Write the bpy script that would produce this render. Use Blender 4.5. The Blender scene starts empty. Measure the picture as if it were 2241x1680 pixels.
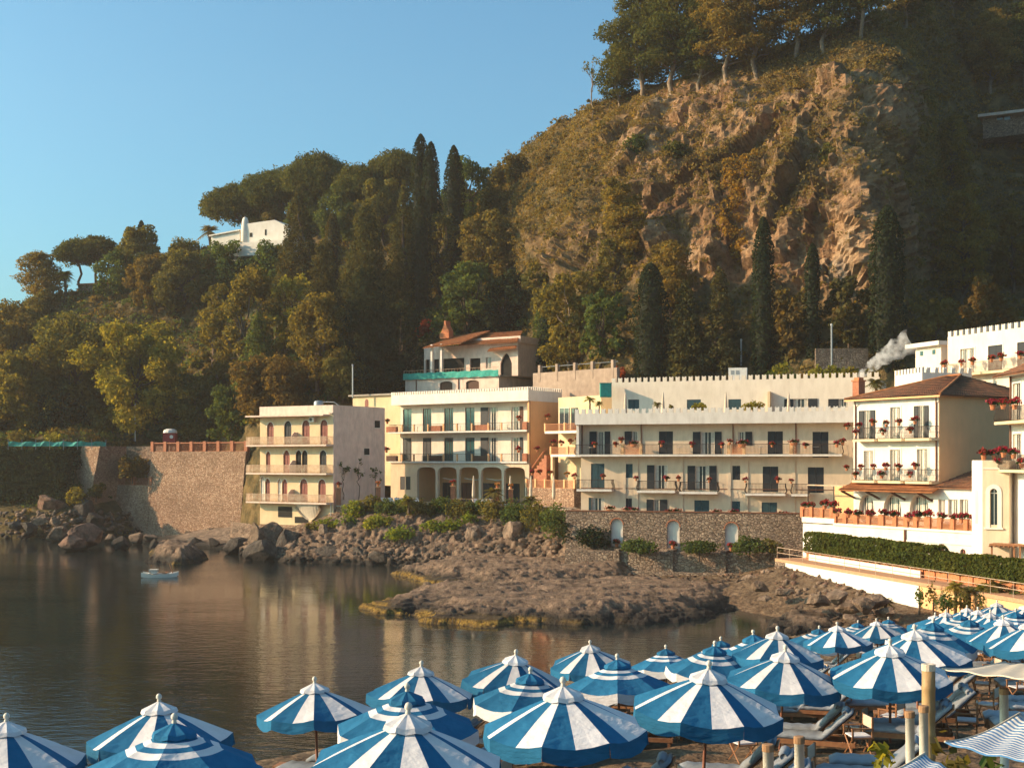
import bpy, bmesh, math, random
import numpy as np
from mathutils import Vector, Matrix

# ------------------------------------------------------------------ camera, sky, sun, exposure
F, CX, YH, H = 2800.0, 1120.5, 1005.0, 11.8      # focal length in photo pixels, principal column, horizon row, eye height
SC = bpy.context.scene
COL = SC.collection
cam = bpy.data.objects.new('camera', bpy.data.cameras.new('camera'))
COL.objects.link(cam)
cam.location = (0, 0, H)
cam.rotation_euler = (math.radians(90), 0, 0)
cam.data.sensor_width = 36.0
cam.data.lens = F / 2241 * 36.0
cam.data.shift_y = (YH - 840) / 2241
cam.data.clip_start = 0.5
cam.data.clip_end = 6000
SC.camera = cam

SUN_EL, SUN_BACK = math.radians(22), math.radians(1)     # sun height; how far behind pure left the sun stands
sun_dir = Vector((-math.cos(SUN_BACK) * math.cos(SUN_EL), math.sin(SUN_BACK) * math.cos(SUN_EL), math.sin(SUN_EL)))
world = bpy.data.worlds.new('World'); SC.world = world; world.use_nodes = True
wn = world.node_tree.nodes; wl = world.node_tree.links; wn.clear()
sky = wn.new('ShaderNodeTexSky'); sky.sky_type = 'NISHITA'; sky.sun_disc = False
sky.sun_elevation = SUN_EL
sky.sun_rotation = math.atan2(sun_dir.x, sun_dir.y)
sky.altitude = 0; sky.air_density = 1.0; sky.dust_density = 3.2; sky.ozone_density = 2.0
tint = wn.new('ShaderNodeMixRGB'); tint.blend_type = 'MULTIPLY'; tint.inputs[0].default_value = 1.0
tint.inputs[2].default_value = (0.55, 0.96, 1.03, 1)
bg = wn.new('ShaderNodeBackground'); bg.inputs[1].default_value = 0.13
wo = wn.new('ShaderNodeOutputWorld')
wl.new(sky.outputs[0], tint.inputs[1]); wl.new(tint.outputs[0], bg.inputs[0]); wl.new(bg.outputs[0], wo.inputs[0])

sl = bpy.data.lights.new('sun', 'SUN'); sl.energy = 5.0; sl.angle = math.radians(0.6); sl.color = (1.0, 0.69, 0.42)
so = bpy.data.objects.new('sun', sl); COL.objects.link(so)
so.rotation_euler = sun_dir.to_track_quat('Z', 'Y').to_euler()
so.location = sun_dir * 300
SC.view_settings.view_transform = 'Standard'; SC.view_settings.look = 'None'
SC.view_settings.exposure = 0.75; SC.view_settings.gamma = 1.0
SC.cycles.max_bounces = 6; SC.cycles.diffuse_bounces = 4; SC.cycles.glossy_bounces = 3
SC.cycles.transmission_bounces = 3; SC.cycles.transparent_max_bounces = 6; SC.cycles.volume_bounces = 1
SC.cycles.use_denoising = True

# ------------------------------------------------------------------ helpers
rnd = random.Random(7)
RG = np.random.default_rng(11)

def W(x, y, d):
    """photo pixel at depth d -> world point"""
    return Vector(((x - CX) / F * d, d, H - (y - YH) / F * d))

def Wz(x, y, z):
    """photo pixel on the horizontal plane at height z"""
    return W(x, y, (H - z) * F / (y - YH))

def tag(o, label=None, cat=None, group=None, kind=None):
    if label: o['label'] = label
    if cat: o['category'] = cat
    if group: o['group'] = group
    if kind: o['kind'] = kind
    return o

def empty(name, loc, label, cat, group=None, rz=0.0, sc=1.0):
    o = bpy.data.objects.new(name, None); COL.objects.link(o)
    o.location = loc; o.rotation_euler = (0, 0, rz); o.scale = (sc, sc, sc) if not isinstance(sc, tuple) else sc
    o.empty_display_size = 0.2
    return tag(o, label, cat, group)

def link(name, me, parent=None, loc=None):
    o = bpy.data.objects.new(name, me); COL.objects.link(o)
    if parent is not None: o.parent = parent
    if loc is not None: o.location = loc
    return o

def copy_tree(o, parent=None):
    c = o.copy(); COL.objects.link(c); c.parent = parent
    for ch in list(o.children): copy_tree(ch, c)
    return c

_o1 = 'first second third fourth fifth sixth seventh eighth ninth tenth eleventh twelfth thirteenth fourteenth fifteenth sixteenth seventeenth eighteenth nineteenth'.split()
ORD = list(_o1)
for _t, _n in (('twent', 2), ('thirt', 3), ('fort', 4), ('fift', 5), ('sixt', 6), ('sevent', 7), ('eight', 8), ('ninet', 9)):
    ORD.append(_t + 'ieth'); ORD += [_t + 'y-' + w_ for w_ in _o1[:9]]

class MB:
    """collects faces of one mesh"""
    def __init__(s): s.v = []; s.f = []; s.m = []; s.cm = 0
    def add(s, vs, fs):
        n = len(s.v); s.v += [tuple(p) for p in vs]
        for f in fs: s.f.append(tuple(i + n for i in f)); s.m.append(s.cm)
        return s
    def quad(s, a, b, c, d): return s.add([a, b, c, d], [(0, 1, 2, 3)])
    def box(s, x0, x1, y0, y1, z0, z1):
        if x0 > x1: x0, x1 = x1, x0
        if y0 > y1: y0, y1 = y1, y0
        if z0 > z1: z0, z1 = z1, z0
        return s.add([(x0, y0, z0), (x1, y0, z0), (x1, y1, z0), (x0, y1, z0), (x0, y0, z1), (x1, y0, z1), (x1, y1, z1), (x0, y1, z1)],
                     [(0, 3, 2, 1), (4, 5, 6, 7), (0, 1, 5, 4), (1, 2, 6, 5), (2, 3, 7, 6), (3, 0, 4, 7)])
    def prism(s, pts, y0, y1):
        """polygon in (x,z), extruded along y; pts counter-clockwise seen from -y"""
        n = len(pts)
        vs = [(x, y0, z) for x, z in pts] + [(x, y1, z) for x, z in pts]
        fs = [tuple(range(n)), tuple(range(2 * n - 1, n - 1, -1))]
        fs += [(i, i + n, (i + 1) % n + n, (i + 1) % n) for i in range(n)]
        return s.add(vs, fs)
    def slab(s, pts, z0, z1):
        """polygon in (x,y) extruded along z"""
        n = len(pts)
        vs = [(x, y, z0) for x, y in pts] + [(x, y, z1) for x, y in pts]
        fs = [tuple(range(n - 1, -1, -1)), tuple(range(n, 2 * n))]
        fs += [(i, (i + 1) % n, (i + 1) % n + n, i + n) for i in range(n)]
        return s.add(vs, fs)
    def tube(s, pts, r, n=5, cap=True):
        pts = [Vector(p) for p in pts]; k = len(pts)
        rs = r if isinstance(r, (list, tuple)) else [r] * k
        rings = []
        for i, p in enumerate(pts):
            t = (pts[min(i + 1, k - 1)] - pts[max(i - 1, 0)]).normalized()
            a = t.cross(Vector((0, 0, 1)) if abs(t.z) < 0.9 else Vector((1, 0, 0))).normalized(); b = t.cross(a)
            rings.append([p + (a * math.cos(j * 2 * math.pi / n) + b * math.sin(j * 2 * math.pi / n)) * rs[i] for j in range(n)])
        vs = [q for rg in rings for q in rg]; fs = []
        for i in range(k - 1):
            for j in range(n):
                j2 = (j + 1) % n
                fs.append((i * n + j, i * n + j2, (i + 1) * n + j2, (i + 1) * n + j))
        if cap: fs += [tuple(range(n)), tuple(range((k - 1) * n + n - 1, (k - 1) * n - 1, -1))]
        return s.add(vs, fs)
    def lathe(s, prof, n=10, c=(0, 0, 0)):
        """profile of (radius, z)"""
        vs = []; fs = []
        for r, z in prof:
            for j in range(n):
                a = 2 * math.pi * j / n
                vs.append((c[0] + r * math.cos(a), c[1] + r * math.sin(a), c[2] + z))
        for i in range(len(prof) - 1):
            for j in range(n):
                j2 = (j + 1) % n
                fs.append((i * n + j, i * n + j2, (i + 1) * n + j2, (i + 1) * n + j))
        fs.append(tuple(range(n - 1, -1, -1))); k = (len(prof) - 1) * n
        fs.append(tuple(range(k, k + n)))
        return s.add(vs, fs)
    def mesh(s, name, mats, smooth=False):
        me = bpy.data.meshes.new(name)
        me.from_pydata(s.v, [], s.f)
        for m in (mats if isinstance(mats, (list, tuple)) else [mats]): me.materials.append(m)
        if isinstance(mats, (list, tuple)) and len(mats) > 1:
            me.polygons.foreach_set('material_index', s.m)
        if smooth: me.polygons.foreach_set('use_smooth', [True] * len(s.f))
        me.update()
        return me
    def build(s, name, mats, parent=None, loc=None, smooth=False):
        return link(name, s.mesh(name, mats, smooth), parent, loc)

def np_mesh(name, verts, quads, mats, smooth=False, mat_idx=None, attr=None):
    """fast mesh from numpy arrays (N,3) and (M,4) or (M,3)"""
    me = bpy.data.meshes.new(name)
    nv, nf, k = len(verts), len(quads), quads.shape[1]
    me.vertices.add(nv); me.vertices.foreach_set('co', np.ascontiguousarray(verts, np.float32).ravel())
    me.loops.add(nf * k); me.loops.foreach_set('vertex_index', np.ascontiguousarray(quads, np.int32).ravel())
    me.polygons.add(nf); me.polygons.foreach_set('loop_start', np.arange(0, nf * k, k, dtype=np.int32))
    for m in (mats if isinstance(mats, (list, tuple)) else [mats]): me.materials.append(m)
    if mat_idx is not None: me.polygons.foreach_set('material_index', np.ascontiguousarray(mat_idx, np.int32))
    if smooth: me.polygons.foreach_set('use_smooth', np.ones(nf, bool))
    me.update(calc_edges=True)
    if attr is not None:
        for nm, arr in attr.items():
            a = me.attributes.new(nm, 'FLOAT', 'POINT'); a.data.foreach_set('value', np.ascontiguousarray(arr, np.float32))
    return me

# ---- value/gradient noise on arrays
_perm = np.random.default_rng(5).permutation(256); _perm = np.concatenate([_perm, _perm])
_grad = np.random.default_rng(6).normal(size=(256, 3)); _grad /= np.linalg.norm(_grad, axis=1)[:, None]
def pnoise(p):
    p = np.asarray(p, float); i = np.floor(p).astype(int); f = p - i; i &= 255
    u = f * f * f * (f * (f * 6 - 15) + 10); out = 0
    for dx in (0, 1):
        wx = u[:, 0] if dx else 1 - u[:, 0]
        for dy in (0, 1):
            wy = u[:, 1] if dy else 1 - u[:, 1]
            for dz in (0, 1):
                wz = u[:, 2] if dz else 1 - u[:, 2]
                h = _perm[_perm[_perm[(i[:, 0] + dx) & 255] + ((i[:, 1] + dy) & 255)] + ((i[:, 2] + dz) & 255)]
                g = _grad[h]
                out = out + wx * wy * wz * (g[:, 0] * (f[:, 0] - dx) + g[:, 1] * (f[:, 1] - dy) + g[:, 2] * (f[:, 2] - dz))
    return out * 1.6
def fbm(p, oct=4, gain=0.5, ridged=False):
    p = np.asarray(p, float); a = 1.0; s = 0; t = 0
    for _ in range(oct):
        n = pnoise(p)
        if ridged: n = 1 - 2 * np.abs(n)
        s = s + a * n; t += a; a *= gain; p = p * 2.03 + 17.1
    return s / t

# ------------------------------------------------------------------ materials
def nmat(name):
    m = bpy.data.materials.new(name); m.use_nodes = True
    nt = m.node_tree; b = nt.nodes['Principled BSDF']
    return m, nt.nodes, nt.links, b
def rgb(c): return (c[0], c[1], c[2], 1.0)
def ramp(nd, stops):
    r = nd.new('ShaderNodeValToRGB'); cr = r.color_ramp
    while len(cr.elements) > 1: cr.elements.remove(cr.elements[-1])
    cr.elements[0].position = stops[0][0]; cr.elements[0].color = rgb(stops[0][1])
    for p, c in stops[1:]:
        e = cr.elements.new(p); e.color = rgb(c)
    return r

def pmat(name, c1, c2=None, scale=2.0, rough=0.8, bump=0.0, bscale=30.0, spec=0.3, stain=None, stain_amt=0.35, metal=0.0):
    """two-tone noise surface with optional streaky stains and fine relief"""
    m, nd, lk, b = nmat(name); c2 = c2 or tuple(x * 0.85 for x in c1)
    tc = nd.new('ShaderNodeTexCoord')
    n = nd.new('ShaderNodeTexNoise'); n.inputs['Scale'].default_value = scale; n.inputs['Detail'].default_value = 6
    lk.new(tc.outputs['Object'], n.inputs['Vector'])
    r = ramp(nd, [(0.34, c2), (0.66, c1)]); lk.new(n.outputs['Fac'], r.inputs[0]); out = r.outputs[0]
    if stain:
        mp = nd.new('ShaderNodeMapping'); mp.inputs['Scale'].default_value = (1.2, 1.2, 0.4)
        lk.new(tc.outputs['Object'], mp.inputs[0])
        n2 = nd.new('ShaderNodeTexNoise'); n2.inputs['Scale'].default_value = 1.3; n2.inputs['Detail'].default_value = 8; n2.inputs['Roughness'].default_value = 0.65
        lk.new(mp.outputs[0], n2.inputs['Vector'])
        r2 = ramp(nd, [(0.42, (0, 0, 0)), (0.70, (stain_amt,) * 3)]); lk.new(n2.outputs['Fac'], r2.inputs[0])
        mx = nd.new('ShaderNodeMixRGB'); lk.new(r2.outputs[0], mx.inputs[0]); lk.new(out, mx.inputs[1]); mx.inputs[2].default_value = rgb(stain)
        out = mx.outputs[0]
    lk.new(out, b.inputs['Base Color'])
    b.inputs['Roughness'].default_value = rough; b.inputs['Specular IOR Level'].default_value = spec; b.inputs['Metallic'].default_value = metal
    if bump:
        n3 = nd.new('ShaderNodeTexNoise'); n3.inputs['Scale'].default_value = bscale; n3.inputs['Detail'].default_value = 5
        lk.new(tc.outputs['Object'], n3.inputs['Vector'])
        bp = nd.new('ShaderNodeBump'); bp.inputs['Strength'].default_value = bump; bp.inputs['Distance'].default_value = 0.05
        lk.new(n3.outputs['Fac'], bp.inputs['Height']); lk.new(bp.outputs[0], b.inputs['Normal'])
    return m

def stonemat(name, cols, mortar, scale=2.6, bump=0.9, dist=0.08):
    """rubble masonry: voronoi stones with recessed joints"""
    m, nd, lk, b = nmat(name)
    tc = nd.new('ShaderNodeTexCoord')
    nz = nd.new('ShaderNodeTexNoise'); nz.inputs['Scale'].default_value = 1.5; lk.new(tc.outputs['Object'], nz.inputs['Vector'])
    ad = nd.new('ShaderNodeMixRGB'); ad.blend_type = 'ADD'; ad.inputs[0].default_value = 0.12
    lk.new(tc.outputs['Object'], ad.inputs[1]); lk.new(nz.outputs['Color'], ad.inputs[2])
    mp = nd.new('ShaderNodeMapping'); mp.inputs['Scale'].default_value = (1, 1, 1.45); lk.new(ad.outputs[0], mp.inputs[0])
    v = nd.new('ShaderNodeTexVoronoi'); v.inputs['Scale'].default_value = scale; lk.new(mp.outputs[0], v.inputs['Vector'])
    ve = nd.new('ShaderNodeTexVoronoi'); ve.feature = 'DISTANCE_TO_EDGE'; ve.inputs['Scale'].default_value = scale; lk.new(mp.outputs[0], ve.inputs['Vector'])
    sx = nd.new('ShaderNodeSeparateColor'); lk.new(v.outputs['Color'], sx.inputs[0])
    r = ramp(nd, [(i / max(1, len(cols) - 1), c) for i, c in enumerate(cols)]); lk.new(sx.outputs[0], r.inputs[0])
    big = nd.new('ShaderNodeTexNoise'); big.inputs['Scale'].default_value = 0.25; big.inputs['Detail'].default_value = 5; lk.new(tc.outputs['Object'], big.inputs['Vector'])
    rb = ramp(nd, [(0.35, (0.75, 0.72, 0.7)), (0.65, (1.1, 1.08, 1.05))]); lk.new(big.outputs['Fac'], rb.inputs[0])
    mm = nd.new('ShaderNodeMixRGB'); mm.blend_type = 'MULTIPLY'; mm.inputs[0].default_value = 1.0
    lk.new(r.outputs[0], mm.inputs[1]); lk.new(rb.outputs[0], mm.inputs[2])
    re = ramp(nd, [(0.02, (0, 0, 0)), (0.09, (1, 1, 1))]); lk.new(ve.outputs['Distance'], re.inputs[0])
    mx = nd.new('ShaderNodeMixRGB'); lk.new(re.outputs[0], mx.inputs[0]); mx.inputs[1].default_value = rgb(mortar); lk.new(mm.outputs[0], mx.inputs[2])
    lk.new(mx.outputs[0], b.inputs['Base Color']); b.inputs['Roughness'].default_value = 0.9; b.inputs['Specular IOR Level'].default_value = 0.15
    rh = ramp(nd, [(0.0, (0, 0, 0)), (0.16, (1, 1, 1))]); lk.new(ve.outputs['Distance'], rh.inputs[0])
    hh = nd.new('ShaderNodeMath'); hh.operation = 'MULTIPLY_ADD'; lk.new(sx.outputs[1], hh.inputs[0]); hh.inputs[1].default_value = 0.7; lk.new(rh.outputs[0], hh.inputs[2])
    bp = nd.new('ShaderNodeBump'); bp.inputs['Strength'].default_value = bump; bp.inputs['Distance'].default_value = dist
    lk.new(hh.outputs[0], bp.inputs['Height']); lk.new(bp.outputs[0], b.inputs['Normal'])
    return m

def leafmat(name, cols, trans=0.35, noise=0.35, tcol=None):
    trans = min(0.5, trans * 1.3)
    """leaf faces: a colour per leaf, drifting over the crown, partly translucent"""
    m, nd, lk, b = nmat(name); nd.remove(b); out = nd['Material Output']
    g = nd.new('ShaderNodeNewGeometry'); oi = nd.new('ShaderNodeObjectInfo')
    tc = nd.new('ShaderNodeTexCoord'); n = nd.new('ShaderNodeTexNoise'); n.inputs['Scale'].default_value = noise; n.inputs['Detail'].default_value = 3
    lk.new(g.outputs['Position'], n.inputs['Vector'])
    a = nd.new('ShaderNodeMath'); a.operation = 'MULTIPLY_ADD'; lk.new(g.outputs['Random Per Island'], a.inputs[0]); a.inputs[1].default_value = 0.5
    s = nd.new('ShaderNodeMath'); s.operation = 'MULTIPLY_ADD'; lk.new(n.outputs['Fac'], s.inputs[0]); s.inputs[1].default_value = 0.95; s.inputs[2].default_value = -0.22
    lk.new(s.outputs[0], a.inputs[2])
    r = ramp(nd, [(i / max(1, len(cols) - 1), c) for i, c in enumerate(cols)]); lk.new(a.outputs[0], r.inputs[0])
    hs = nd.new('ShaderNodeHueSaturation'); lk.new(r.outputs[0], hs.inputs['Color'])
    h1 = nd.new('ShaderNodeMath'); h1.operation = 'MULTIPLY_ADD'; lk.new(oi.outputs['Random'], h1.inputs[0]); h1.inputs[1].default_value = 0.03; h1.inputs[2].default_value = 0.485
    lk.new(h1.outputs[0], hs.inputs['Hue'])
    d = nd.new('ShaderNodeBsdfDiffuse'); lk.new(hs.outputs[0], d.inputs[0])
    t = nd.new('ShaderNodeBsdfTranslucent')
    mt = nd.new('ShaderNodeMixRGB'); mt.blend_type = 'MULTIPLY'; mt.inputs[0].default_value = 1; lk.new(hs.outputs[0], mt.inputs[1]); mt.inputs[2].default_value = rgb(tcol or (1.8, 1.5, 0.55))
    lk.new(mt.outputs[0], t.inputs[0])
    mx = nd.new('ShaderNodeMixShader'); mx.inputs[0].default_value = trans
    lk.new(d.outputs[0], mx.inputs[1]); lk.new(t.outputs[0], mx.inputs[2]); lk.new(mx.outputs[0], out.inputs['Surface'])
    return m

M = {}
M['plaster_cream'] = pmat('plaster_cream', (0.70, 0.55, 0.39), (0.64, 0.49, 0.35), 0.6, 0.9, 0.25, 14, 0.15, (0.36, 0.27, 0.18), 0.38)
M['plaster_yellow'] = pmat('plaster_yellow', (0.72, 0.55, 0.34), (0.66, 0.49, 0.29), 0.6, 0.9, 0.25, 14, 0.15, (0.40, 0.30, 0.19), 0.3)
M['plaster_white'] = pmat('plaster_white', (0.74, 0.65, 0.54), (0.69, 0.60, 0.49), 0.7, 0.9, 0.2, 14, 0.15, (0.40, 0.32, 0.24), 0.32)
M['plaster_band'] = pmat('plaster_band', (0.74, 0.68, 0.62), (0.69, 0.63, 0.56), 0.7, 0.9, 0.2, 14, 0.15, (0.36, 0.30, 0.25), 0.38)
M['plaster_peach'] = pmat('plaster_peach', (0.76, 0.43, 0.21), (0.70, 0.39, 0.19), 0.6, 0.9, 0.35, 12, 0.15, (0.4, 0.28, 0.16), 0.2)
M['plaster_old'] = pmat('plaster_old', (0.78, 0.60, 0.49), (0.70, 0.52, 0.42), 1.2, 0.92, 0.4, 10, 0.1, (0.36, 0.28, 0.23), 0.42)
M['plaster_shaded'] = pmat('plaster_shaded', (0.40, 0.30, 0.23), (0.31, 0.23, 0.18), 1.5, 0.92, 0.4, 10, 0.1, (0.18, 0.13, 0.10), 0.5)  # stucco with the garden wall's shade put into its brown-grey colour
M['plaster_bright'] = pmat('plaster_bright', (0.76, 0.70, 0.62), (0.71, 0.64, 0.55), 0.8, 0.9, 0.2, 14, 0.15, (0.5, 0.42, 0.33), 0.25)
M['shutter'] = pmat('shutter_paint', (0.018, 0.022, 0.028), (0.012, 0.015, 0.02), 4, 0.6)
M['shutter_teal'] = pmat('shutter_teal', (0.02, 0.06, 0.075), (0.015, 0.045, 0.055), 4, 0.55)
M['shutter_red'] = pmat('shutter_red', (0.26, 0.085, 0.06), (0.20, 0.06, 0.045), 4, 0.65)
M['frame_white'] = pmat('frame_white', (0.72, 0.66, 0.56), (0.66, 0.6, 0.5), 5, 0.6)
M['frame_dark'] = pmat('frame_dark', (0.05, 0.04, 0.03), (0.035, 0.028, 0.02), 5, 0.6)
M['iron'] = pmat('wrought_iron', (0.035, 0.025, 0.02), (0.05, 0.03, 0.02), 8, 0.6, 0, 20, 0.4)
M['iron_light'] = pmat('painted_iron', (0.55, 0.42, 0.30), (0.42, 0.25, 0.15), 3, 0.7)
M['pipe'] = pmat('copper_pipe', (0.20, 0.075, 0.035), (0.14, 0.055, 0.03), 3, 0.6)
M['terracotta'] = pmat('terracotta', (0.50, 0.19, 0.085), (0.40, 0.14, 0.06), 5, 0.85, 0.2, 40)
M['brick'] = pmat('brickwork', (0.42, 0.17, 0.09), (0.30, 0.11, 0.06), 6, 0.9, 0.4, 18)
M['lattice'] = pmat('lattice_brick', (0.55, 0.25, 0.12), (0.46, 0.19, 0.09), 6, 0.9, 0.3, 25)
M['tile'] = pmat('roof_tile', (0.30, 0.125, 0.065), (0.15, 0.075, 0.05), 2.2, 0.9, 0.3, 22, 0.15, (0.10, 0.085, 0.05), 0.5)
M['tile_orange'] = pmat('roof_tile_orange', (0.46, 0.18, 0.07), (0.32, 0.12, 0.05), 2.5, 0.9, 0.3, 22, 0.15, (0.18, 0.10, 0.05), 0.35)
M['wood'] = pmat('teak_wood', (0.33, 0.15, 0.065), (0.24, 0.10, 0.045), 9, 0.65, 0.15, 60)
M['wood_dark'] = pmat('dark_wood', (0.10, 0.045, 0.025), (0.07, 0.03, 0.018), 7, 0.7)
M['floor_tile'] = pmat('terrace_tile', (0.50, 0.27, 0.15), (0.44, 0.22, 0.12), 3, 0.8)
M['concrete'] = pmat('concrete', (0.40, 0.35, 0.29), (0.30, 0.26, 0.21), 1.6, 0.92, 0.4, 14)
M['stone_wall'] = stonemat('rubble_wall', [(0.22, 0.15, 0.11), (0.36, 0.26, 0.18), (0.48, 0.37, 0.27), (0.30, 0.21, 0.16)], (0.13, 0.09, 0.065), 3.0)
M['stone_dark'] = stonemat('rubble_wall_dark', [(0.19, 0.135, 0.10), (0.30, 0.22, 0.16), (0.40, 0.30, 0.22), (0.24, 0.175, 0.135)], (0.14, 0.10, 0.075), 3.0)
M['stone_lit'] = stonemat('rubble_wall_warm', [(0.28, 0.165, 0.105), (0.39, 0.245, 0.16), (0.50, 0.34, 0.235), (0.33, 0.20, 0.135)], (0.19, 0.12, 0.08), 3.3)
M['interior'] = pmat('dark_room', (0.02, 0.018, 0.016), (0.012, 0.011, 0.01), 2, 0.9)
M['curtain'] = pmat('curtain', (0.55, 0.50, 0.42), (0.42, 0.38, 0.32), 6, 0.9)
M['net_green'] = pmat('green_net', (0.03, 0.34, 0.27), (0.02, 0.25, 0.20), 3, 0.7)
M['canvas_beige'] = pmat('canvas_beige', (0.62, 0.52, 0.40), (0.55, 0.45, 0.34), 4, 0.9)
M['white_paint'] = pmat('white_paint', (0.74, 0.70, 0.64), (0.66, 0.60, 0.54), 5, 0.5)
M['red_paint'] = pmat('red_paint', (0.32, 0.03, 0.03), (0.26, 0.025, 0.025), 5, 0.5)
M['grey_metal'] = pmat('grey_metal', (0.35, 0.36, 0.36), (0.28, 0.29, 0.29), 4, 0.4, metal=0.3)
def glass():
    m, nd, lk, b = nmat('window_glass')
    b.inputs['Base Color'].default_value = (0.03, 0.04, 0.045, 1); b.inputs['Roughness'].default_value = 0.06
    b.inputs['Specular IOR Level'].default_value = 0.9
    return m
M['glass'] = glass()
M['glass_teal'] = pmat('teal_glass', (0.025, 0.095, 0.10), (0.02, 0.07, 0.075), 2, 0.15, spec=0.8)
# ------------------------------------------------------------------ the setting: water, hill, shore, beach
def hillmat():
    m, nd, lk, b = nmat('hillside')
    tc = nd.new('ShaderNodeTexCoord')
    at = nd.new('ShaderNodeAttribute'); at.attribute_name = 'cliff'
    # rock: tan and grey beds with dark cracks
    mp = nd.new('ShaderNodeMapping'); mp.inputs['Scale'].default_value = (1, 1, 0.45); lk.new(tc.outputs['Object'], mp.inputs[0])
    n1 = nd.new('ShaderNodeTexNoise'); n1.inputs['Scale'].default_value = 0.16; n1.inputs['Detail'].default_value = 9; n1.inputs['Roughness'].default_value = 0.62
    lk.new(mp.outputs[0], n1.inputs['Vector'])
    r1 = ramp(nd, [(0.30, (0.11, 0.06, 0.035)), (0.43, (0.26, 0.145, 0.076)), (0.54, (0.37, 0.22, 0.12)), (0.64, (0.43, 0.285, 0.17)), (0.76, (0.40, 0.32, 0.25))])
    lk.new(n1.outputs['Fac'], r1.inputs[0])
    n2 = nd.new('ShaderNodeTexNoise'); n2.inputs['Scale'].default_value = 1.1; n2.inputs['Detail'].default_value = 8; n2.inputs['Roughness'].default_value = 0.7
    lk.new(tc.outputs['Object'], n2.inputs['Vector'])
    r2 = ramp(nd, [(0.36, (0.45, 0.42, 0.40)), (0.56, (1.1, 1.08, 1.05))]); lk.new(n2.outputs['Fac'], r2.inputs[0])
    mu = nd.new('ShaderNodeMixRGB'); mu.blend_type = 'MULTIPLY'; mu.inputs[0].default_value = 0.85
    lk.new(r1.outputs[0], mu.inputs[1]); lk.new(r2.outputs[0], mu.inputs[2])
    # soil, dry grass and moss
    n3 = nd.new('ShaderNodeTexNoise'); n3.inputs['Scale'].default_value = 0.35; n3.inputs['Detail'].default_value = 8; n3.inputs['Roughness'].default_value = 0.65
    lk.new(tc.outputs['Object'], n3.inputs['Vector'])
    r3 = ramp(nd, [(0.34, (0.045, 0.040, 0.019)), (0.48, (0.10, 0.075, 0.032)), (0.62, (0.21, 0.14, 0.06))]); lk.new(n3.outputs['Fac'], r3.inputs[0])
    mx = nd.new('ShaderNodeMixRGB'); lk.new(at.outputs['Fac'], mx.inputs[0]); lk.new(r3.outputs[0], mx.inputs[1]); lk.new(mu.outputs[0], mx.inputs[2])
    lk.new(mx.outputs[0], b.inputs['Base Color']); b.inputs['Roughness'].default_value = 0.95; b.inputs['Specular IOR Level'].default_value = 0.1
    n4 = nd.new('ShaderNodeTexNoise'); n4.inputs['Scale'].default_value = 0.9; n4.inputs['Detail'].default_value = 10; n4.inputs['Roughness'].default_value = 0.7
    lk.new(tc.outputs['Object'], n4.inputs['Vector'])
    bp = nd.new('ShaderNodeBump'); bp.inputs['Strength'].default_value = 1.0; bp.inputs['Distance'].default_value = 0.9
    lk.new(n4.outputs['Fac'], bp.inputs['Height']); lk.new(bp.outputs[0], b.inputs['Normal'])
    return m
M['hill'] = hillmat()

# profile of the hill under each photo column: (row, depth) from foot to ridge
HC = {
 -600: [(1172, 196), (1100, 203), (1000, 208), (945, 220), (860, 236), (800, 250), (760, 262), (740, 272)],
 -150: [(1176, 193), (1090, 203), (985, 208), (930, 220), (850, 236), (770, 250), (722, 262), (705, 270)],
   60: [(1180, 190), (1080, 201), (972, 206), (925, 219), (840, 236), (750, 249), (690, 259), (668, 266)],
  150: [(1180, 190), (1075, 200), (970, 205), (915, 218), (820, 236), (735, 248), (665, 257), (642, 263)],
  300: [(1172, 200), (1040, 209), (972, 213), (900, 224), (800, 238), (690, 247), (618, 256), (598, 263)],
  450: [(1165, 202), (1040, 209), (972, 212), (890, 218), (790, 232), (660, 246), (562, 258), (540, 266)],
  600: [(1230, 174), (1000, 180), (905, 187), (850, 201), (740, 223), (620, 243), (530, 259), (492, 277)],
  750: [(1230, 177), (1000, 182), (885, 188), (820, 199), (710, 219), (595, 240), (505, 260), (462, 280)],
  900: [(1230, 180), (1000, 188), (900, 194), (790, 203), (700, 212), (590, 230), (500, 253), (448, 274)],
 1050: [(1230, 180), (1000, 188), (890, 193), (770, 199), (680, 204), (580, 215), (480, 235), (418, 252)],
 1150: [(1230, 177), (1000, 184), (870, 189), (760, 193), (690, 196), (560, 205), (440, 219), (325, 235)],
 1300: [(1230, 156), (1000, 160), (850, 163), (780, 166), (710, 172), (580, 183), (400, 196), (222, 213)],
 1450: [(1230, 152), (1000, 156), (835, 159), (740, 162), (650, 169), (500, 180), (335, 190), (183, 205)],
 1600: [(1230, 150), (1000, 154), (820, 157), (730, 160), (640, 167), (480, 175), (300, 184), (138, 198)],
 1750: [(1230, 148), (1000, 151), (810, 153), (720, 157), (635, 162), (470, 168), (280, 178), (78, 195)],
 1880: [(1230, 146), (1000, 149), (800, 151), (715, 155), (635, 159), (460, 163), (250, 172), (35, 192)],
 1975: [(1230, 144), (1000, 147), (795, 149), (710, 154), (630, 160), (455, 168), (245, 178), (8, 198)],
 2040: [(1230, 142), (1000, 146), (790, 150), (700, 164), (615, 178), (440, 196), (220, 212), (-40, 230)],
 2140: [(1230, 138), (1000, 142), (785, 150), (690, 170), (590, 188), (410, 208), (190, 226), (-90, 246)],
 2260: [(1230, 132), (1000, 138), (775, 150), (680, 170), (570, 189), (390, 210), (170, 230), (-160, 252)],
 2900: [(1230, 100), (1000, 110), (760, 130), (650, 155), (520, 180), (340, 205), (110, 228), (-300, 255)],
}
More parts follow.
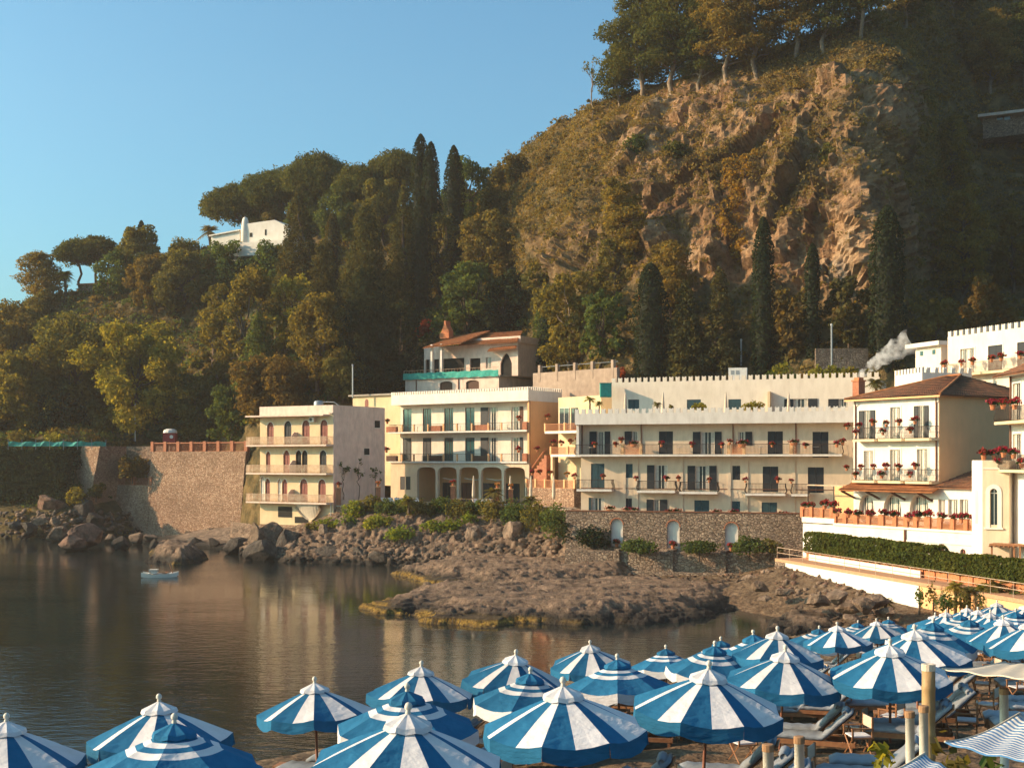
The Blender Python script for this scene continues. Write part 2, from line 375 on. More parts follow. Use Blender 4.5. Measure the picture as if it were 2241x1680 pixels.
_hx = np.array(sorted(HC)); _hy = np.array([[p[0] for p in HC[k]] for k in _hx], float); _hd = np.array([[p[1] for p in HC[k]] for k in _hx], float)
def hill_prof(x):
    return np.array([np.interp(x, _hx, _hy[:, r]) for r in range(8)]), np.array([np.interp(x, _hx, _hd[:, r]) for r in range(8)])
def hill_d(x, y):
    ys, ds = hill_prof(x)
    return float(np.interp(-y, -ys, ds))
def on_hill(x, y, sink=0.6):
    p = W(x, y, hill_d(x, y)); p.z -= sink
    return p

def build_hill():
    NXc, NR = 560, 250
    xs = np.linspace(-600, 2900, NXc)
    Y = np.empty((NR, NXc)); Dp = np.empty((NR, NXc))
    vv = np.linspace(0, 7, NR)
    for j, x in enumerate(xs):
        a, b_ = hill_prof(x)
        Y[:, j] = np.interp(vv, np.arange(8), a); Dp[:, j] = np.interp(vv, np.arange(8), b_)
    k = np.exp(-0.5 * (np.arange(-9, 10) / 4.0) ** 2); k /= k.sum()
    def sm(A, ax):
        P = np.pad(A, [(9, 9) if i == ax else (0, 0) for i in range(2)], mode='edge')
        return sum(w * np.take(P, np.arange(i, i + A.shape[ax]), axis=ax) for i, w in enumerate(k))
    Dp = sm(sm(Dp, 1), 0); Y = sm(Y, 1)
    X = (xs[None, :] - CX) / F * Dp; Z = H - (Y - YH) / F * Dp
    P = np.stack([X, Dp, Z], -1)
    du = np.gradient(P, axis=1); dv = np.gradient(P, axis=0); N = np.cross(du, dv); N /= np.linalg.norm(N, axis=2)[..., None] + 1e-9
    Pf = P.reshape(-1, 3)
    # buttresses and gullies: noise stretched down the fall line, stronger on the cliff
    def band(a, lo, hi, s):
        return 1 / (1 + np.exp(-(a - lo) / s)) * 1 / (1 + np.exp((a - hi) / s))
    XX = np.repeat(xs[None, :], NR, 0)
    cl = band(XX, 1210, 2010, 35) * band(Y, 150 + np.clip(1500 - XX, 0, 400) * 0.25, 640 - np.clip(1500 - XX, 0, 300) * 0.1, 28)
    cl = cl * np.clip(1.0 - np.clip((1330 - XX) / 250, 0, 1) * 0.7, 0, 1)
    low = band(XX, 1215, 1330, 14) * band(Y, 540, 700, 20) * 0.8 + band(XX, 1160, 1250, 10) * band(Y, 520, 590, 12) * 0.8
    q = Pf * np.array([0.11, 0.11, 0.022])
    rid = fbm(q, 5, 0.52, True).reshape(NR, NXc)
    mid = fbm(Pf * np.array([0.30, 0.30, 0.13]) + 31, 5, 0.55, True).reshape(NR, NXc)
    fine = fbm(Pf * 0.7 + 9, 4, 0.55).reshape(NR, NXc)
    big = fbm(Pf * 0.045 + 3, 3).reshape(NR, NXc)
    amp = np.clip(cl + low, 0, 1)
    # fractured blocks: each cell of a stretched Voronoi pattern is a tilted facet
    sel = np.where(amp.ravel() > 0.03)[0]; rg = np.random.default_rng(21); blk = np.zeros(Pf.shape[0])
    for nseed, st, ah, at_ in ((85, (1, 1, 0.26), 2.4, 0.24), (420, (1, 1, 0.30), 0.7, 0.22)):
        Q = Pf[sel] * np.array(st); sd = Q[rg.choice(len(Q), nseed)]; hh = rg.uniform(-1, 1, nseed); tl = rg.normal(size=(nseed, 3))
        best = np.full(len(Q), 1e9); bi = np.zeros(len(Q), int)
        wob = np.stack([fbm(Pf[sel] * 0.5 + 7, 3), fbm(Pf[sel] * 0.5 + 19, 3), fbm(Pf[sel] * 0.5 + 37, 3)], 1) * 1.2
        for k0 in range(0, nseed, 50):
            dd = ((Q + wob)[:, None, :] - sd[None, k0:k0 + 50]) ** 2; dd = dd.sum(2); i_ = dd.argmin(1); v_ = dd[np.arange(len(Q)), i_]
            up = v_ < best; best = np.where(up, v_, best); bi = np.where(up, i_ + k0, bi)
        blk[sel] += hh[bi] * ah + ((Q - sd[bi]) * tl[bi]).sum(1) * at_
    blk = blk.reshape(NR, NXc)
    lift = np.clip(vv[:, None] / 1.6, 0, 1)
    disp = (big * 3.2 + fine * 0.8) * lift * (0.4 + 0.6 * (1 - amp)) + amp * (rid * 3.0 + blk * 0.8 + mid * 0.7 + fine * 0.35)
    disp *= np.where(vv[:, None] > 6.6, 0.5, 1.0)
    P = P + N * disp[..., None] * np.where(N[..., 1:2] < 0, 1, -1)
    # the far side of the ridge
    B = P[-1:] + np.array([0, 45, -14.0]); C = P[-1:] + np.array([0, 120, -60.0])
    P = np.concatenate([P, B, C], 0); n2 = NR + 2
    # bare rock where the cliff is; noise keeps soil and growth in patches
    pn = fbm(Pf * 0.09 + 50, 4).reshape(NR, NXc)
    rock = np.clip(amp * 1.3 + pn * 1.2 * (amp > 0.15) - 0.5 + mid * 0.25 - np.clip((1480 - XX) / 300, 0, 0.5), 0, 1)
    pat = np.clip((fbm(Pf * 0.12 + 71, 4).reshape(NR, NXc) - 0.28) * 5, 0, 1) * 0.5 * (XX < 700)
    rock = np.clip(rock + pat, 0, 1); rock = np.concatenate([rock, np.zeros((2, NXc))], 0)
    i = np.arange(n2 - 1)[:, None] * NXc + np.arange(NXc - 1)[None, :]
    quads = np.stack([i, i + 1, i + 1 + NXc, i + NXc], -1).reshape(-1, 4)
    me = np_mesh('hill', P.reshape(-1, 3), quads, M['hill'], True, None, {'cliff': rock.ravel()})
    me.polygons.foreach_set('use_smooth', (rock.ravel()[quads].mean(1) < 0.35))
    o = link('hill', me); tag(o, 'steep rocky hillside with bare tan cliff above the hotel', kind='structure')
    return P[:NR], rock[:NR], xs, Y
HILL_P, HILL_ROCK, HILL_X, HILL_Y = build_hill()

def hill_at(x, y, sink=0.5):
    """surface point of the built hill seen at photo pixel (x, y)"""
    j = int(np.clip(np.searchsorted(HILL_X, x), 0, len(HILL_X) - 1))
    i = int(np.argmin(np.abs(HILL_Y[:, j] - y)))
    p = Vector(HILL_P[i, j]); p.z -= sink
    return p

# ---- water
def watermat():
    m, nd, lk, b = nmat('sea_water')
    b.inputs['Base Color'].default_value = (0.014, 0.018, 0.017, 1); b.inputs['Roughness'].default_value = 0.05
    b.inputs['IOR'].default_value = 1.33; b.inputs['Specular IOR Level'].default_value = 0.5
    tc = nd.new('ShaderNodeTexCoord')
    mp = nd.new('ShaderNodeMapping'); mp.inputs['Scale'].default_value = (0.55, 1.0, 1); mp.inputs['Rotation'].default_value = (0, 0, 0.25); lk.new(tc.outputs['Object'], mp.inputs[0])
    n1 = nd.new('ShaderNodeTexNoise'); n1.inputs['Scale'].default_value = 1.5; n1.inputs['Detail'].default_value = 4; n1.inputs['Roughness'].default_value = 0.55; lk.new(mp.outputs[0], n1.inputs['Vector'])
    n2 = nd.new('ShaderNodeTexNoise'); n2.inputs['Scale'].default_value = 5.0; n2.inputs['Detail'].default_value = 3; lk.new(mp.outputs[0], n2.inputs['Vector'])
    pt = nd.new('ShaderNodeTexNoise'); pt.inputs['Scale'].default_value = 0.05; pt.inputs['Detail'].default_value = 3; lk.new(mp.outputs[0], pt.inputs['Vector'])
    rp = ramp(nd, [(0.40, (0.25,) * 3), (0.60, (1.15,) * 3)]); lk.new(pt.outputs['Fac'], rp.inputs[0])
    a = nd.new('ShaderNodeMath'); a.operation = 'MULTIPLY_ADD'; lk.new(n2.outputs['Fac'], a.inputs[0]); a.inputs[1].default_value = 0.3; lk.new(n1.outputs['Fac'], a.inputs[2])
    mlt = nd.new('ShaderNodeMath'); mlt.operation = 'MULTIPLY'; lk.new(a.outputs[0], mlt.inputs[0]); lk.new(rp.outputs[0], mlt.inputs[1])
    bp = nd.new('ShaderNodeBump'); bp.inputs['Strength'].default_value = 0.6; bp.inputs['Distance'].default_value = 0.05
    lk.new(mlt.outputs[0], bp.inputs['Height']); lk.new(bp.outputs[0], b.inputs['Normal'])
    return m
M['water'] = watermat()
mb = MB(); mb.quad((-2500, -200, 0), (2500, -200, 0), (2500, 3500, 0), (-2500, 3500, 0))
tag(mb.build('water', M['water']), 'calm dark green bay water', kind='structure')

# ---- beach: a plane of sand tilting to the sea, bounded by the shoreline
def beach_z(X, Y): return 8.214 + 0.07405 * X - 0.12717 * Y
SHORE_PX = [(-900, 2100), (100, 1830), (480, 1735), (690, 1676), (860, 1650), (1053, 1606), (1250, 1530), (1400, 1482), (1560, 1432), (1700, 1398), (1752, 1380),
            (1735, 1352), (1715, 1330), (1690, 1312), (1600, 1304), (1520, 1300), (1440, 1290), (1340, 1276), (1260, 1262), (1235, 1246)]
SHORE = [(Wz(x, y, 0).x, Wz(x, y, 0).y) for x, y in SHORE_PX]
_sh = np.array(SHORE)
def shore_dist(PX, PY):
    """signed distance to the beach shoreline, positive inland (right of the polyline)"""
    best = np.full(PX.shape, 1e9); sgn = np.ones(PX.shape)
    for a, b_ in zip(_sh[:-1], _sh[1:]):
        d = b_ - a; L2 = d @ d
        t = np.clip(((PX - a[0]) * d[0] + (PY - a[1]) * d[1]) / L2, 0, 1)
        ex = PX - (a[0] + t * d[0]); ey = PY - (a[1] + t * d[1]); q = np.hypot(ex, ey)
        cr = d[0] * (PY - a[1]) - d[1] * (PX - a[0])
        up = q < best - 1e-9; best = np.where(up, q, best); sgn = np.where(up, np.where(cr < 0, 1, -1), sgn)
    return best * sgn
RAMP_A = (lambda p: (p.x, p.y))(W(1719, 1226, 108)); RAMP_B = (lambda p: (p.x, p.y))(W(2010, 1270, 88.5))
def ground_z(PX, PY, noise=True):
    PX = np.asarray(PX, float); PY = np.asarray(PY, float)
    s = shore_dist(PX, PY)
    pl = beach_z(PX, PY)
    far = np.clip((PY - 62) / 25, 0, 1)                                   # the cobble cove under the hotel is nearly level
    cove = 0.35 + np.clip(s, 0, 60) * 0.06 + np.clip((PX - 21) / 5, 0, 1) * np.clip((PY - 78) / 10, 0, 1) * np.clip(s, 0, 12) * 0.085
    inland = pl * (1 - far) + np.maximum(np.maximum(pl, cove), 0.3) * far
    slope = s * (0.42 * (1 - far) + 0.2 * far)
    z = np.minimum(inland, slope)
    # rubble banked up against the white ramp wall
    wx, wy = RAMP_B[0] - RAMP_A[0], RAMP_B[1] - RAMP_A[1]; wl_ = math.hypot(wx, wy)
    tt = ((PX - RAMP_A[0]) * wx + (PY - RAMP_A[1]) * wy) / wl_ ** 2; qq = ((PX - RAMP_A[0]) * wy - (PY - RAMP_A[1]) * wx) / wl_
    mound = 2.75 - 1.25 * np.clip(tt, 0, 1.2) - 0.33 * np.maximum(qq, 0) - 2.0 * np.maximum(tt - 1.05, 0) * 8 - 3.0 * np.maximum(-tt - 0.05, 0) * 6
    z = np.maximum(z, np.where(qq > -3, mound, -9))
    return np.maximum(z, -1.5)
def sandmat():
    m, nd, lk, b = nmat('beach_sand')
    tc = nd.new('ShaderNodeTexCoord')
    n = nd.new('ShaderNodeTexNoise'); n.inputs['Scale'].default_value = 0.9; n.inputs['Detail'].default_value = 8; n.inputs['Roughness'].default_value = 0.7; lk.new(tc.outputs['Object'], n.inputs['Vector'])
    r = ramp(nd, [(0.35, (0.085, 0.055, 0.036)), (0.52, (0.15, 0.10, 0.063)), (0.66, (0.21, 0.145, 0.095))]); lk.new(n.outputs['Fac'], r.inputs[0])
    v = nd.new('ShaderNodeTexVoronoi'); v.inputs['Scale'].default_value = 7.0; lk.new(tc.outputs['Object'], v.inputs['Vector'])
    rv = ramp(nd, [(0.0, (1.25, 1.2, 1.15)), (0.6, (0.75, 0.74, 0.72))]); lk.new(v.outputs['Distance'], rv.inputs[0])
    mu = nd.new('ShaderNodeMixRGB'); mu.blend_type = 'MULTIPLY'; mu.inputs[0].default_value = 0.7; lk.new(r.outputs[0], mu.inputs[1]); lk.new(rv.outputs[0], mu.inputs[2])
    lk.new(mu.outputs[0], b.inputs['Base Color']); b.inputs['Roughness'].default_value = 0.95; b.inputs['Specular IOR Level'].default_value = 0.1
    n2 = nd.new('ShaderNodeTexNoise'); n2.inputs['Scale'].default_value = 2.2; n2.inputs['Detail'].default_value = 8; lk.new(tc.outputs['Object'], n2.inputs['Vector'])
    bp = nd.new('ShaderNodeBump'); bp.inputs['Strength'].default_value = 1.0; bp.inputs['Distance'].default_value = 0.35; lk.new(n2.outputs['Fac'], bp.inputs['Height']); lk.new(bp.outputs[0], b.inputs['Normal'])
    return m
M['sand'] = sandmat()
def build_beach():
    gx = np.linspace(-28, 75, 330); gy = np.concatenate([np.linspace(4, 60, 190), np.linspace(60.6, 165, 160)])
    PX, PY = np.meshgrid(gx, gy)
    z = ground_z(PX.ravel(), PY.ravel())
    p3 = np.stack([PX.ravel(), PY.ravel(), np.zeros(PX.size)], 1)
    land = np.clip(z * 2, 0, 1)
    z = z + land * (fbm(p3 * 0.5, 4) * 0.16 + fbm(p3 * 2.2, 3) * 0.07)
    P = np.stack([PX.ravel(), PY.ravel(), z], 1); nx = len(gx)
    i = np.arange(len(gy) - 1)[:, None] * nx + np.arange(nx - 1)[None, :]
    quads = np.stack([i, i + 1, i + 1 + nx, i + nx], -1).reshape(-1, 4)
    keep = (P[quads][:, :, 2] > -1.4).any(1)
    o = link('beach', np_mesh('beach', P, quads[keep], M['sand'], True)); tag(o, 'brown trampled sand beach sloping to the bay', kind='structure')
build_beach()
# ------------------------------------------------------------------ building kit
def zm(x0, y0, s): return lambda x, y: (x0 + x * s, y0 + y * s)

class Bld:
    """a building whose front plane runs from photo column xl at depth dl to xr at depth dr; local x right, y inwards, z up"""
    def __init__(s, name, label, cat, xl, dl, xr, dr, zb):
        s.P0 = Vector(((xl - CX) / F * dl, dl)); P1 = Vector(((xr - CX) / F * dr, dr))
        s.u = (P1 - s.P0).normalized(); s.v = Vector((-s.u.y, s.u.x)); s.L = (P1 - s.P0).length; s.zb = zb
        s.root = empty(name, (s.P0.x, s.P0.y, zb), label, cat, rz=math.atan2(s.u.y, s.u.x))
    def ray(s, px, t=0.0):
        d = Vector(((px - CX) / F, 1.0)); lam = (s.P0.dot(s.v) - t) / d.dot(s.v)
        return lam, (d * lam - s.P0).dot(s.u)
    def x(s, px, t=0.0): return s.ray(px, t)[1]
    def z(s, px, py, t=0.0): return H - (py - YH) / F * s.ray(px, t)[0] - s.zb
    def side(s, px, py, x0):
        """(y, z) of a pixel on the side plane local x = x0"""
        d = Vector(((px - CX) / F, 1.0)); lam = (s.P0.dot(s.u) + x0) / d.dot(s.u)
        return (d * lam - s.P0).dot(s.v), H - (py - YH) / F * lam - s.zb
    def rect(s, p0, p1, t=0.0):
        xa, xb = s.x(p0[0], t), s.x(p1[0], t)
        mx = (p0[0] + p1[0]) / 2
        return xa, xb, s.z(mx, p1[1], t), s.z(mx, p0[1], t)
    def loc(s, px, py, t=0.0): return s.x(px, t), -t, s.z(px, py, t)
    def world(s, x, y, z):
        q = s.P0 + s.u * x + s.v * y
        return Vector((q.x, q.y, s.zb + z))
    def part(s, name, mb, mat, parent=None, smooth=False): return mb.build(name, mat, parent or s.root, smooth=smooth)

def arch_pts(x0, x1, zs, z1, kind='r', n=8):
    """arch curve from right spring to left spring"""
    xc, hw = (x0 + x1) / 2, (x1 - x0) / 2; out = []
    for i in range(n + 1):
        a = math.pi * i / n
        if kind == 'p':
            f = abs(math.cos(a)); out.append((xc + hw * math.cos(a), zs + (z1 - zs) * (1 - f ** 1.7)))
        elif kind == 'b':   # basket arch with flat crown
            c, sn = math.cos(a), math.sin(a)
            out.append((xc + hw * math.copysign(abs(c) ** 0.6, c), zs + (z1 - zs) * sn ** 0.6))
        else: out.append((xc + hw * math.cos(a), zs + (z1 - zs) * math.sin(a)))
    return out

def wall_open(mb, x0, x1, z0, z1, y, th, ops):
    """front skin of a wall with real openings; ops: (x0,x1,z0,z1[,spring,kind])"""
    xs = sorted({x0, x1} | {min(max(o[i], x0), x1) for o in ops for i in (0, 1)})
    zs = sorted({z0, z1} | {min(max(o[i], z0), z1) for o in ops for i in (2, 3)})
    for a, b in zip(xs[:-1], xs[1:]):
        for c, d in zip(zs[:-1], zs[1:]):
            mx, mz = (a + b) / 2, (c + d) / 2
            if b - a < 1e-5 or d - c < 1e-5: continue
            if any(o[0] < mx < o[1] and o[2] < mz < o[3] for o in ops): continue
            mb.quad((a, y, c), (b, y, c), (b, y, d), (a, y, d))
    for o in ops:
        a, b, c, d = o[:4]
        if len(o) > 4:
            sp, kd = o[4], (o[5] if len(o) > 5 else 'r'); ap = arch_pts(a, b, sp, d, kd)
            for p, q in zip(ap[:-1], ap[1:]):
                mb.quad((q[0], y, q[1]), (p[0], y, p[1]), (p[0], y, d + 1e-4), (q[0], y, d + 1e-4))
                mb.quad((p[0], y, p[1]), (q[0], y, q[1]), (q[0], y + th, q[1]), (p[0], y + th, p[1]))
            top = sp
        else:
            top = d
            mb.quad((a, y, d), (b, y, d), (b, y + th, d), (a, y + th, d))
        mb.quad((a, y, c), (a, y, top), (a, y + th, top), (a, y + th, c))
        mb.quad((b, y, top), (b, y, c), (b, y + th, c), (b, y + th, top))
        mb.quad((a, y + th, c), (b, y + th, c), (b, y, c), (a, y, c))
    # ends and top
    mb.quad((x0, y + th, z0), (x0, y, z0), (x0, y, z1), (x0, y + th, z1))
    mb.quad((x1, y, z0), (x1, y + th, z0), (x1, y + th, z1), (x1, y, z1))
    mb.quad((x0, y, z1), (x1, y, z1), (x1, y + th, z1), (x0, y + th, z1))

def shutter_leaf(parent, x0, x1, y0, z0, z1, mat):
    mb = MB(); w = x1 - x0
    mb.box(x0, x1, y0 + 0.015, y0 + 0.04, z0, z1)
    e = min(0.07, w * 0.16)
    mb.box(x0, x0 + e, y0, y0 + 0.05, z0, z1); mb.box(x1 - e, x1, y0, y0 + 0.05, z0, z1)
    for zz_ in (z0, (z0 + z1) / 2 - 0.04, z1 - 0.08): mb.box(x0 + e, x1 - e, y0 + 0.002, y0 + 0.048, zz_, zz_ + 0.08)
    n = max(4, int((z1 - z0) / 0.12))
    for i in range(n):
        zc = z0 + (i + 0.5) * (z1 - z0) / n
        mb.add([(x0 + e, y0 + 0.004, zc - 0.03), (x1 - e, y0 + 0.004, zc - 0.03), (x1 - e, y0 + 0.016, zc + 0.03), (x0 + e, y0 + 0.016, zc + 0.03)], [(0, 1, 2, 3)])
    return mb.build('shutter', mat, parent)

def window(B, R, y, panes=(), closed=(), out=(), mat='shutter', frame='frame_white', glass='glass', curtain=True, name='window', th=0.2, surround=None):
    """one window: frame mesh with panes, curtains and shutter leaves as sub-parts. R = (x0,x1,z0,z1) of the opening"""
    x0, x1, z0, z1 = R
    mb = MB(); e = 0.05
    yy = y + th - 0.09
    mb.box(x0, x0 + e, yy, yy + 0.07, z0, z1); mb.box(x1 - e, x1, yy, yy + 0.07, z0, z1); mb.box(x0 + e, x1 - e, yy + 0.002, yy + 0.068, z1 - e, z1)
    for a, b in panes:
        c = (a + b) / 2
        mb.box(c - 0.03, c + 0.03, yy + 0.002, yy + 0.066, z0, z1 - e); mb.box(a, a + 0.05, yy + 0.003, yy + 0.065, z0, z1 - e); mb.box(b - 0.05, b, yy + 0.003, yy + 0.065, z0, z1 - e)
    w = mb.build(name, M[frame], B.root)
    for a, b in panes:
        MB().box(a, b, yy + 0.03, yy + 0.045, z0, z1 - e).build('pane', M[glass], w)
        if curtain:
            cb = MB(); wv = (b - a)
            for q0, q1 in ((a, a + wv * 0.3), (b - wv * 0.28, b)):
                n = 6
                for i in range(n):
                    xa, xb = q0 + (q1 - q0) * i / n, q0 + (q1 - q0) * (i + 1) / n
                    d0, d1 = (0.0, 0.02) if i % 2 else (0.02, 0.0)
                    cb.quad((xa, yy + 0.012 - d0 * 0.5, z0), (xb, yy + 0.012 - d1 * 0.5, z0), (xb, yy + 0.012 - d1 * 0.5, z1 - e), (xa, yy + 0.012 - d0 * 0.5, z1 - e))
            cb.build('curtain', M['curtain'], w)
    for a, b in closed: shutter_leaf(w, a, b, y + 0.03, z0, z1, M[mat])
    for a, b in out: shutter_leaf(w, a, b, y - 0.065, z0, z1, M[mat])
    if surround:
        sb = MB(); t = 0.14
        sb.box(x0 - t, x0, y - 0.03, y + 0.02, z0, z1 + t); sb.box(x1, x1 + t, y - 0.03, y + 0.02, z0, z1 + t); sb.box(x0, x1, y - 0.031, y + 0.019, z1, z1 + t)
        sb.build('surround', M[surround], w)
    return w

def railing(B, x0, x1, y, z0, h, ybk, mat='iron', step=0.13, belly=0.0, name='railing', parent=None, sides=(True, True), r=0.014):
    mb = MB()
    def run(ax, ay, bx, by, bx_out):
        L = math.hypot(bx - ax, by - ay); n = max(2, int(L / step))
        for i in range(n + 1):
            f = i / n; px, py = ax + (bx - ax) * f, ay + (by - ay) * f
            if belly:
                ox, oy = bx_out
                pts = [(px, py, z0), (px + ox * belly, py + oy * belly, z0 + h * 0.22), (px + ox * belly * 0.75, py + oy * belly * 0.75, z0 + h * 0.42), (px, py, z0 + h * 0.72), (px, py, z0 + h)]
                mb.tube(pts, r, 3, False)
            else: mb.tube([(px, py, z0), (px, py, z0 + h)], r, 3, False)
        for zz_, rr in ((z0 + 0.03, 0.016), (z0 + h, 0.024)): mb.tube([(ax, ay, zz_), (bx, by, zz_)], rr, 4)
    run(x0, y, x1, y, (0, -1))
    if sides[0]: run(x0, ybk, x0, y, (-1, 0))
    if sides[1]: run(x1, y, x1, ybk, (1, 0))
    return mb.build(name, M[mat], parent or B.root)

_mer = {}
def merlons(B, x0, x1, y0, th, z0, h, w, gap, mat, along='x', xfix=0.0):
    """swallow-tailed merlons, each a part"""
    key = (round(w, 2), round(h, 2), round(th, 2), mat, along)
    if key not in _mer:
        pts = [(0, 0), (w, 0), (w, h), (w * 0.78, h * 0.99), (w * 0.5, h * 0.80), (w * 0.22, h * 0.99), (0, h)]
        mb = MB().prism(pts, 0, th)
        if along == 'y': mb.v = [(-y + th, x, z) for x, y, z in mb.v]
        _mer[key] = mb.mesh('merlon', M[mat])
    n = int((x1 - x0 + gap) / (w + gap)); pitch = (x1 - x0 - w) / max(1, n - 1)
    for i in range(n):
        p = x0 + i * pitch
        link('merlon', _mer[key], B.root, (p, y0, z0) if along == 'x' else (xfix, p, z0))

def roof_patch(a, b, c, d, pitch=0.28, th=0.1, rows=None, amp=0.05):
    """barrel-tiled roof slope: eave a-b, ridge d-c (Vectors); returns a filled MB"""
    a, b, c, d = map(Vector, (a, b, c, d)); mb = MB()
    L = max((b - a).length, (c - d).length); n = max(2, int(L / pitch)); S = ((d - a).length + (c - b).length) / 2
    k = rows or max(2, int(S / 0.42)); nrm = (b - a).cross(d - a).normalized()
    if nrm.z < 0: nrm = -nrm
    prof = [(0, 0), (0.12, 0.7), (0.3, 1.0), (0.48, 0.7), (0.6, 0), (0.8, -0.25)]
    rows_ = []
    for r in range(k):
        for f, off in ((r / k, 0.035), ((r + 1) / k, 0.0)):
            line = []
            for i in range(n):
                for q, hgt in prof:
                    u_ = (i + q) / n
                    p = (a.lerp(b, u_)).lerp(d.lerp(c, u_), f)
                    jit = 0.012 * math.sin(i * 12.9 + r * 78.2)
                    line.append(p + nrm * (hgt * amp + off + jit))
            p = b.lerp(c, f); line.append(p + nrm * off)
            rows_.append(line)
    m = len(rows_[0]); vs = [q for ln in rows_ for q in ln]; fs = []
    for r in range(len(rows_) - 1):
        for i in range(m - 1): fs.append((r * m + i, r * m + i + 1, (r + 1) * m + i + 1, (r + 1) * m + i))
    mb.add(vs, fs)
    dn = nrm * th
    e = [a, b, c, d]
    mb.add([p for p in e] + [p - dn for p in e], [(7, 6, 5, 4), (0, 4, 5, 1), (1, 5, 6, 2), (2, 6, 7, 3), (3, 7, 4, 0)])
    return mb

_lat = {}
def lattice_panel(B, x0, x1, y, z0, z1, mat='lattice', cell=0.16, parent=None, name='lattice_panel'):
    """pierced brick screen: diagonal bars in a frame"""
    w, h = x1 - x0, z1 - z0; key = (round(w, 1), round(h, 1), mat, cell)
    if key not in _lat:
        mb = MB(); w_, h_ = key[0], key[1]; t = 0.05
        mb.box(0, w_, 0, 0.07, 0, t); mb.box(0, w_, 0, 0.07, h_ - t, h_)
        n = max(1, int(w_ / cell)); k = max(1, int(h_ / cell))
        for i in range(-k, n + 1):
            for sgn in (1, -1):
                xa = i * cell if sgn > 0 else (i + k) * cell; pts = []
                for q in (0.0, 1.0):
                    pts.append((xa + sgn * q * h_, q * h_))
                (xa_, za), (xb_, zb_) = pts
                if xb_ == xa_: continue
                lo, hi = sorted((xa_, xb_))
                if hi <= 0 or lo >= w_: continue
                def zat(x_): return za + (zb_ - za) * (x_ - xa_) / (xb_ - xa_)
                c0, c1 = max(lo, 0), min(hi, w_)
                mb.tube([(c0, 0.035, zat(c0)), (c1, 0.035, zat(c1))], 0.026, 4, False)
        _lat[key] = mb.mesh('lattice_panel', M[mat])
    o = link(name, _lat[key], parent or B.root, (x0, y, z0)); o.scale = (w / max(key[0], 0.1), 1, h / max(key[1], 0.1))
    return o

# geranium pots: three shared plants, each pot an object of its own
def leaf_quads(C, N, size, aspect, rng, tilt=0.6, up=0.0):
    """leaf faces at centres C facing roughly N"""
    n = len(C); Nn = N + rng.normal(size=(n, 3)) * tilt; Nn[:, 2] += up; Nn /= np.linalg.norm(Nn, axis=1)[:, None] + 1e-9
    r = rng.normal(size=(n, 3)); a = np.cross(Nn, r); a /= np.linalg.norm(a, axis=1)[:, None] + 1e-9; b = np.cross(Nn, a)
    s = (size * (0.6 + 0.8 * rng.random(n)))[:, None]
    a = a * s * aspect; b = b * s
    V = np.stack([C - a, C - b * 0.9, C + a, C + b * 1.1], 1).reshape(-1, 3)
    return V, np.arange(4 * n).reshape(-1, 4)
M['leaf_pot'] = leafmat('geranium_leaf', [(0.02, 0.035, 0.015), (0.04, 0.06, 0.02), (0.07, 0.09, 0.03)], 0.3, 2)
M['blossom'] = leafmat('red_blossom', [(0.16, 0.012, 0.016), (0.27, 0.022, 0.026), (0.34, 0.07, 0.07)], 0.3, 2, (1.2, 0.6, 0.6))
M['blossom_orange'] = leafmat('orange_blossom', [(0.45, 0.12, 0.03), (0.55, 0.2, 0.06), (0.6, 0.3, 0.12)], 0.3, 2, (1.2, 0.8, 0.5))
_pots = []
def make_pots():
    for k in range(4):
        rng = np.random.default_rng(100 + k); wide = (1.0, 1.15, 0.9, 1.7)[k]
        pot = MB().lathe([(0.0, 0), (0.11, 0), (0.15, 0.22), (0.165, 0.22), (0.165, 0.26), (0.14, 0.26), (0.13, 0.22), (0.0, 0.22)], 8)
        if k == 3: pot.v = [(x * 2.4, y, z) for x, y, z in pot.v]
        n = 70; d = rng.normal(size=(n, 3)); d /= np.linalg.norm(d, axis=1)[:, None]; d[:, 2] = np.abs(d[:, 2]) * 0.9 - 0.25
        C = d * np.array([0.30 * wide, 0.26, 0.26]) * (0.55 + 0.45 * rng.random((n, 1))) + np.array([0, 0, 0.36])
        V, Q = leaf_quads(C, d, 0.085, 0.8, rng)
        fol = np_mesh('foliage', V, Q, M['leaf_pot'])
        n = 44; d = rng.normal(size=(n, 3)); d /= np.linalg.norm(d, axis=1)[:, None]; d[:, 2] = np.abs(d[:, 2]) * 0.9 - 0.12
        C = d * np.array([0.36 * wide, 0.31, 0.33]) * (0.75 + 0.35 * rng.random((n, 1))) + np.array([0, 0, 0.38])
        V, Q = leaf_quads(C, d, 0.075, 0.9, rng)
        _pots.append((pot.mesh('pot', M['terracotta']), fol, np_mesh('blossoms', V, Q, M['blossom'])))
make_pots()
_pot_orange = _pots[0][2].copy(); _pot_orange.materials[0] = M['blossom_orange']
def geranium(loc, label, group, k=None, sc=1.0, orange=False, name='geranium_pot'):
    k = rnd.randrange(3) if k is None else k; p, f, b = _pots[k]
    sc *= 0.82
    o = empty(name, loc, label, 'flower pot', group, rnd.random() * 6.28 if k != 3 else 0, sc)
    link('pot', p, o); link('foliage', f, o); link('blossoms', _pot_orange if orange else b, o)
    return o
def pots_on(B, pts, conv, t, place, group, sc=1.0, drop=0.42, k=None):
    pts = sorted(pts)
    for i, q in enumerate(pts):
        px, py = conv(q[0], q[1]); x, y, z = B.loc(px, py, t)
        kk = q[2] if len(q) > 2 else k
        o = geranium(B.world(x, y, z - drop * sc), 'red geranium pot %s, %s from left' % (place, ORD[i]), group, kk, sc * (0.9 + 0.25 * rnd.random()))
        if kk == 3: o.rotation_euler[2] = B.root.rotation_euler[2]
# ------------------------------------------------------------------ the long hotel wing in the middle of the bay
z2 = zm(1200, 780, 700 / 2212)
def px_rects(B, conv, t, q):
    return B.rect(conv(q[0], q[2]), conv(q[1], q[3]), t)

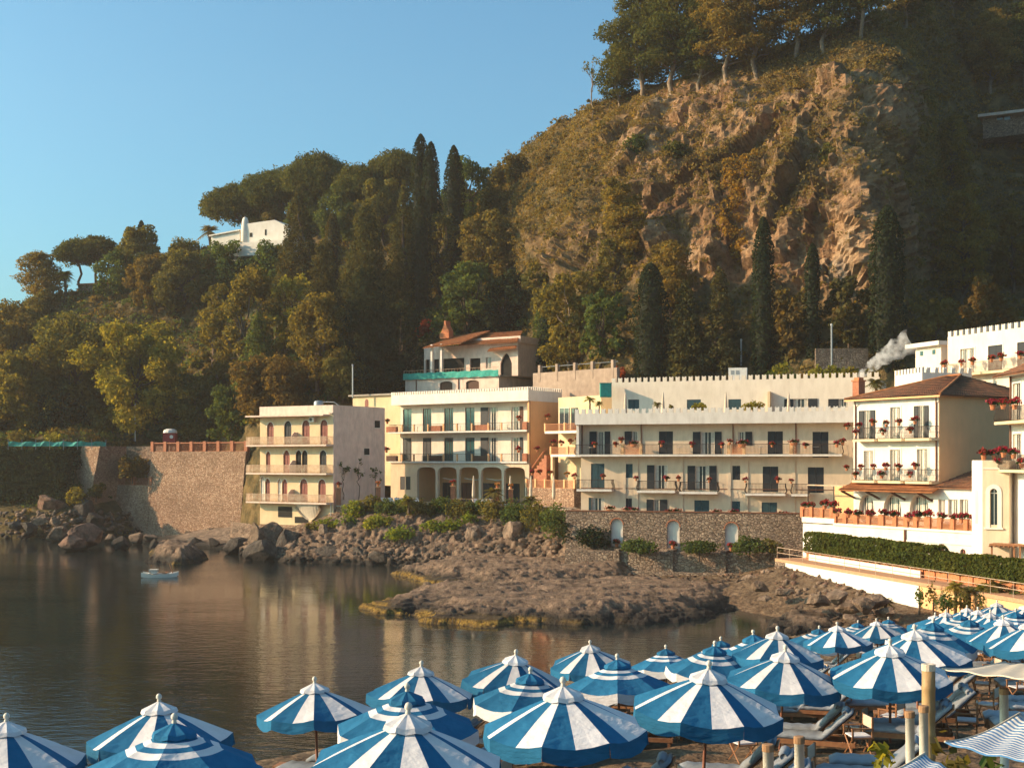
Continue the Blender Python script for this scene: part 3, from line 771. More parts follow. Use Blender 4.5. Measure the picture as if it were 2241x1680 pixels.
def hotel_long():
    B = Bld('hotel_wing', 'long cream hotel wing with three rows of dark shutters above a stone wall', 'building', 1258, 129, 1866, 121, 1.0)
    rec = 1.15; t = -rec; L = B.x(1885)
    zpb = B.z(1263, 929); zpt = B.z(1263, 905); zbot = B.z(1258, 1116.5, t)
    zs1 = B.z(1258, 998.5)                      # underside of the top balcony
    ops = []; wins = []
    def w(x0, x1, y0, y1, panes=(), closed=(), out=(), mat='shutter'):
        xa, xb, za, zb = px_rects(B, z2, t, (x0, x1, y0, y1))
        cv = lambda prs: [(B.x(z2(a, y0)[0], t), B.x(z2(b, y0)[0], t)) for a, b in prs]
        o0 = min([xa] + []) ; P = cv(panes); C = cv(closed); O = cv(out)
        if panes and out: xa, xb = P[0][0], P[-1][1]
        if P and C: xa = min(P[0][0], C[0][0]); xb = max(P[-1][1], C[-1][1])
        ops.append((xa, xb, za, zb)); wins.append(((xa, xb, za, zb), P, C, O, mat))
    # top floor
    w(335, 390, 518, 680, [(335, 390)], (), [(285, 335), (390, 428)])
    w(578, 620, 517, 607, [(578, 620)], (), [(528, 577)])
    w(765, 862, 517, 684, (), [(765, 813), (814, 862)])
    w(1055, 1150, 520, 686, [(1055, 1150)], (), [(1000, 1053), (1151, 1198)])
    w(1312, 1361, 520, 612, [(1312, 1361)], (), [(1362, 1410)])
    w(1517, 1622, 517, 692, (), [(1517, 1569), (1570, 1622)])
    w(1827, 1937, 520, 697, (), [(1827, 1881), (1882, 1937)])
    # middle floor
    w(295, 388, 740, 908, (), [(295, 341), (342, 388)], (), 'shutter_teal')
    w(530, 583, 742, 838, (), [(530, 556), (557, 583)], (), 'shutter_teal')
    w(735, 825, 750, 914, [(735, 825)], (), [(683, 734)])
    w(1018, 1112, 755, 922, [(1018, 1112)], (), [(963, 1016), (1113, 1163)])
    w(1273, 1327, 755, 852, (), [(1273, 1300), (1301, 1327)])
    w(1483, 1590, 760, 936, (), [(1483, 1536), (1537, 1590)])
    w(1795, 1905, 765, 942, (), [(1795, 1850), (1851, 1905)])
    # ground floor
    w(297, 388, 975, 1063, [(297, 388)], (), [(280, 296)], 'shutter_teal')
    w(528, 578, 980, 1052, (), [(528, 553), (554, 578)])
    w(728, 770, 988, 1076, [(728, 770)], (), [(680, 727), (771, 823)])
    w(1010, 1112, 993, 1087, (), [(1010, 1060), (1061, 1112)], (), 'shutter_teal')
    w(1270, 1326, 1000, 1096, (), [(1270, 1298), (1299, 1326)], (), 'shutter_teal')
    w(1475, 1582, 1008, 1101, (), [(1475, 1528), (1529, 1582)], (), 'shutter_teal')
    mb = MB(); wall_open(mb, 0.35, L, zbot - 0.1, zpb, rec, 0.2, ops)
    B.part('wall', mb, M['plaster_cream'])
    mb = MB(); mb.box(0.352, L, rec + 0.2, rec + 8.5, -0.5, zpb - 0.01); B.part('core', mb, M['plaster_white'])
    for R, P, C, O, mt in wins: window(B, R, rec, P, C, O, mt)
    # pilasters between the bays of the two lower floors
    for a in (515, 600, 910, 1240, 1360, 1685):
        x0 = B.x(z2(a, 800)[0], t); MB().box(x0, x0 + 0.32, rec - 0.07, rec - 0.002, zbot - 0.1, zs1 - 0.02).build('pilaster', M['plaster_cream'], B.root)
    # string line and roof parapet
    zst = B.z(1400, z2(650, 912)[1], t); MB().box(0.36, L, rec - 0.03, rec - 0.001, zst - 0.04, zst + 0.03).build('string_course', M['pipe'], B.root)
    mb = MB(); mb.box(0, L, 0, 0.22, zpb, zpt); mb.box(0, 0.22, 0.22, 9.5, zpb, zpt); mb.box(0.2, L, 0.2, rec + 0.25, zpb + 0.002, zpb + 0.2); B.part('parapet', mb, M['plaster_band'])
    mb = MB(); mb.box(0.22, L, 0.24, 9.4, zpb + 0.03, zpb + 0.21); B.part('roof_terrace_floor', mb, M['floor_tile'])
    merlons(B, 0, L - 0.1, 0, 0.22, zpt, 0.46, 0.40, 0.28, 'plaster_band')
    # left end wall catches the sun
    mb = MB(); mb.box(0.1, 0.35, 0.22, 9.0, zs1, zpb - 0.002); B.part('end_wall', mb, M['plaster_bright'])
    # top balcony across the front
    xl, xr = B.x(z2(185, 690)[0]), B.x(z2(2030, 690)[0])
    MB().box(xl, xr, -0.02, rec, zs1, zs1 + 0.2).build('balcony_slab', M['plaster_band'], B.root)
    bays = [(185, 500), (640, 1225), (1360, 1665), (1680, 2030)]
    for a, b in bays: railing(B, B.x(z2(a, 690)[0]), B.x(z2(b, 690)[0]), 0.04, zs1 + 0.2, 0.98, rec, belly=0.12, sides=(a == 185, b == 2030))
    for a, b in ((520, 630), (1262, 1355), (1690, 1715)):
        lattice_panel(B, B.x(z2(a, 690)[0]), B.x(z2(b, 690)[0]), 0.02, zs1 + 0.2, zs1 + 1.2)
    for a in (500, 628, 1235, 1340, 1668):
        x0 = B.x(z2(a, 690)[0]); MB().box(x0, x0 + 0.3, -0.01, 0.28, zs1 + 0.2, zs1 + 1.25).build('balcony_pillar', M['plaster_peach'], B.root)
    # single balconies of the middle floor
    for a, b, yb in ((195, 437, 932), (612, 875, 942), (905, 1167, 950), (1362, 1638, 962), (1680, 1800, 966)):
        x0, x1 = B.x(z2(a, yb)[0], 0.0), B.x(z2(b, yb)[0], 0.0); zb_ = B.z((z2(a, yb)[0] + z2(b, yb)[0]) / 2, z2(a, yb)[1], 0)
        sl = MB().box(x0, x1, 0.0, rec, zb_, zb_ + 0.22).build('balcony_slab', M['plaster_band'], B.root)
        railing(B, x0 + 0.03, x1 - 0.03, 0.05, zb_ + 0.22, 0.95, rec, belly=0.12, parent=sl)
    # downpipes
    for a, y0, y1 in ((643, 472, 605), (1277, 472, 615), (1712, 475, 620), (235, 480, 610)):
        xx = B.x(z2(a, y0)[0], t); MB().tube([(xx, rec - 0.06, zpb), (xx, rec - 0.06, zs1 + 0.3)], 0.06, 6).build('downpipe', M['pipe'], B.root)
    g = 'geraniums on the long hotel wing'
    pots_on(B, [(322, 593), (465, 590), (505, 562), (590, 585, 3), (782, 588), (992, 592), (1200, 595), (1255, 572), (1340, 588, 3), (1548, 590), (1697, 575, 3), (1778, 598), (1995, 590), (2035, 575)],
            z2, 0.02, 'on the top balcony of the long wing', g, 1.25)
    pots_on(B, [(377, 818), (607, 828), (815, 832), (900, 830), (1112, 838), (1363, 840), (1587, 840), (1680, 845)], z2, 0.02, 'on the middle balconies of the long wing', g, 1.1)
    pots_on(B, [(425, 1042, 3), (540, 1045, 3), (590, 1050, 3), (840, 1057, 3), (885, 1060, 3), (1160, 1067, 3), (1280, 1065, 3), (1610, 1080, 3), (1665, 1084, 3)], z2, -0.35,
            'on the ledge above the stone wall', g, 1.15, 0.40)
    # bistro furniture on balconies
    k = 0
    for a, b, zf in ((910, 660, zs1 + 0.2), (1470, 665, zs1 + 0.2), (300, 665, zs1 + 0.2), (1850, 680, zs1 + 0.2)):
        p = B.world(B.x(z2(a, b)[0], -0.5), 0.55, zf)
        bistro_table(p, 'small iron table with two chairs on top balcony, %s from the left' % ORD[[2, 2, 0, 3][k] if k != 0 else 1]); k += 1
    return B

def bistro_table(p, label):
    o = empty('bistro_table', p, label, 'table', 'bistro tables on the balconies', rz=0.2)
    MB().lathe([(0.0, 0.70), (0.32, 0.70), (0.32, 0.73), (0.0, 0.73)], 10).build('table_top', M['white_paint'], o)
    mb = MB(); mb.tube([(0, 0, 0.02), (0, 0, 0.7)], 0.025, 5); mb.lathe([(0.0, 0), (0.2, 0), (0.18, 0.03), (0.0, 0.03)], 8); mb.build('pedestal', M['iron'], o)

HB = hotel_long()

# ---- rubble wall with white niches under it
def stone_wall_niches():
    B = Bld('stone_retaining_wall', 'rubble stone retaining wall with three white arched niches under the long wing', 'wall', 1238, 128.6, 1756, 121.6, 0.6)
    zt = B.z(1300, 1118.5); L = B.x(1756)
    ops = []; nich = []
    for a, b, y0, y1 in ((432, 515, 1120, 1312), (820, 907, 1133, 1325), (1220, 1312, 1148, 1340)):
        x0, x1, za, zb = px_rects(B, z2, 0, (a, b, y0, y1)); ops.append((x0, x1, za, zb, zb - (x1 - x0) / 2)); nich.append((x0, x1, za, zb))
    mb = MB(); wall_open(mb, 0, L, 0, zt, 0, 0.5, ops); mb.box(0.01, L, 0.5, 1.6, 0, zt - 0.01)
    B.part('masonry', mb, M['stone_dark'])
    MB().box(-0.05, L, -0.06, 1.3, zt, zt + 0.07).build('coping', M['pipe'], B.root)
    for i, (x0, x1, za, zb) in enumerate(nich):
        pts = [(x0, za), (x1, za)] + arch_pts(x0, x1, zb - (x1 - x0) / 2, zb)
        n = MB().prism(pts, 0.28, 0.49).build('niche', M['plaster_bright'], B.root)
        mb = MB(); ap = arch_pts(x0 - 0.12, x1 + 0.12, zb - (x1 - x0) / 2, zb + 0.12, n=10); ai = arch_pts(x0, x1, zb - (x1 - x0) / 2, zb, n=10)
        for q in range(10): mb.add([(ai[q][0], -0.03, ai[q][1]), (ap[q][0], -0.03, ap[q][1]), (ap[q + 1][0], -0.03, ap[q + 1][1]), (ai[q + 1][0], -0.03, ai[q + 1][1])], [(0, 1, 2, 3)])
        mb.build('brick_arch', M['brick'], n)
        w = B.world((x0 + x1) / 2, -0.1, za - 0.05)
        geranium(w, 'terracotta pot in front of the %s white niche of the stone wall' % ('left', 'middle', 'right')[i], 'pots before the niches', 0, 1.6)
    # low planter walls at its foot
    P = Bld('planter_wall', 'low stone planter wall at the foot of the niche wall', 'wall', 1236, 126.8, 1700, 120.4, -0.3)
    zt2 = P.z(1400, 1207); L2 = P.x(1700)
    mb = MB()
    for a, b in ((0.0, 0.245), (0.27, 0.5), (0.52, 0.745), (0.77, 1.0)):
        mb.box(L2 * a, L2 * b, 0, 1.9, 0, zt2)
    for a in (0.245, 0.5, 0.745): mb.box(L2 * a, L2 * (a + 0.025), -0.25, 1.9, 0, zt2 + 0.22)
    mb.box(0.02, L2, -0.9, 0.0, 0, zt2 * 0.42)
    P.part('masonry', mb, M['stone_dark'])
    return B, P
SW, PW = stone_wall_niches()

# ---- the upper hotel wing behind, set back above the roof terrace
def hotel_upper():
    B = Bld('upper_hotel_wing', 'pale crenellated upper hotel wing set back behind the roof terrace', 'building', 1339, 143.5, 1885, 134, 12.5)
    L = B.x(1925); zt = B.z(1339, 837); zf = 0
    ops = []; wins = []
    for a, b, y0, y1, sty in ((552, 628, 297, 362, 'c'), (958, 1055, 297, 365, 'c'), (1245, 1333, 295, 365, 'c'), (1697, 1795, 292, 350, 'o'), (2010, 2075, 292, 350, 'l')):
        R = px_rects(B, z2, 0, (a, b, y0, y1)); ops.append(R); wins.append((R, sty))
    mb = MB(); wall_open(mb, 0, L, -1.0, zt, 0, 0.2, ops); B.part('wall', mb, M['plaster_white'])
    MB().box(0.0, L, 0.2, 9.0, -1.0, zt - 0.25).build('core', M['plaster_white'], B.root)
    for R, s in wins:
        x0, x1, za, zb = R; m = (x0 + x1) / 2
        if s == 'c': window(B, R, 0, (), [(x0, m - 0.005), (m + 0.005, x1)], (), 'shutter_teal')
        elif s == 'o': window(B, R, 0, [(x0, x1)], (), [(x0 - 1.0, x0 - 0.02), (x1 + 0.02, x1 + 1.0)])
        else: window(B, R, 0, [(x0, x1)], (), [(x0 - 1.1, x0 - 0.02)])
    merlons(B, 0, L - 0.1, 0, 0.25, zt, 0.5, 0.44, 0.28, 'plaster_white')
    xq = B.x(z2(1525, 300)[0]); MB().box(xq, xq + 0.25, -0.9, 0.0, -1, B.z(1683, z2(1525, 245)[1])).build('buttress', M['plaster_yellow'], B.root)
    return B
UB = hotel_upper()

# ---- hotel wing with arcade, left of the long wing
z7 = zm(820, 840, 380 / 2212)
def hotel_arcade():
    B = Bld('arcaded_hotel_wing', 'cream hotel wing with arcaded ground floor and two long balconies', 'building', 856, 172, 1156, 158, 6.2)
    rec = 1.6; t = -rec; L = B.L
    zpt = (B.z(856, 840 + 148 * .1718) + B.z(1156, 840 + 75 * .1718)) / 2
    zpb = (B.z(856, 840 + 272 * .1718) + B.z(1156, 840 + 215 * .1718)) / 2
    zs1 = (B.z(850, 840 + 633 * .1718) + B.z(1150, 840 + 604 * .1718)) / 2
    zs2 = (B.z(850, 840 + 1006 * .1718) + B.z(1150, 840 + 1004 * .1718)) / 2
    ops = []; ws = []
    def w(x0, x1, y0, y1, panes=(), closed=(), out=(), mat='shutter', glass='glass_teal', frame='frame_dark'):
        xa, xb, _, zb = px_rects(B, z7, t, (x0, x1, y0, y1)); zf = (zs1 if y0 < 600 else zs2) + 0.22
        cv = lambda pr: [(B.x(z7(a, y0)[0], t), B.x(z7(b, y0)[0], t)) for a, b in pr]
        R = (xa, xb, zf, zb); ops.append(R); ws.append((R, cv(panes), cv(closed), cv(out), mat, glass, frame))
    for y0, flo in ((318, 0), (688, 1)):
        dz = lambda x: y0 - (30 if flo == 0 else 8) * (x - 360) / 1400
        w(360, 470, dz(360), 600 if flo == 0 else 970, [(360, 470)] if flo == 0 else (), () if flo == 0 else [(350, 403), (404, 458)])
        w(612, 722, dz(612), 600 if flo == 0 else 970, [(612, 666), (667, 722)] if flo == 0 else (), () if flo == 0 else [(604, 657), (658, 712)])
        w(885, 1000, dz(885), 600 if flo == 0 else 970, [(885, 942), (943, 1000)])
        w(1152, 1272, dz(1152), 600 if flo == 0 else 970, [(1152, 1272)])
        w(1450, 1568, dz(1450), 600 if flo == 0 else 970, [(1450, 1568)], (), [(1352, 1448)], 'shutter', 'glass', 'frame_white')
        w(1738, 1850, dz(1738), 600 if flo == 0 else 970, [(1738, 1850)], (), [(1853, 1890)], 'wood_dark' if flo == 0 else 'shutter', 'glass', 'frame_white')
    z0 = zs2
    mb = MB(); wall_open(mb, 0.2, L - 0.35, z0, zpb, rec, 0.2, ops); B.part('wall', mb, M['plaster_white'])
    for R, P, C, O, mt, gl, fr in ws: window(B, R, rec, P, C, O, mt, fr, gl, curtain=(gl == 'glass'))
    MB().box(0.2, L - 0.36, rec + 0.2, 8.0, zs2 - 0.1, zpb - 0.02).build('core', M['plaster_cream'], B.root)
    # arcade in the front plane
    arc = []
    for a, b in ((540, 775), (803, 1045), (1075, 1325), (1357, 1618), (1647, 1915)):
        xa, xb = B.x(z7(a, 1200)[0], -0.25), B.x(z7(b, 1200)[0], -0.25); zb = B.z((z7(a, 0)[0] + z7(b, 0)[0]) / 2, z7(0, 1058)[1], -0.25)
        arc.append((xa, xb, 0.05, zb, zb - 0.95, 'b'))
    small = []
    for a, b in ((325, 385), (398, 455)):
        small.append(px_rects(B, z7, -0.25, (a, b, 1178, 1345)))
    mb = MB(); wall_open(mb, -0.3, L, 0, zs2 - 0.01, 0.25, 0.4, arc + small); B.part('arcade_wall', mb, M['plaster_cream'])
    mb = MB(); mb.box(0.2, arc[0][0] - 0.1, 0.65, 5, 0, zs2 - 0.02); mb.box(arc[0][0] - 0.1, L - 0.05, 4.2, 5.0, 0, zs2 - 0.02); B.part('arcade_back_wall', mb, M['plaster_peach'])
    for R in small: window(B, R, 0.25, (), [(R[0], R[1])], (), 'shutter')
    for (xa, xb, *_r), (da, db) in zip(arc, ((0.35, 0.9), (0.25, 0.8), (0.2, 0.95), (0.2, 0.95), (0.1, 0.6))):
        x0, x1 = xa + (xb - xa) * da, xa + (xb - xa) * db
        window(B, (x0, x1, 0.05, 2.5), 4.0, [(x0, x1)], (), (), 'shutter', 'frame_dark', 'glass', False)
    for s_, (xa, xb, *_r) in enumerate(arc):
        if s_ in (1, 2, 3):
            mb = MB(); mb.tube([(xa + 0.1, 1.2, 3.15), ((xa + xb) / 2, 1.3, 2.95), (xb - 0.1, 1.2, 3.1)], 0.07, 5); mb.build('rolled_awning', M['canvas_beige'], B.root)
    # balconies
    for zs in (zs1, zs2):
        MB().box(-0.5, L - 0.25, 0.0, rec, zs, zs + 0.2).build('balcony_slab', M['plaster_band'], B.root)
        railing(B, -0.45, L - 0.9, 0.06, zs + 0.2, 0.95, rec, 'iron', 0.14, r=0.009, sides=(True, False))
        for a in (340, 490, 672, 868, 1040, 1230, 1440, 1605):
            xx = B.x(z7(a, 700)[0], 0)
            MB().box(xx - 0.07, xx + 0.12, 0.02, 0.2, zs + 0.2, zs + 1.15).build('balcony_pillar', M['plaster_peach'], B.root)
        for a, b in ((130, 250), (680, 820), (1235, 1420)):
            xa, xb = B.x(z7(a, 700)[0], 0), B.x(z7(b, 700)[0], 0)
            MB().box(xa, xb, 0.25, 0.75, zs + 0.2, zs + 0.95).build('planter_box', M['brick'] if zs == zs1 else M['wood_dark'], B.root)
        MB().box(L - 0.95, L - 0.28, 0.04, 0.24, zs + 0.2, zs + 1.2).build('brick_parapet', M['brick'], B.root)
    # roof parapet, front and right side
    D = 7.2
    mb = MB(); mb.box(0, L, 0, 0.22, zpb, zpt); mb.box(L - 0.22, L, 0.22, D, zpb, zpt); mb.box(0, L - 0.22, 0.22, D + 1, zpb + 0.01, zpb + 0.25); B.part('parapet', mb, M['plaster_bright'])
    merlons(B, 0, L, 0, 0.22, zpt, 0.42, 0.26, 0.15, 'plaster_bright')
    merlons(B, 0.35, D, 0, 0.22, zpt, 0.42, 0.26, 0.15, 'plaster_bright', 'y', L - 0.22)
    # side wall to the right, in shade
    MB().box(L - 0.35, L - 0.05, rec - 1.3, D + 2, 0, zpb - 0.003).build('side_wall', M['plaster_peach'], B.root)
    MB().tube([(L + 0.05, 0.25, 0), (L + 0.05, 0.25, zpb)], 0.07, 6).build('downpipe', M['pipe'], B.root)
    # flat-roofed stair tower behind its left end
    yy = 3.0; xa, xb = B.x(772, -yy), B.x(858, -yy); zt_ = B.z(815, 866, -yy)
    mb = MB(); mb.box(xa, xb + 1.5, yy, yy + 4, 2, zt_); B.part('stair_tower', mb, M['plaster_yellow'])
    MB().box(xa - 0.5, xb + 1.6, yy - 0.4, yy + 4.2, zt_, zt_ + 0.22).build('tower_roof', M['concrete'], B.root)
    xd = B.x(799, -yy); pts = [(xd, zt_ - 2.0), (xd + 0.6, zt_ - 2.0)] + arch_pts(xd, xd + 0.6, zt_ - 0.8, zt_ - 0.4)
    MB().prism(pts, yy - 0.04, yy + 0.02).build('tower_door', M['shutter_red'], B.root)
    pots_on(B, [(160, 452), (1835, 412)], z7, -0.2, 'on the upper balcony of the arcaded wing', 'geraniums on the arcaded wing', 1.4)
    pots_on(B, [(150, 818), (1832, 815)], z7, -0.2, 'on the lower balcony of the arcaded wing', 'geraniums on the arcaded wing', 1.4)
    # balcony furniture
    fur = [(545, 570), (1090, 555), (1590, 540), (1690, 535)]
    for i, (a, b) in enumerate(fur):
        bistro_table(B.world(B.x(z7(a, b)[0], -0.8), 0.8, zs1 + 0.2), 'small balcony table upstairs on the arcaded wing, %s from left' % ORD[i])
    return B, zs1, zs2, zpb
AB, AZ1, AZ2, AZP = hotel_arcade()

# ---- link between the two wings: stacked loggias with brick lattice and an outside stair
def hotel_link():
    zk = zm(1120, 880, 200 / 1326)
    B = Bld('loggia_wing', 'narrow loggia wing with brick lattice parapets between the two hotel wings', 'building', 1192, 155.5, 1268, 150.5, 5.9)
    L = B.L + 0.9
    zt = B.z(1230, 880 - 14); za = B.z(1225, zk(0, 450)[1]); zb = B.z(1225, zk(0, 790)[1]); zc = B.z(1225, zk(0, 1240)[1])
    MB().box(-0.5, L, 2.6, 9, 0, zt).build('wall', M['plaster_yellow'], B.root)
    for z_, nm in ((za, 'a'), (zb, 'b')):
        x0 = 0 if nm == 'a' else B.x(zk(560, 0)[0])
        MB().box(x0, L, 0, 2.6, z_, z_ + 0.28).build('loggia_slab', M['plaster_bright'], B.root)
        ed = [x0, (x0 + L) / 2, L]
        for q in ed: MB().box(q - 0.12, q + 0.14, -0.01, 0.22, z_ + 0.28, z_ + 1.25).build('loggia_pillar', M['plaster_peach'], B.root)
        for q, r_ in zip(ed[:-1], ed[1:]): lattice_panel(B, q + 0.14, r_ - 0.12, 0.02, z_ + 0.28, z_ + 1.15, cell=0.2)
    x0 = B.x(zk(560, 0)[0])
    mb = MB(); mb.box(x0, x0 + 0.35, 0.05, 0.4, 0, zb); mb.box(L - 0.4, L, 0.05, 0.4, 0, zb); B.part('loggia_column', mb, M['plaster_yellow'])
    # doors under the top loggia
    for a, b, y0, y1, fr, gl in ((690, 830, 80, 420, 'frame_white', 'glass'), (860, 950, 80, 420, 'frame_dark', 'glass')):
        R = B.rect(zk(a, y0), zk(b, y1), -2.5); R = (R[0], R[1], za + 0.3, R[3]); window(B, R, 2.4, [(R[0], R[1])], (), (), 'shutter', fr, gl, False)
    # lower lattice terrace with stair
    zl = zc
    MB().box(-1.6, L, -1.6, 0.0, -1.2, zl).build('terrace_base', M['stone_lit'], B.root)
    n = 5
    for i in range(n + 1):
        q = -1.6 + (L + 1.6) * i / n; MB().box(q - 0.13, q + 0.13, -1.65, -1.38, zl, zl + 1.05).build('terrace_pillar', M['plaster_peach'], B.root)
        if i < n: lattice_panel(B, q + 0.13, -1.6 + (L + 1.6) * (i + 1) / n - 0.13, -1.6, zl, zl + 0.95, cell=0.2)
    st = MB(); k = 9; xa, xb = B.x(zk(230, 0)[0], -1.0), B.x(zk(540, 0)[0], -1.0)
    for i in range(k): st.box(xa + (xb - xa) * i / k, xa + (xb - xa) * (i + 1) / k, 0.6, 1.7, 0, zl + 0.2 + (zb - zl) * (i + 1) / k)
    B.part('stair', st, M['brick'])
    mb = MB(); mb.tube([(xa - 0.1, 0.5, zl + 0.9), (xb, 0.5, zb + 1.0)], 0.11, 5); B.part('stair_rail', mb, M['terracotta'])
    gg = 'geraniums on the loggia wing'
    for i, (a, b, t_) in enumerate(((520, 200, 0.05), (600, 570, 0.05), (720, 580, 0.05), (850, 555, 0.05), (955, 525, 0.05), (370, 665, 0.3), (300, 1005, 1.5), (405, 1000, 1.5), (550, 1010, 1.5), (800, 1030, 1.5), (910, 1060, 1.5))):
        px, py = zk(a, b); x_, y_, z_ = B.loc(px, py, t_)
        lv = 'top loggia' if i == 0 else ('middle loggia' if i < 5 else ('outside stair' if i == 5 else 'lattice terrace'))
        n_ = {'top loggia': 0, 'middle loggia': i - 1, 'outside stair': 0, 'lattice terrace': i - 6}[lv]
        geranium(B.world(x_, y_, z_ - 0.45), ('orange' if i == 9 else 'red') + ' flower pot on the %s of the loggia wing, %s from left' % (lv, ORD[n_]), gg, None, 1.35, i == 9)
    return B
LB = hotel_link()

# ---- pool terrace before the arcade
def pool_terrace():
    pts = [(735, 155.5), (960, 151.5), (1200, 146.0), (1250, 144.0), (1268, 151), (1160, 158), (860, 172), (735, 164)]
    zt = 6.22; P = [Vector(((x - CX) / F * d, d)) for x, d in pts]
    c = P[0]; o = empty('pool_terrace', (c.x, c.y, 0), 'paved pool terrace on a stone base before the arcaded wing', 'terrace')
    MB().slab([(p.x - c.x, p.y - c.y) for p in P], 2.0, zt - 0.12).build('masonry', M['stone_lit'], o)
    MB().slab([(p.x - c.x, p.y - c.y) for p in P], zt - 0.118, zt).build('paving', M['concrete'], o)
    mb = MB()
    for a, b in zip(P[1:3], P[2:4]):
        n = int((b - a).length / 0.16)
        for i in range(n): q = a.lerp(b, i / n) - c; mb.tube([(q.x, q.y + 0.15, zt), (q.x, q.y + 0.15, zt + 0.95)], 0.012, 3, False)
        mb.tube([(a.x - c.x, a.y - c.y + 0.15, zt + 0.95), (b.x - c.x, b.y - c.y + 0.15, zt + 0.95)], 0.02, 4)
    mb.build('railing', M['iron_light'], o)
    # brick piers with pots
    z1f = zm(500, 800, 800 / 2212)
    for i, (a, y0) in enumerate(((665, 740), (905, 735), (1357, 730), (1625, 745), (1708, 750))):
        px = z1f(a, 0)[0]; d = float(np.interp(px, [735, 960, 1250], [155.8, 151.8, 144.3])); q = W(px, 1005, d)
        h = H - (z1f(0, y0)[1] - YH) / F * d - zt
        pr = empty('brick_pier', (q.x, q.y + 0.2, zt), 'square brick pier along the pool terrace edge, %s from the left' % ORD[i], 'pier', 'brick piers of the pool terrace')
        MB().box(-0.26, 0.26, -0.26, 0.26, 0, h).build('shaft', M['brick'], pr); MB().box(-0.33, 0.33, -0.33, 0.33, h, h + 0.1).build('cap', M['plaster_peach'], pr)
        geranium((q.x, q.y + 0.2, zt + h + 0.1), 'flower pot on the %s brick pier of the pool terrace' % ORD[i], 'pots on the brick piers', None, 1.3, i in (1, 3, 4))
    return zt
PT = pool_terrace()

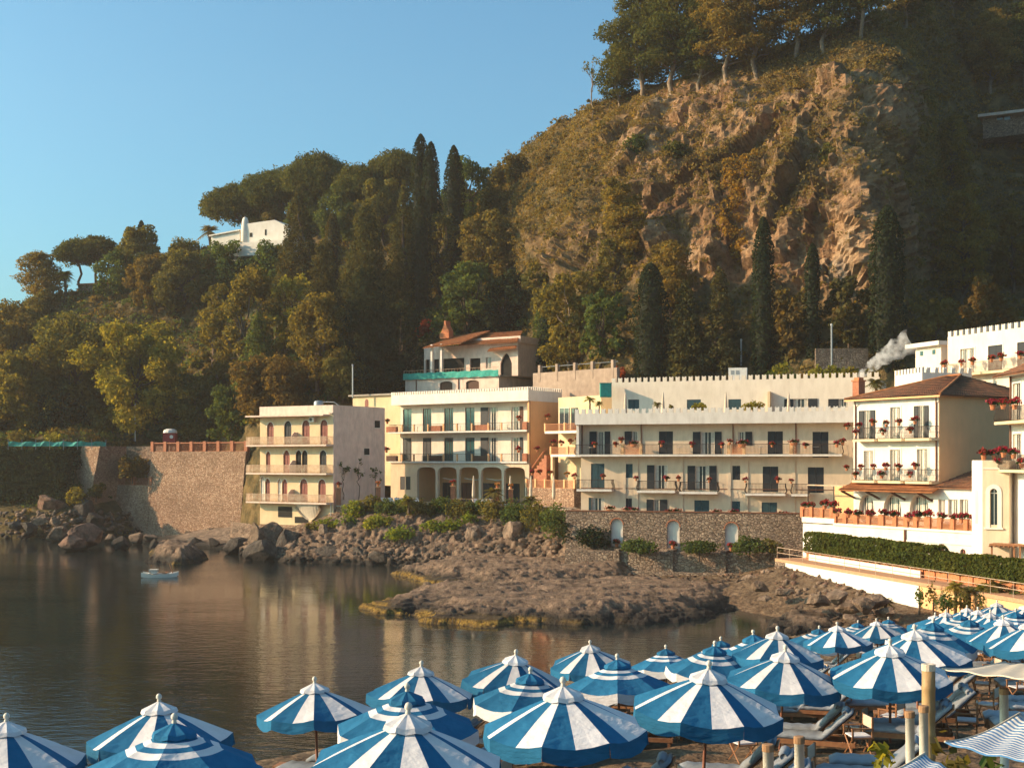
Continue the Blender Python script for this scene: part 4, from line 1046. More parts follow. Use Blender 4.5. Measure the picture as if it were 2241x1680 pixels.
# ---- old apartment house at the left end
z5 = zm(530, 860, 210 / 1161)
def apartments():
    B = Bld('old_apartment_house', 'weathered yellow apartment house with arched windows and three long balconies', 'building', 569, 162, 729, 156, 2.6)
    L = B.L; zroof = (B.z(572, 890) + B.z(728, 886)) / 2; zeave = B.z(640, 860 + 285 * .18088); D = 10.5
    zs = [B.z(640, 860 + v * .18088, 1.25) for v in (642, 985, 1338)]
    ops = []; doors = []
    def a(x0, x1, y0, lvl, mat, low=None, kind='r'):
        xa, xb = B.x(z5(x0, 0)[0]), B.x(z5(x1, 0)[0]); zt = B.z(z5((x0 + x1) / 2, 0)[0], z5(0, y0)[1]); zb = zs[lvl] + 0.2 if low is None else B.z(z5(x0, 0)[0], z5(0, low)[1])
        ops.append((xa, xb, zb, zt, zt - (xb - xa) * 0.62, kind)); doors.append((xa, xb, zb, zt, mat))
    a(300, 382, 350, 0, 'shutter_red'); a(507, 596, 336, 0, 'shutter'); a(725, 817, 326, 0, 'shutter_red'); a(945, 1035, 320, 0, 'shutter_red')
    a(287, 340, 702, 1, 'shutter_red', None, 'p'); a(497, 576, 690, 1, 'shutter_red', None, 'p'); a(648, 715, 690, 1, 'interior'); a(722, 790, 690, 1, 'interior'); a(937, 1020, 690, 1, 'shutter')
    a(220, 275, 1010, 2, 'frame_white', None, 'p'); a(278, 336, 1030, 2, 'shutter_red', None, 'p'); a(430, 476, 1040, 2, 'frame_white', None, 'p'); a(482, 545, 1038, 2, 'shutter_red', None, 'p'); a(700, 792, 1036, 2, 'shutter_red'); a(920, 1012, 1040, 2, 'shutter_red')
    mb = MB(); wall_open(mb, 0, L, 0, zroof - 0.05, 0, 0.22, ops); B.part('front_wall', mb, M['plaster_yellow'])
    MB().box(0.002, L - 0.002, 0.22, D, 0, zroof - 0.3).build('core', M['plaster_old'], B.root)
    MB().box(L - 0.002, L + 0.06, 0.0, D, -0.5, zroof).build('side_wall', M['plaster_old'], B.root)
    for x0, x1, zb, zt, mt in doors:
        sp = zt - (x1 - x0) * 0.62
        w = MB().prism([(x0, zb), (x1, zb)] + arch_pts(x0, x1, sp, zt), 0.13, 0.2).build('arched_door', M[mt], B.root)
        mb = MB(); c = (x0 + x1) / 2; mb.box(c - 0.025, c + 0.025, 0.10, 0.129, zb, zt - 0.08); mb.box(x0, x0 + 0.06, 0.10, 0.128, zb, sp); mb.box(x1 - 0.06, x1, 0.10, 0.128, zb, sp); mb.box(x0 + 0.06, x1 - 0.06, 0.102, 0.127, zb + 0.9, zb + 1.0)
        mb.build('frame', M[mt if mt != 'interior' else 'frame_dark'], w)
        ao = arch_pts(x0 - 0.09, x1 + 0.09, sp, zt + 0.1); ai = arch_pts(x0, x1, sp, zt); mb = MB()
        for q in range(8): mb.quad((ai[q][0], -0.02, ai[q][1]), (ao[q][0], -0.02, ao[q][1]), (ao[q + 1][0], -0.02, ao[q + 1][1]), (ai[q + 1][0], -0.02, ai[q + 1][1]))
        mb.build('arch_trim', M['plaster_bright'], w)
    # roof: projecting eave slab and parapet
    MB().box(-1.3, L - 0.5, -1.3, 0.0, zeave, zeave + 0.18).build('eave_slab', M['plaster_old'], B.root)
    MB().box(L - 0.5, L + 0.04, -0.25, 0.0, zeave + 0.25, zeave + 0.36).build('drip_edge', M['concrete'], B.root)
    MB().box(-0.05, L, -0.03, 0.2, zeave + 0.18, zroof).build('parapet', M['plaster_old'], B.root)
    # balconies: three slabs with pale bar railings, wrapping the left corner
    for i, z in enumerate(zs):
        xr = L - 0.06
        sl = MB().box(-1.25, xr, -1.25, 0, z, z + 0.18).build('balcony_slab', M['plaster_old'], B.root)
        railing(B, -1.2, xr - 0.05, -1.2, z + 0.18, 0.98, 0.0, 'iron_light', 0.085, 0.06, 'railing', sl, (True, True), 0.021)
        xd = B.x(z5(660 if i == 0 else (640 if i == 1 else 620), 0)[0])
        pts = [(0, z + 0.18), (-1.1, z + 0.18), (-1.1, z + 1.25), (-0.55, z + 1.75), (0, z + 1.75)]
        mb = MB(); n = len(pts); mb.add([(xd, y, q) for y, q in pts] + [(xd + 0.08, y, q) for y, q in pts], [tuple(range(n - 1, -1, -1)), tuple(range(n, 2 * n))] + [(j, (j + 1) % n, (j + 1) % n + n, j + n) for j in range(n)])
        mb.build('balcony_divider', M['plaster_old'], B.root)
    ac = B.x(z5(862, 0)[0]); za_ = B.z(686, 860 + 320 * .18088)
    u = MB().box(ac - 0.4, ac + 0.35, -0.4, -0.03, za_ - 0.3, za_ + 0.3).build('air_conditioner', M['white_paint'], B.root)
    MB().lathe([(0.0, 0), (0.22, 0), (0.22, 0.02), (0.0, 0.02)], 10).build('fan_grille', M['iron'], u).matrix_local = Matrix.Translation((ac - 0.1, -0.4, za_)) @ Matrix.Rotation(math.pi / 2, 4, 'X')
    # dark sheet standing in for the unlit basement opening, grille, draped canvas
    R = B.rect(z5(440, 1372), z5(605, 1500), -0.05); MB().box(R[0], R[1], -0.05, -0.01, R[2], R[3]).build('basement_dark_opening', M['interior'], B.root)
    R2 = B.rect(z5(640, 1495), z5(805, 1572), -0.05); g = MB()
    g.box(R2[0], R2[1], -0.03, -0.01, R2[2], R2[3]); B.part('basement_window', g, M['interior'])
    MB().box(0.0, L, -0.12, -0.055, 0.0, B.z(650, 860 + 1345 * .18088) - 1.9 if False else 1.05).build('stone_base', M['stone_lit'], B.root)
    mb = MB(); n = 10; xa, xb = B.x(z5(610, 0)[0], 1.0), B.x(z5(912, 0)[0], 1.0); ztop = zs[2]
    def low(f): return ztop - 0.25 - 1.75 * math.sin(math.pi * min(1, (1 - f) * 0.93 + 0.04) ** 0.75) * (1 - 0.12 * f)
    for i in range(n):
        f0, f1 = i / n, (i + 1) / n; x0, x1 = xa + (xb - xa) * f0, xa + (xb - xa) * f1
        mb.quad((x0, -0.25, low(f0)), (x1, -0.25, low(f1)), (x1, -1.0, ztop), (x0, -1.0, ztop))
        mb.quad((x0, -0.25, low(f0)), (x1, -0.25, low(f1)), (x1, -0.6, low(f1) - 0.12), (x0, -0.6, low(f0) - 0.12))
    B.part('draped_canvas', mb, M['canvas_beige'])
    xp = B.x(z5(1074, 0)[0], 0.9); MB().tube([(xp, -0.9, -0.6), (xp, -0.9, zs[2] + 0.2)], 0.06, 6).build('balcony_post', M['grey_metal'], B.root)
    # side windows
    for (a0, b0, c0, d0) in ((820, 831, 920, 936), (797, 808, 981, 995)):
        y0, zt_ = B.side(a0, c0, L + 0.06); y1, zb_ = B.side(b0, d0, L + 0.06)
        MB().box(L + 0.062, L + 0.10, y0, y1, zb_, zt_).build('side_window', M['interior'], B.root)
        MB().box(L + 0.061, L + 0.13, y0 - 0.08, y1 + 0.08, zb_ - 0.1, zb_).build('sill', M['plaster_bright'], B.root)
    xt = B.x(z5(925, 0)[0], -2.5)
    tk = MB().lathe([(0.0, 0), (0.55, 0), (0.6, 0.15), (0.6, 0.75), (0.45, 0.95), (0.0, 1.0)], 14).build('water_tank', M['grey_metal'], B.root, (xt, 2.5, zroof - 0.25), True)
    mb = MB(); mb.tube([(0.5, 0, 0.8), (2.2, 0.3, 0.75), (3.2, 0.5, 0.1)], 0.06, 6); mb.build('pipe', M['grey_metal'], tk)
    return B
AP = apartments()
# ------------------------------------------------------------------ tiled house on the right with flowered balconies
z6 = zm(1850, 820, 391 / 1964)
zb2 = zm(1700, 1050, 541 / 2212)
def tiled_house():
    B = Bld('tiled_house', 'white three-storey house with hipped tile roof and rows of flowered balconies', 'building', 1868, 110, 2055, 102, 3.2)
    L = B.L; D = 12.5
    zev = (B.z(1868, 879) + B.z(2055, 861)) / 2
    zs = [B.z(1960, 820 + v * .1991, 1.0) for v in (728, 1193)]
    zaw = B.z(1960, 820 + 1205 * .1991)                       # top of the tile awning
    zter = B.z(2000, 1050 + 345 * .24457, 2.7) - 0.2          # terrace floor
    ops = []; ws = []
    def w(x0, x1, y0, lvl, kind):
        xa, xb = B.x(z6(x0, 0)[0]), B.x(z6(x1, 0)[0]); zt = B.z(z6((x0 + x1) / 2, 0)[0], z6(0, y0)[1]); R = (xa, xb, zs[lvl] + 0.2, zt); ops.append(R); ws.append((R, kind))
    w(205, 275, 392, 0, 'dark'); w(495, 605, 357, 0, 'white'); w(805, 868, 340, 0, 'dark')
    w(205, 305, 835, 1, 'white'); w(493, 605, 823, 1, 'white'); w(790, 905, 815, 1, 'white')
    arcs = []
    for a, b, y0 in ((150, 318, 1312), (420, 612, 1310), (708, 915, 1308)):
        xa, xb = B.x(z6(a, 0)[0]), B.x(z6(b, 0)[0]); zt = B.z(z6((a + b) / 2, 0)[0], z6(0, y0)[1]); arcs.append((xa, xb, zter, zt, zt - 1.25))
    mb = MB(); wall_open(mb, 0, L, zaw - 0.3, zev, 0, 0.2, ops); B.part('front_wall', mb, M['plaster_bright'])
    mb = MB(); wall_open(mb, 0, L, zter, zaw - 0.3, 0, 0.45, arcs); B.part('arched_wall', mb, M['plaster_bright'])
    MB().box(0, L - 0.05, 0.46, D, 0, zev - 0.02).build('core', M['plaster_white'], B.root)
    MB().box(L - 0.05, L + 0.02, 0, D, 0, zev).build('side_wall', M['plaster_peach'], B.root)
    for R, k in ws:
        x0, x1 = R[0], R[1]; wd = (x1 - x0)
        if k == 'dark': window(B, R, 0, [(x0, x1)], (), [(x0 - wd * 0.75, x0 - 0.02), (x1 + 0.02, x1 + wd * 0.75)], surround=None)
        else: window(B, R, 0, [(x0, (x0 + x1) / 2), ((x0 + x1) / 2, x1)], (), (), 'shutter', 'frame_white', 'glass', True, surround='plaster_bright')
    for xa, xb, zb, zt, sp in arcs:
        m = (xa + xb) / 2; window(B, (xa + 0.1, xb - 0.1, zter, zt - 0.25), 0.28, [(xa + 0.1, m), (m, xb - 0.1)], (), (), 'shutter', 'frame_white', 'glass', True, 'french_window')
    # balconies, three per floor
    for lvl, rows in ((0, ((65, 330), (345, 630), (640, 935))), (1, ((60, 330), (340, 620), (640, 935)))):
        for a, b in rows:
            xa, xb = B.x(z6(a, 0)[0], 1.0), B.x(z6(b, 0)[0], 1.0); xa, xb = min(xa, xb), max(xa, xb)
            sl = MB().slab([(xa, 0), (xa, -0.85), (xa + 0.15, -1.0), (xb - 0.15, -1.0), (xb, -0.85), (xb, 0)], zs[lvl], zs[lvl] + 0.2).build('balcony_slab', M['plaster_yellow'], B.root)
            railing(B, xa + 0.05, xb - 0.05, -0.92, zs[lvl] + 0.2, 0.95, 0.0, 'iron', 0.12, 0.08, 'railing', sl)
    # hipped roof
    ov = 0.55; za = zev + 0.02; ax = B.x(2103, -5.8); ay = 5.8; az = B.z(2103, 822, -5.8)
    c = [(-ov, -ov, za), (L + ov, -ov, za), (L + ov, D + ov, za), (-ov, D + ov, za)]
    rl, rr = Vector((ax - 1.4, ay, az)), Vector((ax, ay, az))
    rf = roof_patch(c[0], c[1], rr, rl, 0.27).build('roof', M['tile'], B.root)
    for e0, e1, a_, b_ in ((c[1], c[2], rr, rr), (c[3], c[0], rl, rl), (c[2], c[3], rl, rr)):
        roof_patch(e0, e1, Vector(b_) + Vector((0.001, 0, 0)), a_, 0.3).build('roof_slope', M['tile'], rf)
    mb = MB()
    for p, q in ((c[1], rr), (c[0], rl), (rl, rr)): mb.tube([Vector(p) + Vector((0, 0, 0.08)), Vector(q) + Vector((0, 0, 0.08))], 0.1, 6)
    mb.build('ridge_tiles', M['tile_orange'], rf)
    MB().box(-ov, L + ov, -ov - 0.02, -ov + 0.1, zev - 0.14, zev + 0.0).build('gutter', M['plaster_peach'], B.root)
    for a, e in ((118, 0.3), (1005, 0.0)):
        xx = B.x(z6(a, 0)[0]); MB().tube([(xx + 0.3, -ov + 0.1, zev - 0.1), (xx, -0.08, zev - 0.55), (xx, -0.08, zaw)], 0.06, 6).build('downpipe', M['pipe'], B.root)
    # chimney with two caps
    cx = B.x(1879, -1.6); zc = B.z(1879, 826, -1.6); zc0 = zev + 0.2
    ch = MB().box(cx - 0.38, cx + 0.36, 1.25, 2.0, zc0, zc - 0.35).build('chimney', M['brick'], B.root)
    mb = MB(); mb.box(cx - 0.46, cx + 0.44, 1.17, 2.08, zc - 0.35, zc - 0.22); mb.box(cx - 0.3, cx + 0.28, 1.33, 1.92, zc - 0.22, zc); mb.build('chimney_cap', M['terracotta'], ch)
    # tile awning on timber brackets
    xw = B.x(z6(960, 0)[0], 1.7); xl = B.x(z6(0, 0)[0], 1.0)
    zf = B.z(1950, 820 + 1275 * .1991, 1.8)
    aw = roof_patch((xl, -1.8, zf), (xw, -1.8, zf), (xw - 0.3, 0.0, zaw + 0.15), (xl, 0.0, zaw + 0.15), 0.27).build('awning_roof', M['tile_orange'], B.root)
    for a in (60, 330, 610, 905):
        xx = B.x(z6(a, 0)[0], 0.5)
        mb = MB(); mb.tube([(xx, -0.02, zf - 0.75), (xx, -1.6, zf - 0.12)], 0.1, 4); mb.tube([(xx, 0, zf - 0.1), (xx, -1.7, zf - 0.1)], 0.07, 4); mb.build('bracket', M['wood_dark'], aw)
    # single-storey annex against the side, with its own shed roof
    xa0, xa1 = B.x(z6(968, 0)[0], 0.6), B.x(z6(1420, 0)[0], 0.6); zae = B.z(2085, 820 + 1240 * .1991, 0.6)
    aops = []
    for a, b in ((1022, 1097), (1130, 1237), (1257, 1352)):
        xa, xb = B.x(z6(a, 0)[0], 0.6), B.x(z6(b, 0)[0], 0.6); zt = B.z(z6(a, 0)[0], z6(0, 1367)[1], 0.6); aops.append((xa, xb, zter + 0.3, zt))
    mb = MB(); wall_open(mb, xa0, xa1, zter - 0.2, zae, -0.6, 0.25, aops); B.part('annex_wall', mb, M['plaster_bright'])
    MB().box(xa0 + 0.01, xa1, -0.35, 5, zter - 0.2, zae - 0.05).build('annex_core', M['plaster_bright'], B.root)
    for R in aops: window(B, R, -0.6, [(R[0] + (R[1] - R[0]) * 0.35, R[1])], (), (), 'shutter', 'frame_white', 'glass', True)
    zar = B.z(2127, 820 + 1090 * .1991, -3.0)
    roof_patch((xa0 - 0.2, -0.95, zae), (xa1 + 0.5, -0.95, zae), (xa1 + 0.5, 4.0, zar + 0.3), (xa0 - 0.2, 4.0, zar + 0.3), 0.27).build('annex_roof', M['tile'], B.root)
    g = 'geraniums on the tiled house'
    pots_on(B, [(20, 540), (150, 530), (300, 498), (450, 508), (590, 493), (765, 478)], z6, 0.95, 'on the upper balcony rails of the tiled house', g, 1.15)
    pots_on(B, [(120, 612), (410, 602), (715, 582)], z6, 1.0, 'hung low on upper balconies of the tiled house', g, 1.1)
    pots_on(B, [(15, 992), (170, 985), (310, 980), (445, 985), (580, 990), (765, 978)], z6, 0.95, 'on the lower balcony rails of the tiled house', g, 1.15)
    pots_on(B, [(110, 1072), (400, 1078), (710, 1068)], z6, 1.0, 'hung low on lower balconies of the tiled house', g, 1.1)
    return B, zter
TH, THZ = tiled_house()

def flower_terrace():
    """white terrace wall with brick lattice balustrade before the tiled house"""
    B = TH; T = 2.7
    zc = [B.z(x, y, T) for x, y in ((1830, 1050 + 392 * .24457), (2120, 1050 + 468 * .24457))]; zf = sum(zc) / 2
    o = Bld('flower_terrace', 'white terrace wall with orange lattice balustrade full of red geraniums', 'terrace', 1, 1, 2, 1, 0); R = o.root
    R.location = B.root.location.copy(); R.rotation_euler = B.root.rotation_euler.copy(); o.P0, o.u, o.v, o.zb = B.P0, B.u, B.v, B.zb
    xl, xm, xr = B.x(1757, T), B.x(1827, T), B.x(2132, T); zb = 0.4 - B.zb
    up = 0.45
    # arch openings at the bottom
    ops = []
    for a, b, y0 in ((805, 848, 517), (945, 1015, 533), (1235, 1312, 560), (1450, 1498, 560), (1640, 1690, 615)):
        xa, xb = B.x(zb2(a, 0)[0], T), B.x(zb2(b, 0)[0], T); zt = B.z(zb2((a + b) / 2, 0)[0], zb2(0, y0)[1], T); ops.append((xa, xb, zt - 2.0, zt, zt - (xb - xa) * 0.5))
    mb = MB(); wall_open(mb, xl, xr, zb, zf - 0.1, -T, 0.25, ops); o.part('wall', mb, M['plaster_bright'])
    mb = MB(); mb.box(xl, xr, -T + 0.25, 0, zb, zf - 0.12); o.part('core', mb, M['plaster_old'])
    for a in ops:
        m_ = MB().prism([(a[0], a[2]), (a[1], a[2])] + arch_pts(a[0], a[1], a[4], a[3]), -T + 0.15, -T + 0.24).build('arched_window', M['wood_dark'], R)
        n = MB(); n.box((a[0] + a[1]) / 2 - 0.04, (a[0] + a[1]) / 2 + 0.04, -T + 0.1, -T + 0.149, a[2], a[3] - 0.05); n.build('mullion', M['shutter_red'], m_)
    MB().box(xm - 0.1, xr, -T - 0.1, -T + 1.0, zf - 0.098, zf + 0.08).build('cornice', M['plaster_bright'], R)
    MB().box(xl - 0.05, xm, -T - 0.08, -T + 1.0, zf + up - 0.45, zf + up).build('cornice', M['plaster_bright'], R)
    MB().box(xm + 0.2, xr, -T - 0.06, -T - 0.002, zf - 1.02, zf - 0.92).build('string_course', M['plaster_bright'], R)
    MB().box(xl, xr, -T + 0.3, 0, zf + 0.08, zf + 0.1).build('paving', M['floor_tile'], R)
    xp = B.x(zb2(1152, 0)[0], T); MB().tube([(xp, -T - 0.08, zb), (xp, -T - 0.08, zf - 0.1)], 0.09, 6).build('downpipe', M['pipe'], R)
    posts = [512, 608, 708, 818, 935, 1055, 1155, 1240, 1347, 1455, 1570, 1690, 1775]
    xs = [B.x(zb2(p, 0)[0], T) for p in posts]
    for i, x in enumerate(xs):
        w_ = 0.2 if i % 4 != 0 else 0.28
        MB().box(x - w_, x + w_, -T - 0.06, -T + 0.22, zf + 0.08, zf + 0.98).build('baluster_pier', M['terracotta'], R)
        if i: lattice_panel(o, xs[i - 1] + 0.2, x - 0.2, -T + 0.04, zf + 0.08, zf + 0.9, cell=0.15)
    xs2 = [B.x(zb2(p, 0)[0], T) for p in (225, 308, 402, 490)]
    for i, x in enumerate(xs2):
        MB().box(x - 0.17, x + 0.17, -T - 0.06, -T + 0.2, zf + up, zf + up + 0.9).build('baluster_pier', M['terracotta'], R)
        if i: lattice_panel(o, xs2[i - 1] + 0.17, x - 0.17, -T + 0.04, zf + up, zf + up + 0.82, cell=0.15)
    g = 'geraniums along the terrace balustrade'
    pots_on(B, [(a, b) for a, b in ((140, 1497), (275, 1502), (420, 1500), (540, 1510), (705, 1522), (800, 1517), (910, 1517), (1060, 1527), (1200, 1532), (1280, 1537), (1345, 1537))], z6, T - 0.1, 'on the lattice balustrade of the terrace', g, 1.5, 0.42)
    pots_on(B, [(250, 200), (310, 207), (430, 200), (505, 207), (545, 262), (640, 272)], zb2, T - 0.1, 'on the left end of the lattice balustrade', g, 1.45, 0.42)
    # iron pergola posts at the left end
    for a in (280, 510):
        px = zb2(a, 0)[0]; x = B.x(px, 1.2); z0, z1 = zf + up, B.z(px, zb2(0, 48)[1], 1.2)
        MB().tube([(x, -1.2, z0), (x, -1.2, z1)], 0.05, 5).build('pergola_post', M['iron'], R)
    x0, x1 = B.x(zb2(280, 0)[0], 1.2), B.x(zb2(600, 0)[0], 1.2); z1 = B.z(zb2(400, 0)[0], zb2(0, 48)[1], 1.2)
    MB().box(x0, x1, -1.3, -1.2, z1 - 0.04, z1 + 0.06).build('pergola_beam', M['iron_light'], R)
    # side bay between long wing and the house
    MB().box(B.x(1830, -1.0), 0.0, 0.8, 3, zf + 0.1, zf + 3.2).build('side_bay', M['plaster_peach'], R)
    return o
flower_terrace()

def tower_and_right():
    # faceted stair tower
    c = [(2127, 95.5), (2150, 92.6), (2209, 91.6), (2230, 94.0), (2225, 99), (2140, 100)]
    P = [Vector(((x - CX) / F * d, d)) for x, d in c]; zt = H - (1007 - YH) / F * 92.6
    B = Bld('stair_tower', 'cream faceted tower with tall arched window beside the flower terrace', 'tower', 2150, 92.6, 2209, 91.6, 2.4)
    zt -= B.zb
    loc = [((p - B.P0).dot(B.u), (p - B.P0).dot(B.v)) for p in P]
    L = B.L
    Rr = B.rect((1850 + 1590 * .1991, 820 + 1250 * .1991), (1850 + 1672 * .1991, 820 + 1648 * .1991))
    op = (Rr[0], Rr[1], Rr[2], Rr[3], Rr[3] - (Rr[1] - Rr[0]) / 2)
    mb = MB(); wall_open(mb, 0, L, -2.4, zt, 0, 0.25, [op]); B.part('front_wall', mb, M['plaster_cream'])
    core = [(0.0, 0.25), (L, 0.25)] + loc[3:]
    mb = MB(); mb.slab([loc[0], (0, 0), (0.001, 0.25), (L, 0.25)] + loc[3:], -2.4, zt - 0.002); B.part('body', mb, M['plaster_bright'])
    zc = B.z(2170, 820 + 1030 * .1991); mb = MB(); mb.box(-0.02, L, -0.06, -0.002, zc - 0.04, zc + 0.05); B.part('string_course', mb, M['plaster_bright'])
    w = MB().prism([(op[0], op[2]), (op[1], op[2])] + arch_pts(op[0], op[1], op[4], op[3]), 0.2, 0.24).build('window', M['glass'], B.root)
    mb = MB(); m = (op[0] + op[1]) / 2; mb.box(m - 0.03, m + 0.03, 0.15, 0.199, op[2], op[3] - 0.05); mb.box(op[0], op[1], 0.152, 0.198, op[4] - 0.1, op[4] - 0.03); mb.build('frame', M['frame_white'], w)
    ao = arch_pts(op[0] - 0.3, op[1] + 0.3, op[4], op[3] + 0.32, n=10); ai = arch_pts(op[0], op[1], op[4], op[3], n=10); mb = MB()
    for q in range(10): mb.quad((ai[q][0], -0.05, ai[q][1]), (ao[q][0], -0.05, ao[q][1]), (ao[q + 1][0], -0.05, ao[q + 1][1]), (ai[q + 1][0], -0.05, ai[q + 1][1]))
    mb.box(op[0] - 0.3, op[0], -0.05, 0.0, op[2] - 0.2, op[4]); mb.box(op[1], op[1] + 0.3, -0.05, 0.0, op[2] - 0.2, op[4]); mb.box(op[0] - 0.4, op[1] + 0.4, -0.12, 0.0, op[2] - 0.32, op[2] - 0.2)
    mb.build('surround', M['plaster_bright'], w)
    # niche on the sunlit facet
    a, b = Vector(loc[0]), Vector((0, 0)); d = (b - a).normalized(); nr = Vector((d.y, -d.x)); Lf = (b - a).length
    zn0, zn1 = B.z(2140, 1050 + 400 * .24457), B.z(2140, 1050 + 85 * .24457)
    mb = MB(); pts = [(Lf * 0.32, zn0), (Lf * 0.62, zn0)] + arch_pts(Lf * 0.32, Lf * 0.62, zn1 - 0.4, zn1)
    mb.add([(a.x + d.x * s_ + nr.x * 0.012, a.y + d.y * s_ + nr.y * 0.012, z_) for s_, z_ in pts], [tuple(range(len(pts)))]); B.part('niche', mb, M['plaster_old'])
    x_, y_, z_ = B.loc(1850 + 1515 * .1991, 820 + 940 * .1991, -0.4)
    geranium(B.world(x_, 0.6, zt), 'red geranium pot standing on top of the cream tower', 'geraniums on the right house', 1, 1.7)
    # right-hand house, cut by the frame
    Q = Bld('right_house', 'white house with bellied iron balconies at the right edge', 'building', 2212, 93.0, 2330, 83.5, 2.4)
    L = Q.L; zev = Q.z(2225, 820 + 5 * .1991)
    za, zb_ = Q.z(2230, 820 + 530 * .1991, 1.2), Q.z(2230, 820 + 1075 * .1991, 1.2)
    ops = []
    for a0, b0, y0, lvl in ((1845, 1930, 95, za), (1845, 1935, 650, zb_)):
        xa, xb = Q.x(1850 + a0 * .1991), Q.x(1850 + b0 * .1991); ops.append((xa, xb, lvl + 0.2, Q.z(2222, 820 + y0 * .1991)))
    mb = MB(); wall_open(mb, 0, L, -2.4, zev, 0, 0.2, ops); Q.part('wall', mb, M['plaster_bright'])
    MB().box(0.0, L, 0.2, 9, -2.4, zev - 0.02).build('core', M['plaster_cream'], Q.root)
    for R in ops: window(Q, R, 0, [(R[0], R[1])], (), (), 'shutter', 'frame_white', 'glass', True, surround='plaster_bright')
    for z_ in (za, zb_):
        xa = Q.x(2177, 1.2)
        sl = MB().box(xa, L, -1.25, 0.0, z_, z_ + 0.2).build('balcony_slab', M['plaster_yellow'], Q.root)
        MB().box(xa, -0.001, 0.001, 1.6, z_ + 0.001, z_ + 0.199).build('slab_return', M['plaster_yellow'], sl)
        railing(Q, xa + 0.05, L - 0.1, -1.18, z_ + 0.2, 1.0, 1.5, 'iron', 0.12, 0.14, 'railing', sl, (True, False))
    MB().tube([(0.2, -0.1, -2.4), (0.2, -0.1, zev)], 0.07, 6).build('downpipe', M['pipe'], Q.root)
    xo = -1.0; roof_patch((xo, -1.0, zev), (L, -1.0, zev), (L, 5, zev + 2.6), (xo + 2.5, 5, zev + 2.6), 0.27).build('roof', M['tile'], Q.root)
    pots_on(Q, [(1620, 292), (1735, 280), (1862, 282)], z6, 1.15, 'on the upper balcony of the right house', 'geraniums on the right house', 1.5)
    pots_on(Q, [(1640, 842), (1740, 812), (1850, 822), (1690, 932), (1940, 922)], z6, 1.15, 'on the lower balcony of the right house', 'geraniums on the right house', 1.5)
    # little timber porch at the foot of the tower
    x0, x1 = B.x(1700 + 1900 * .24457, 1.5), B.x(1700 + 2300 * .24457, 1.5); zp = B.z(2200, 1050 + 590 * .24457, 1.5)
    pr = empty('timber_porch', B.world(x0, -1.5, -2.0), 'small timber porch roof at the foot of the tower', 'porch', rz=B.root.rotation_euler[2])
    MB().slab([(0, 0), (x1 - x0, 0), (x1 - x0, 1.4), (0, 1.4)], zp + 2.0, zp + 2.12).build('roof', M['wood'], pr)
    mb = MB()
    for q in (0.1, 1.6, 2.0):
        MB().box(q, q + 0.12, 0.05, 0.17, 0, zp + 2.0).build('post', M['wood'], pr)
    for q in range(6): MB().box(q * 0.32, q * 0.32 + 0.08, -0.15, 1.4, zp + 1.9, zp + 1.999).build('rafter', M['wood'], pr)
tower_and_right()

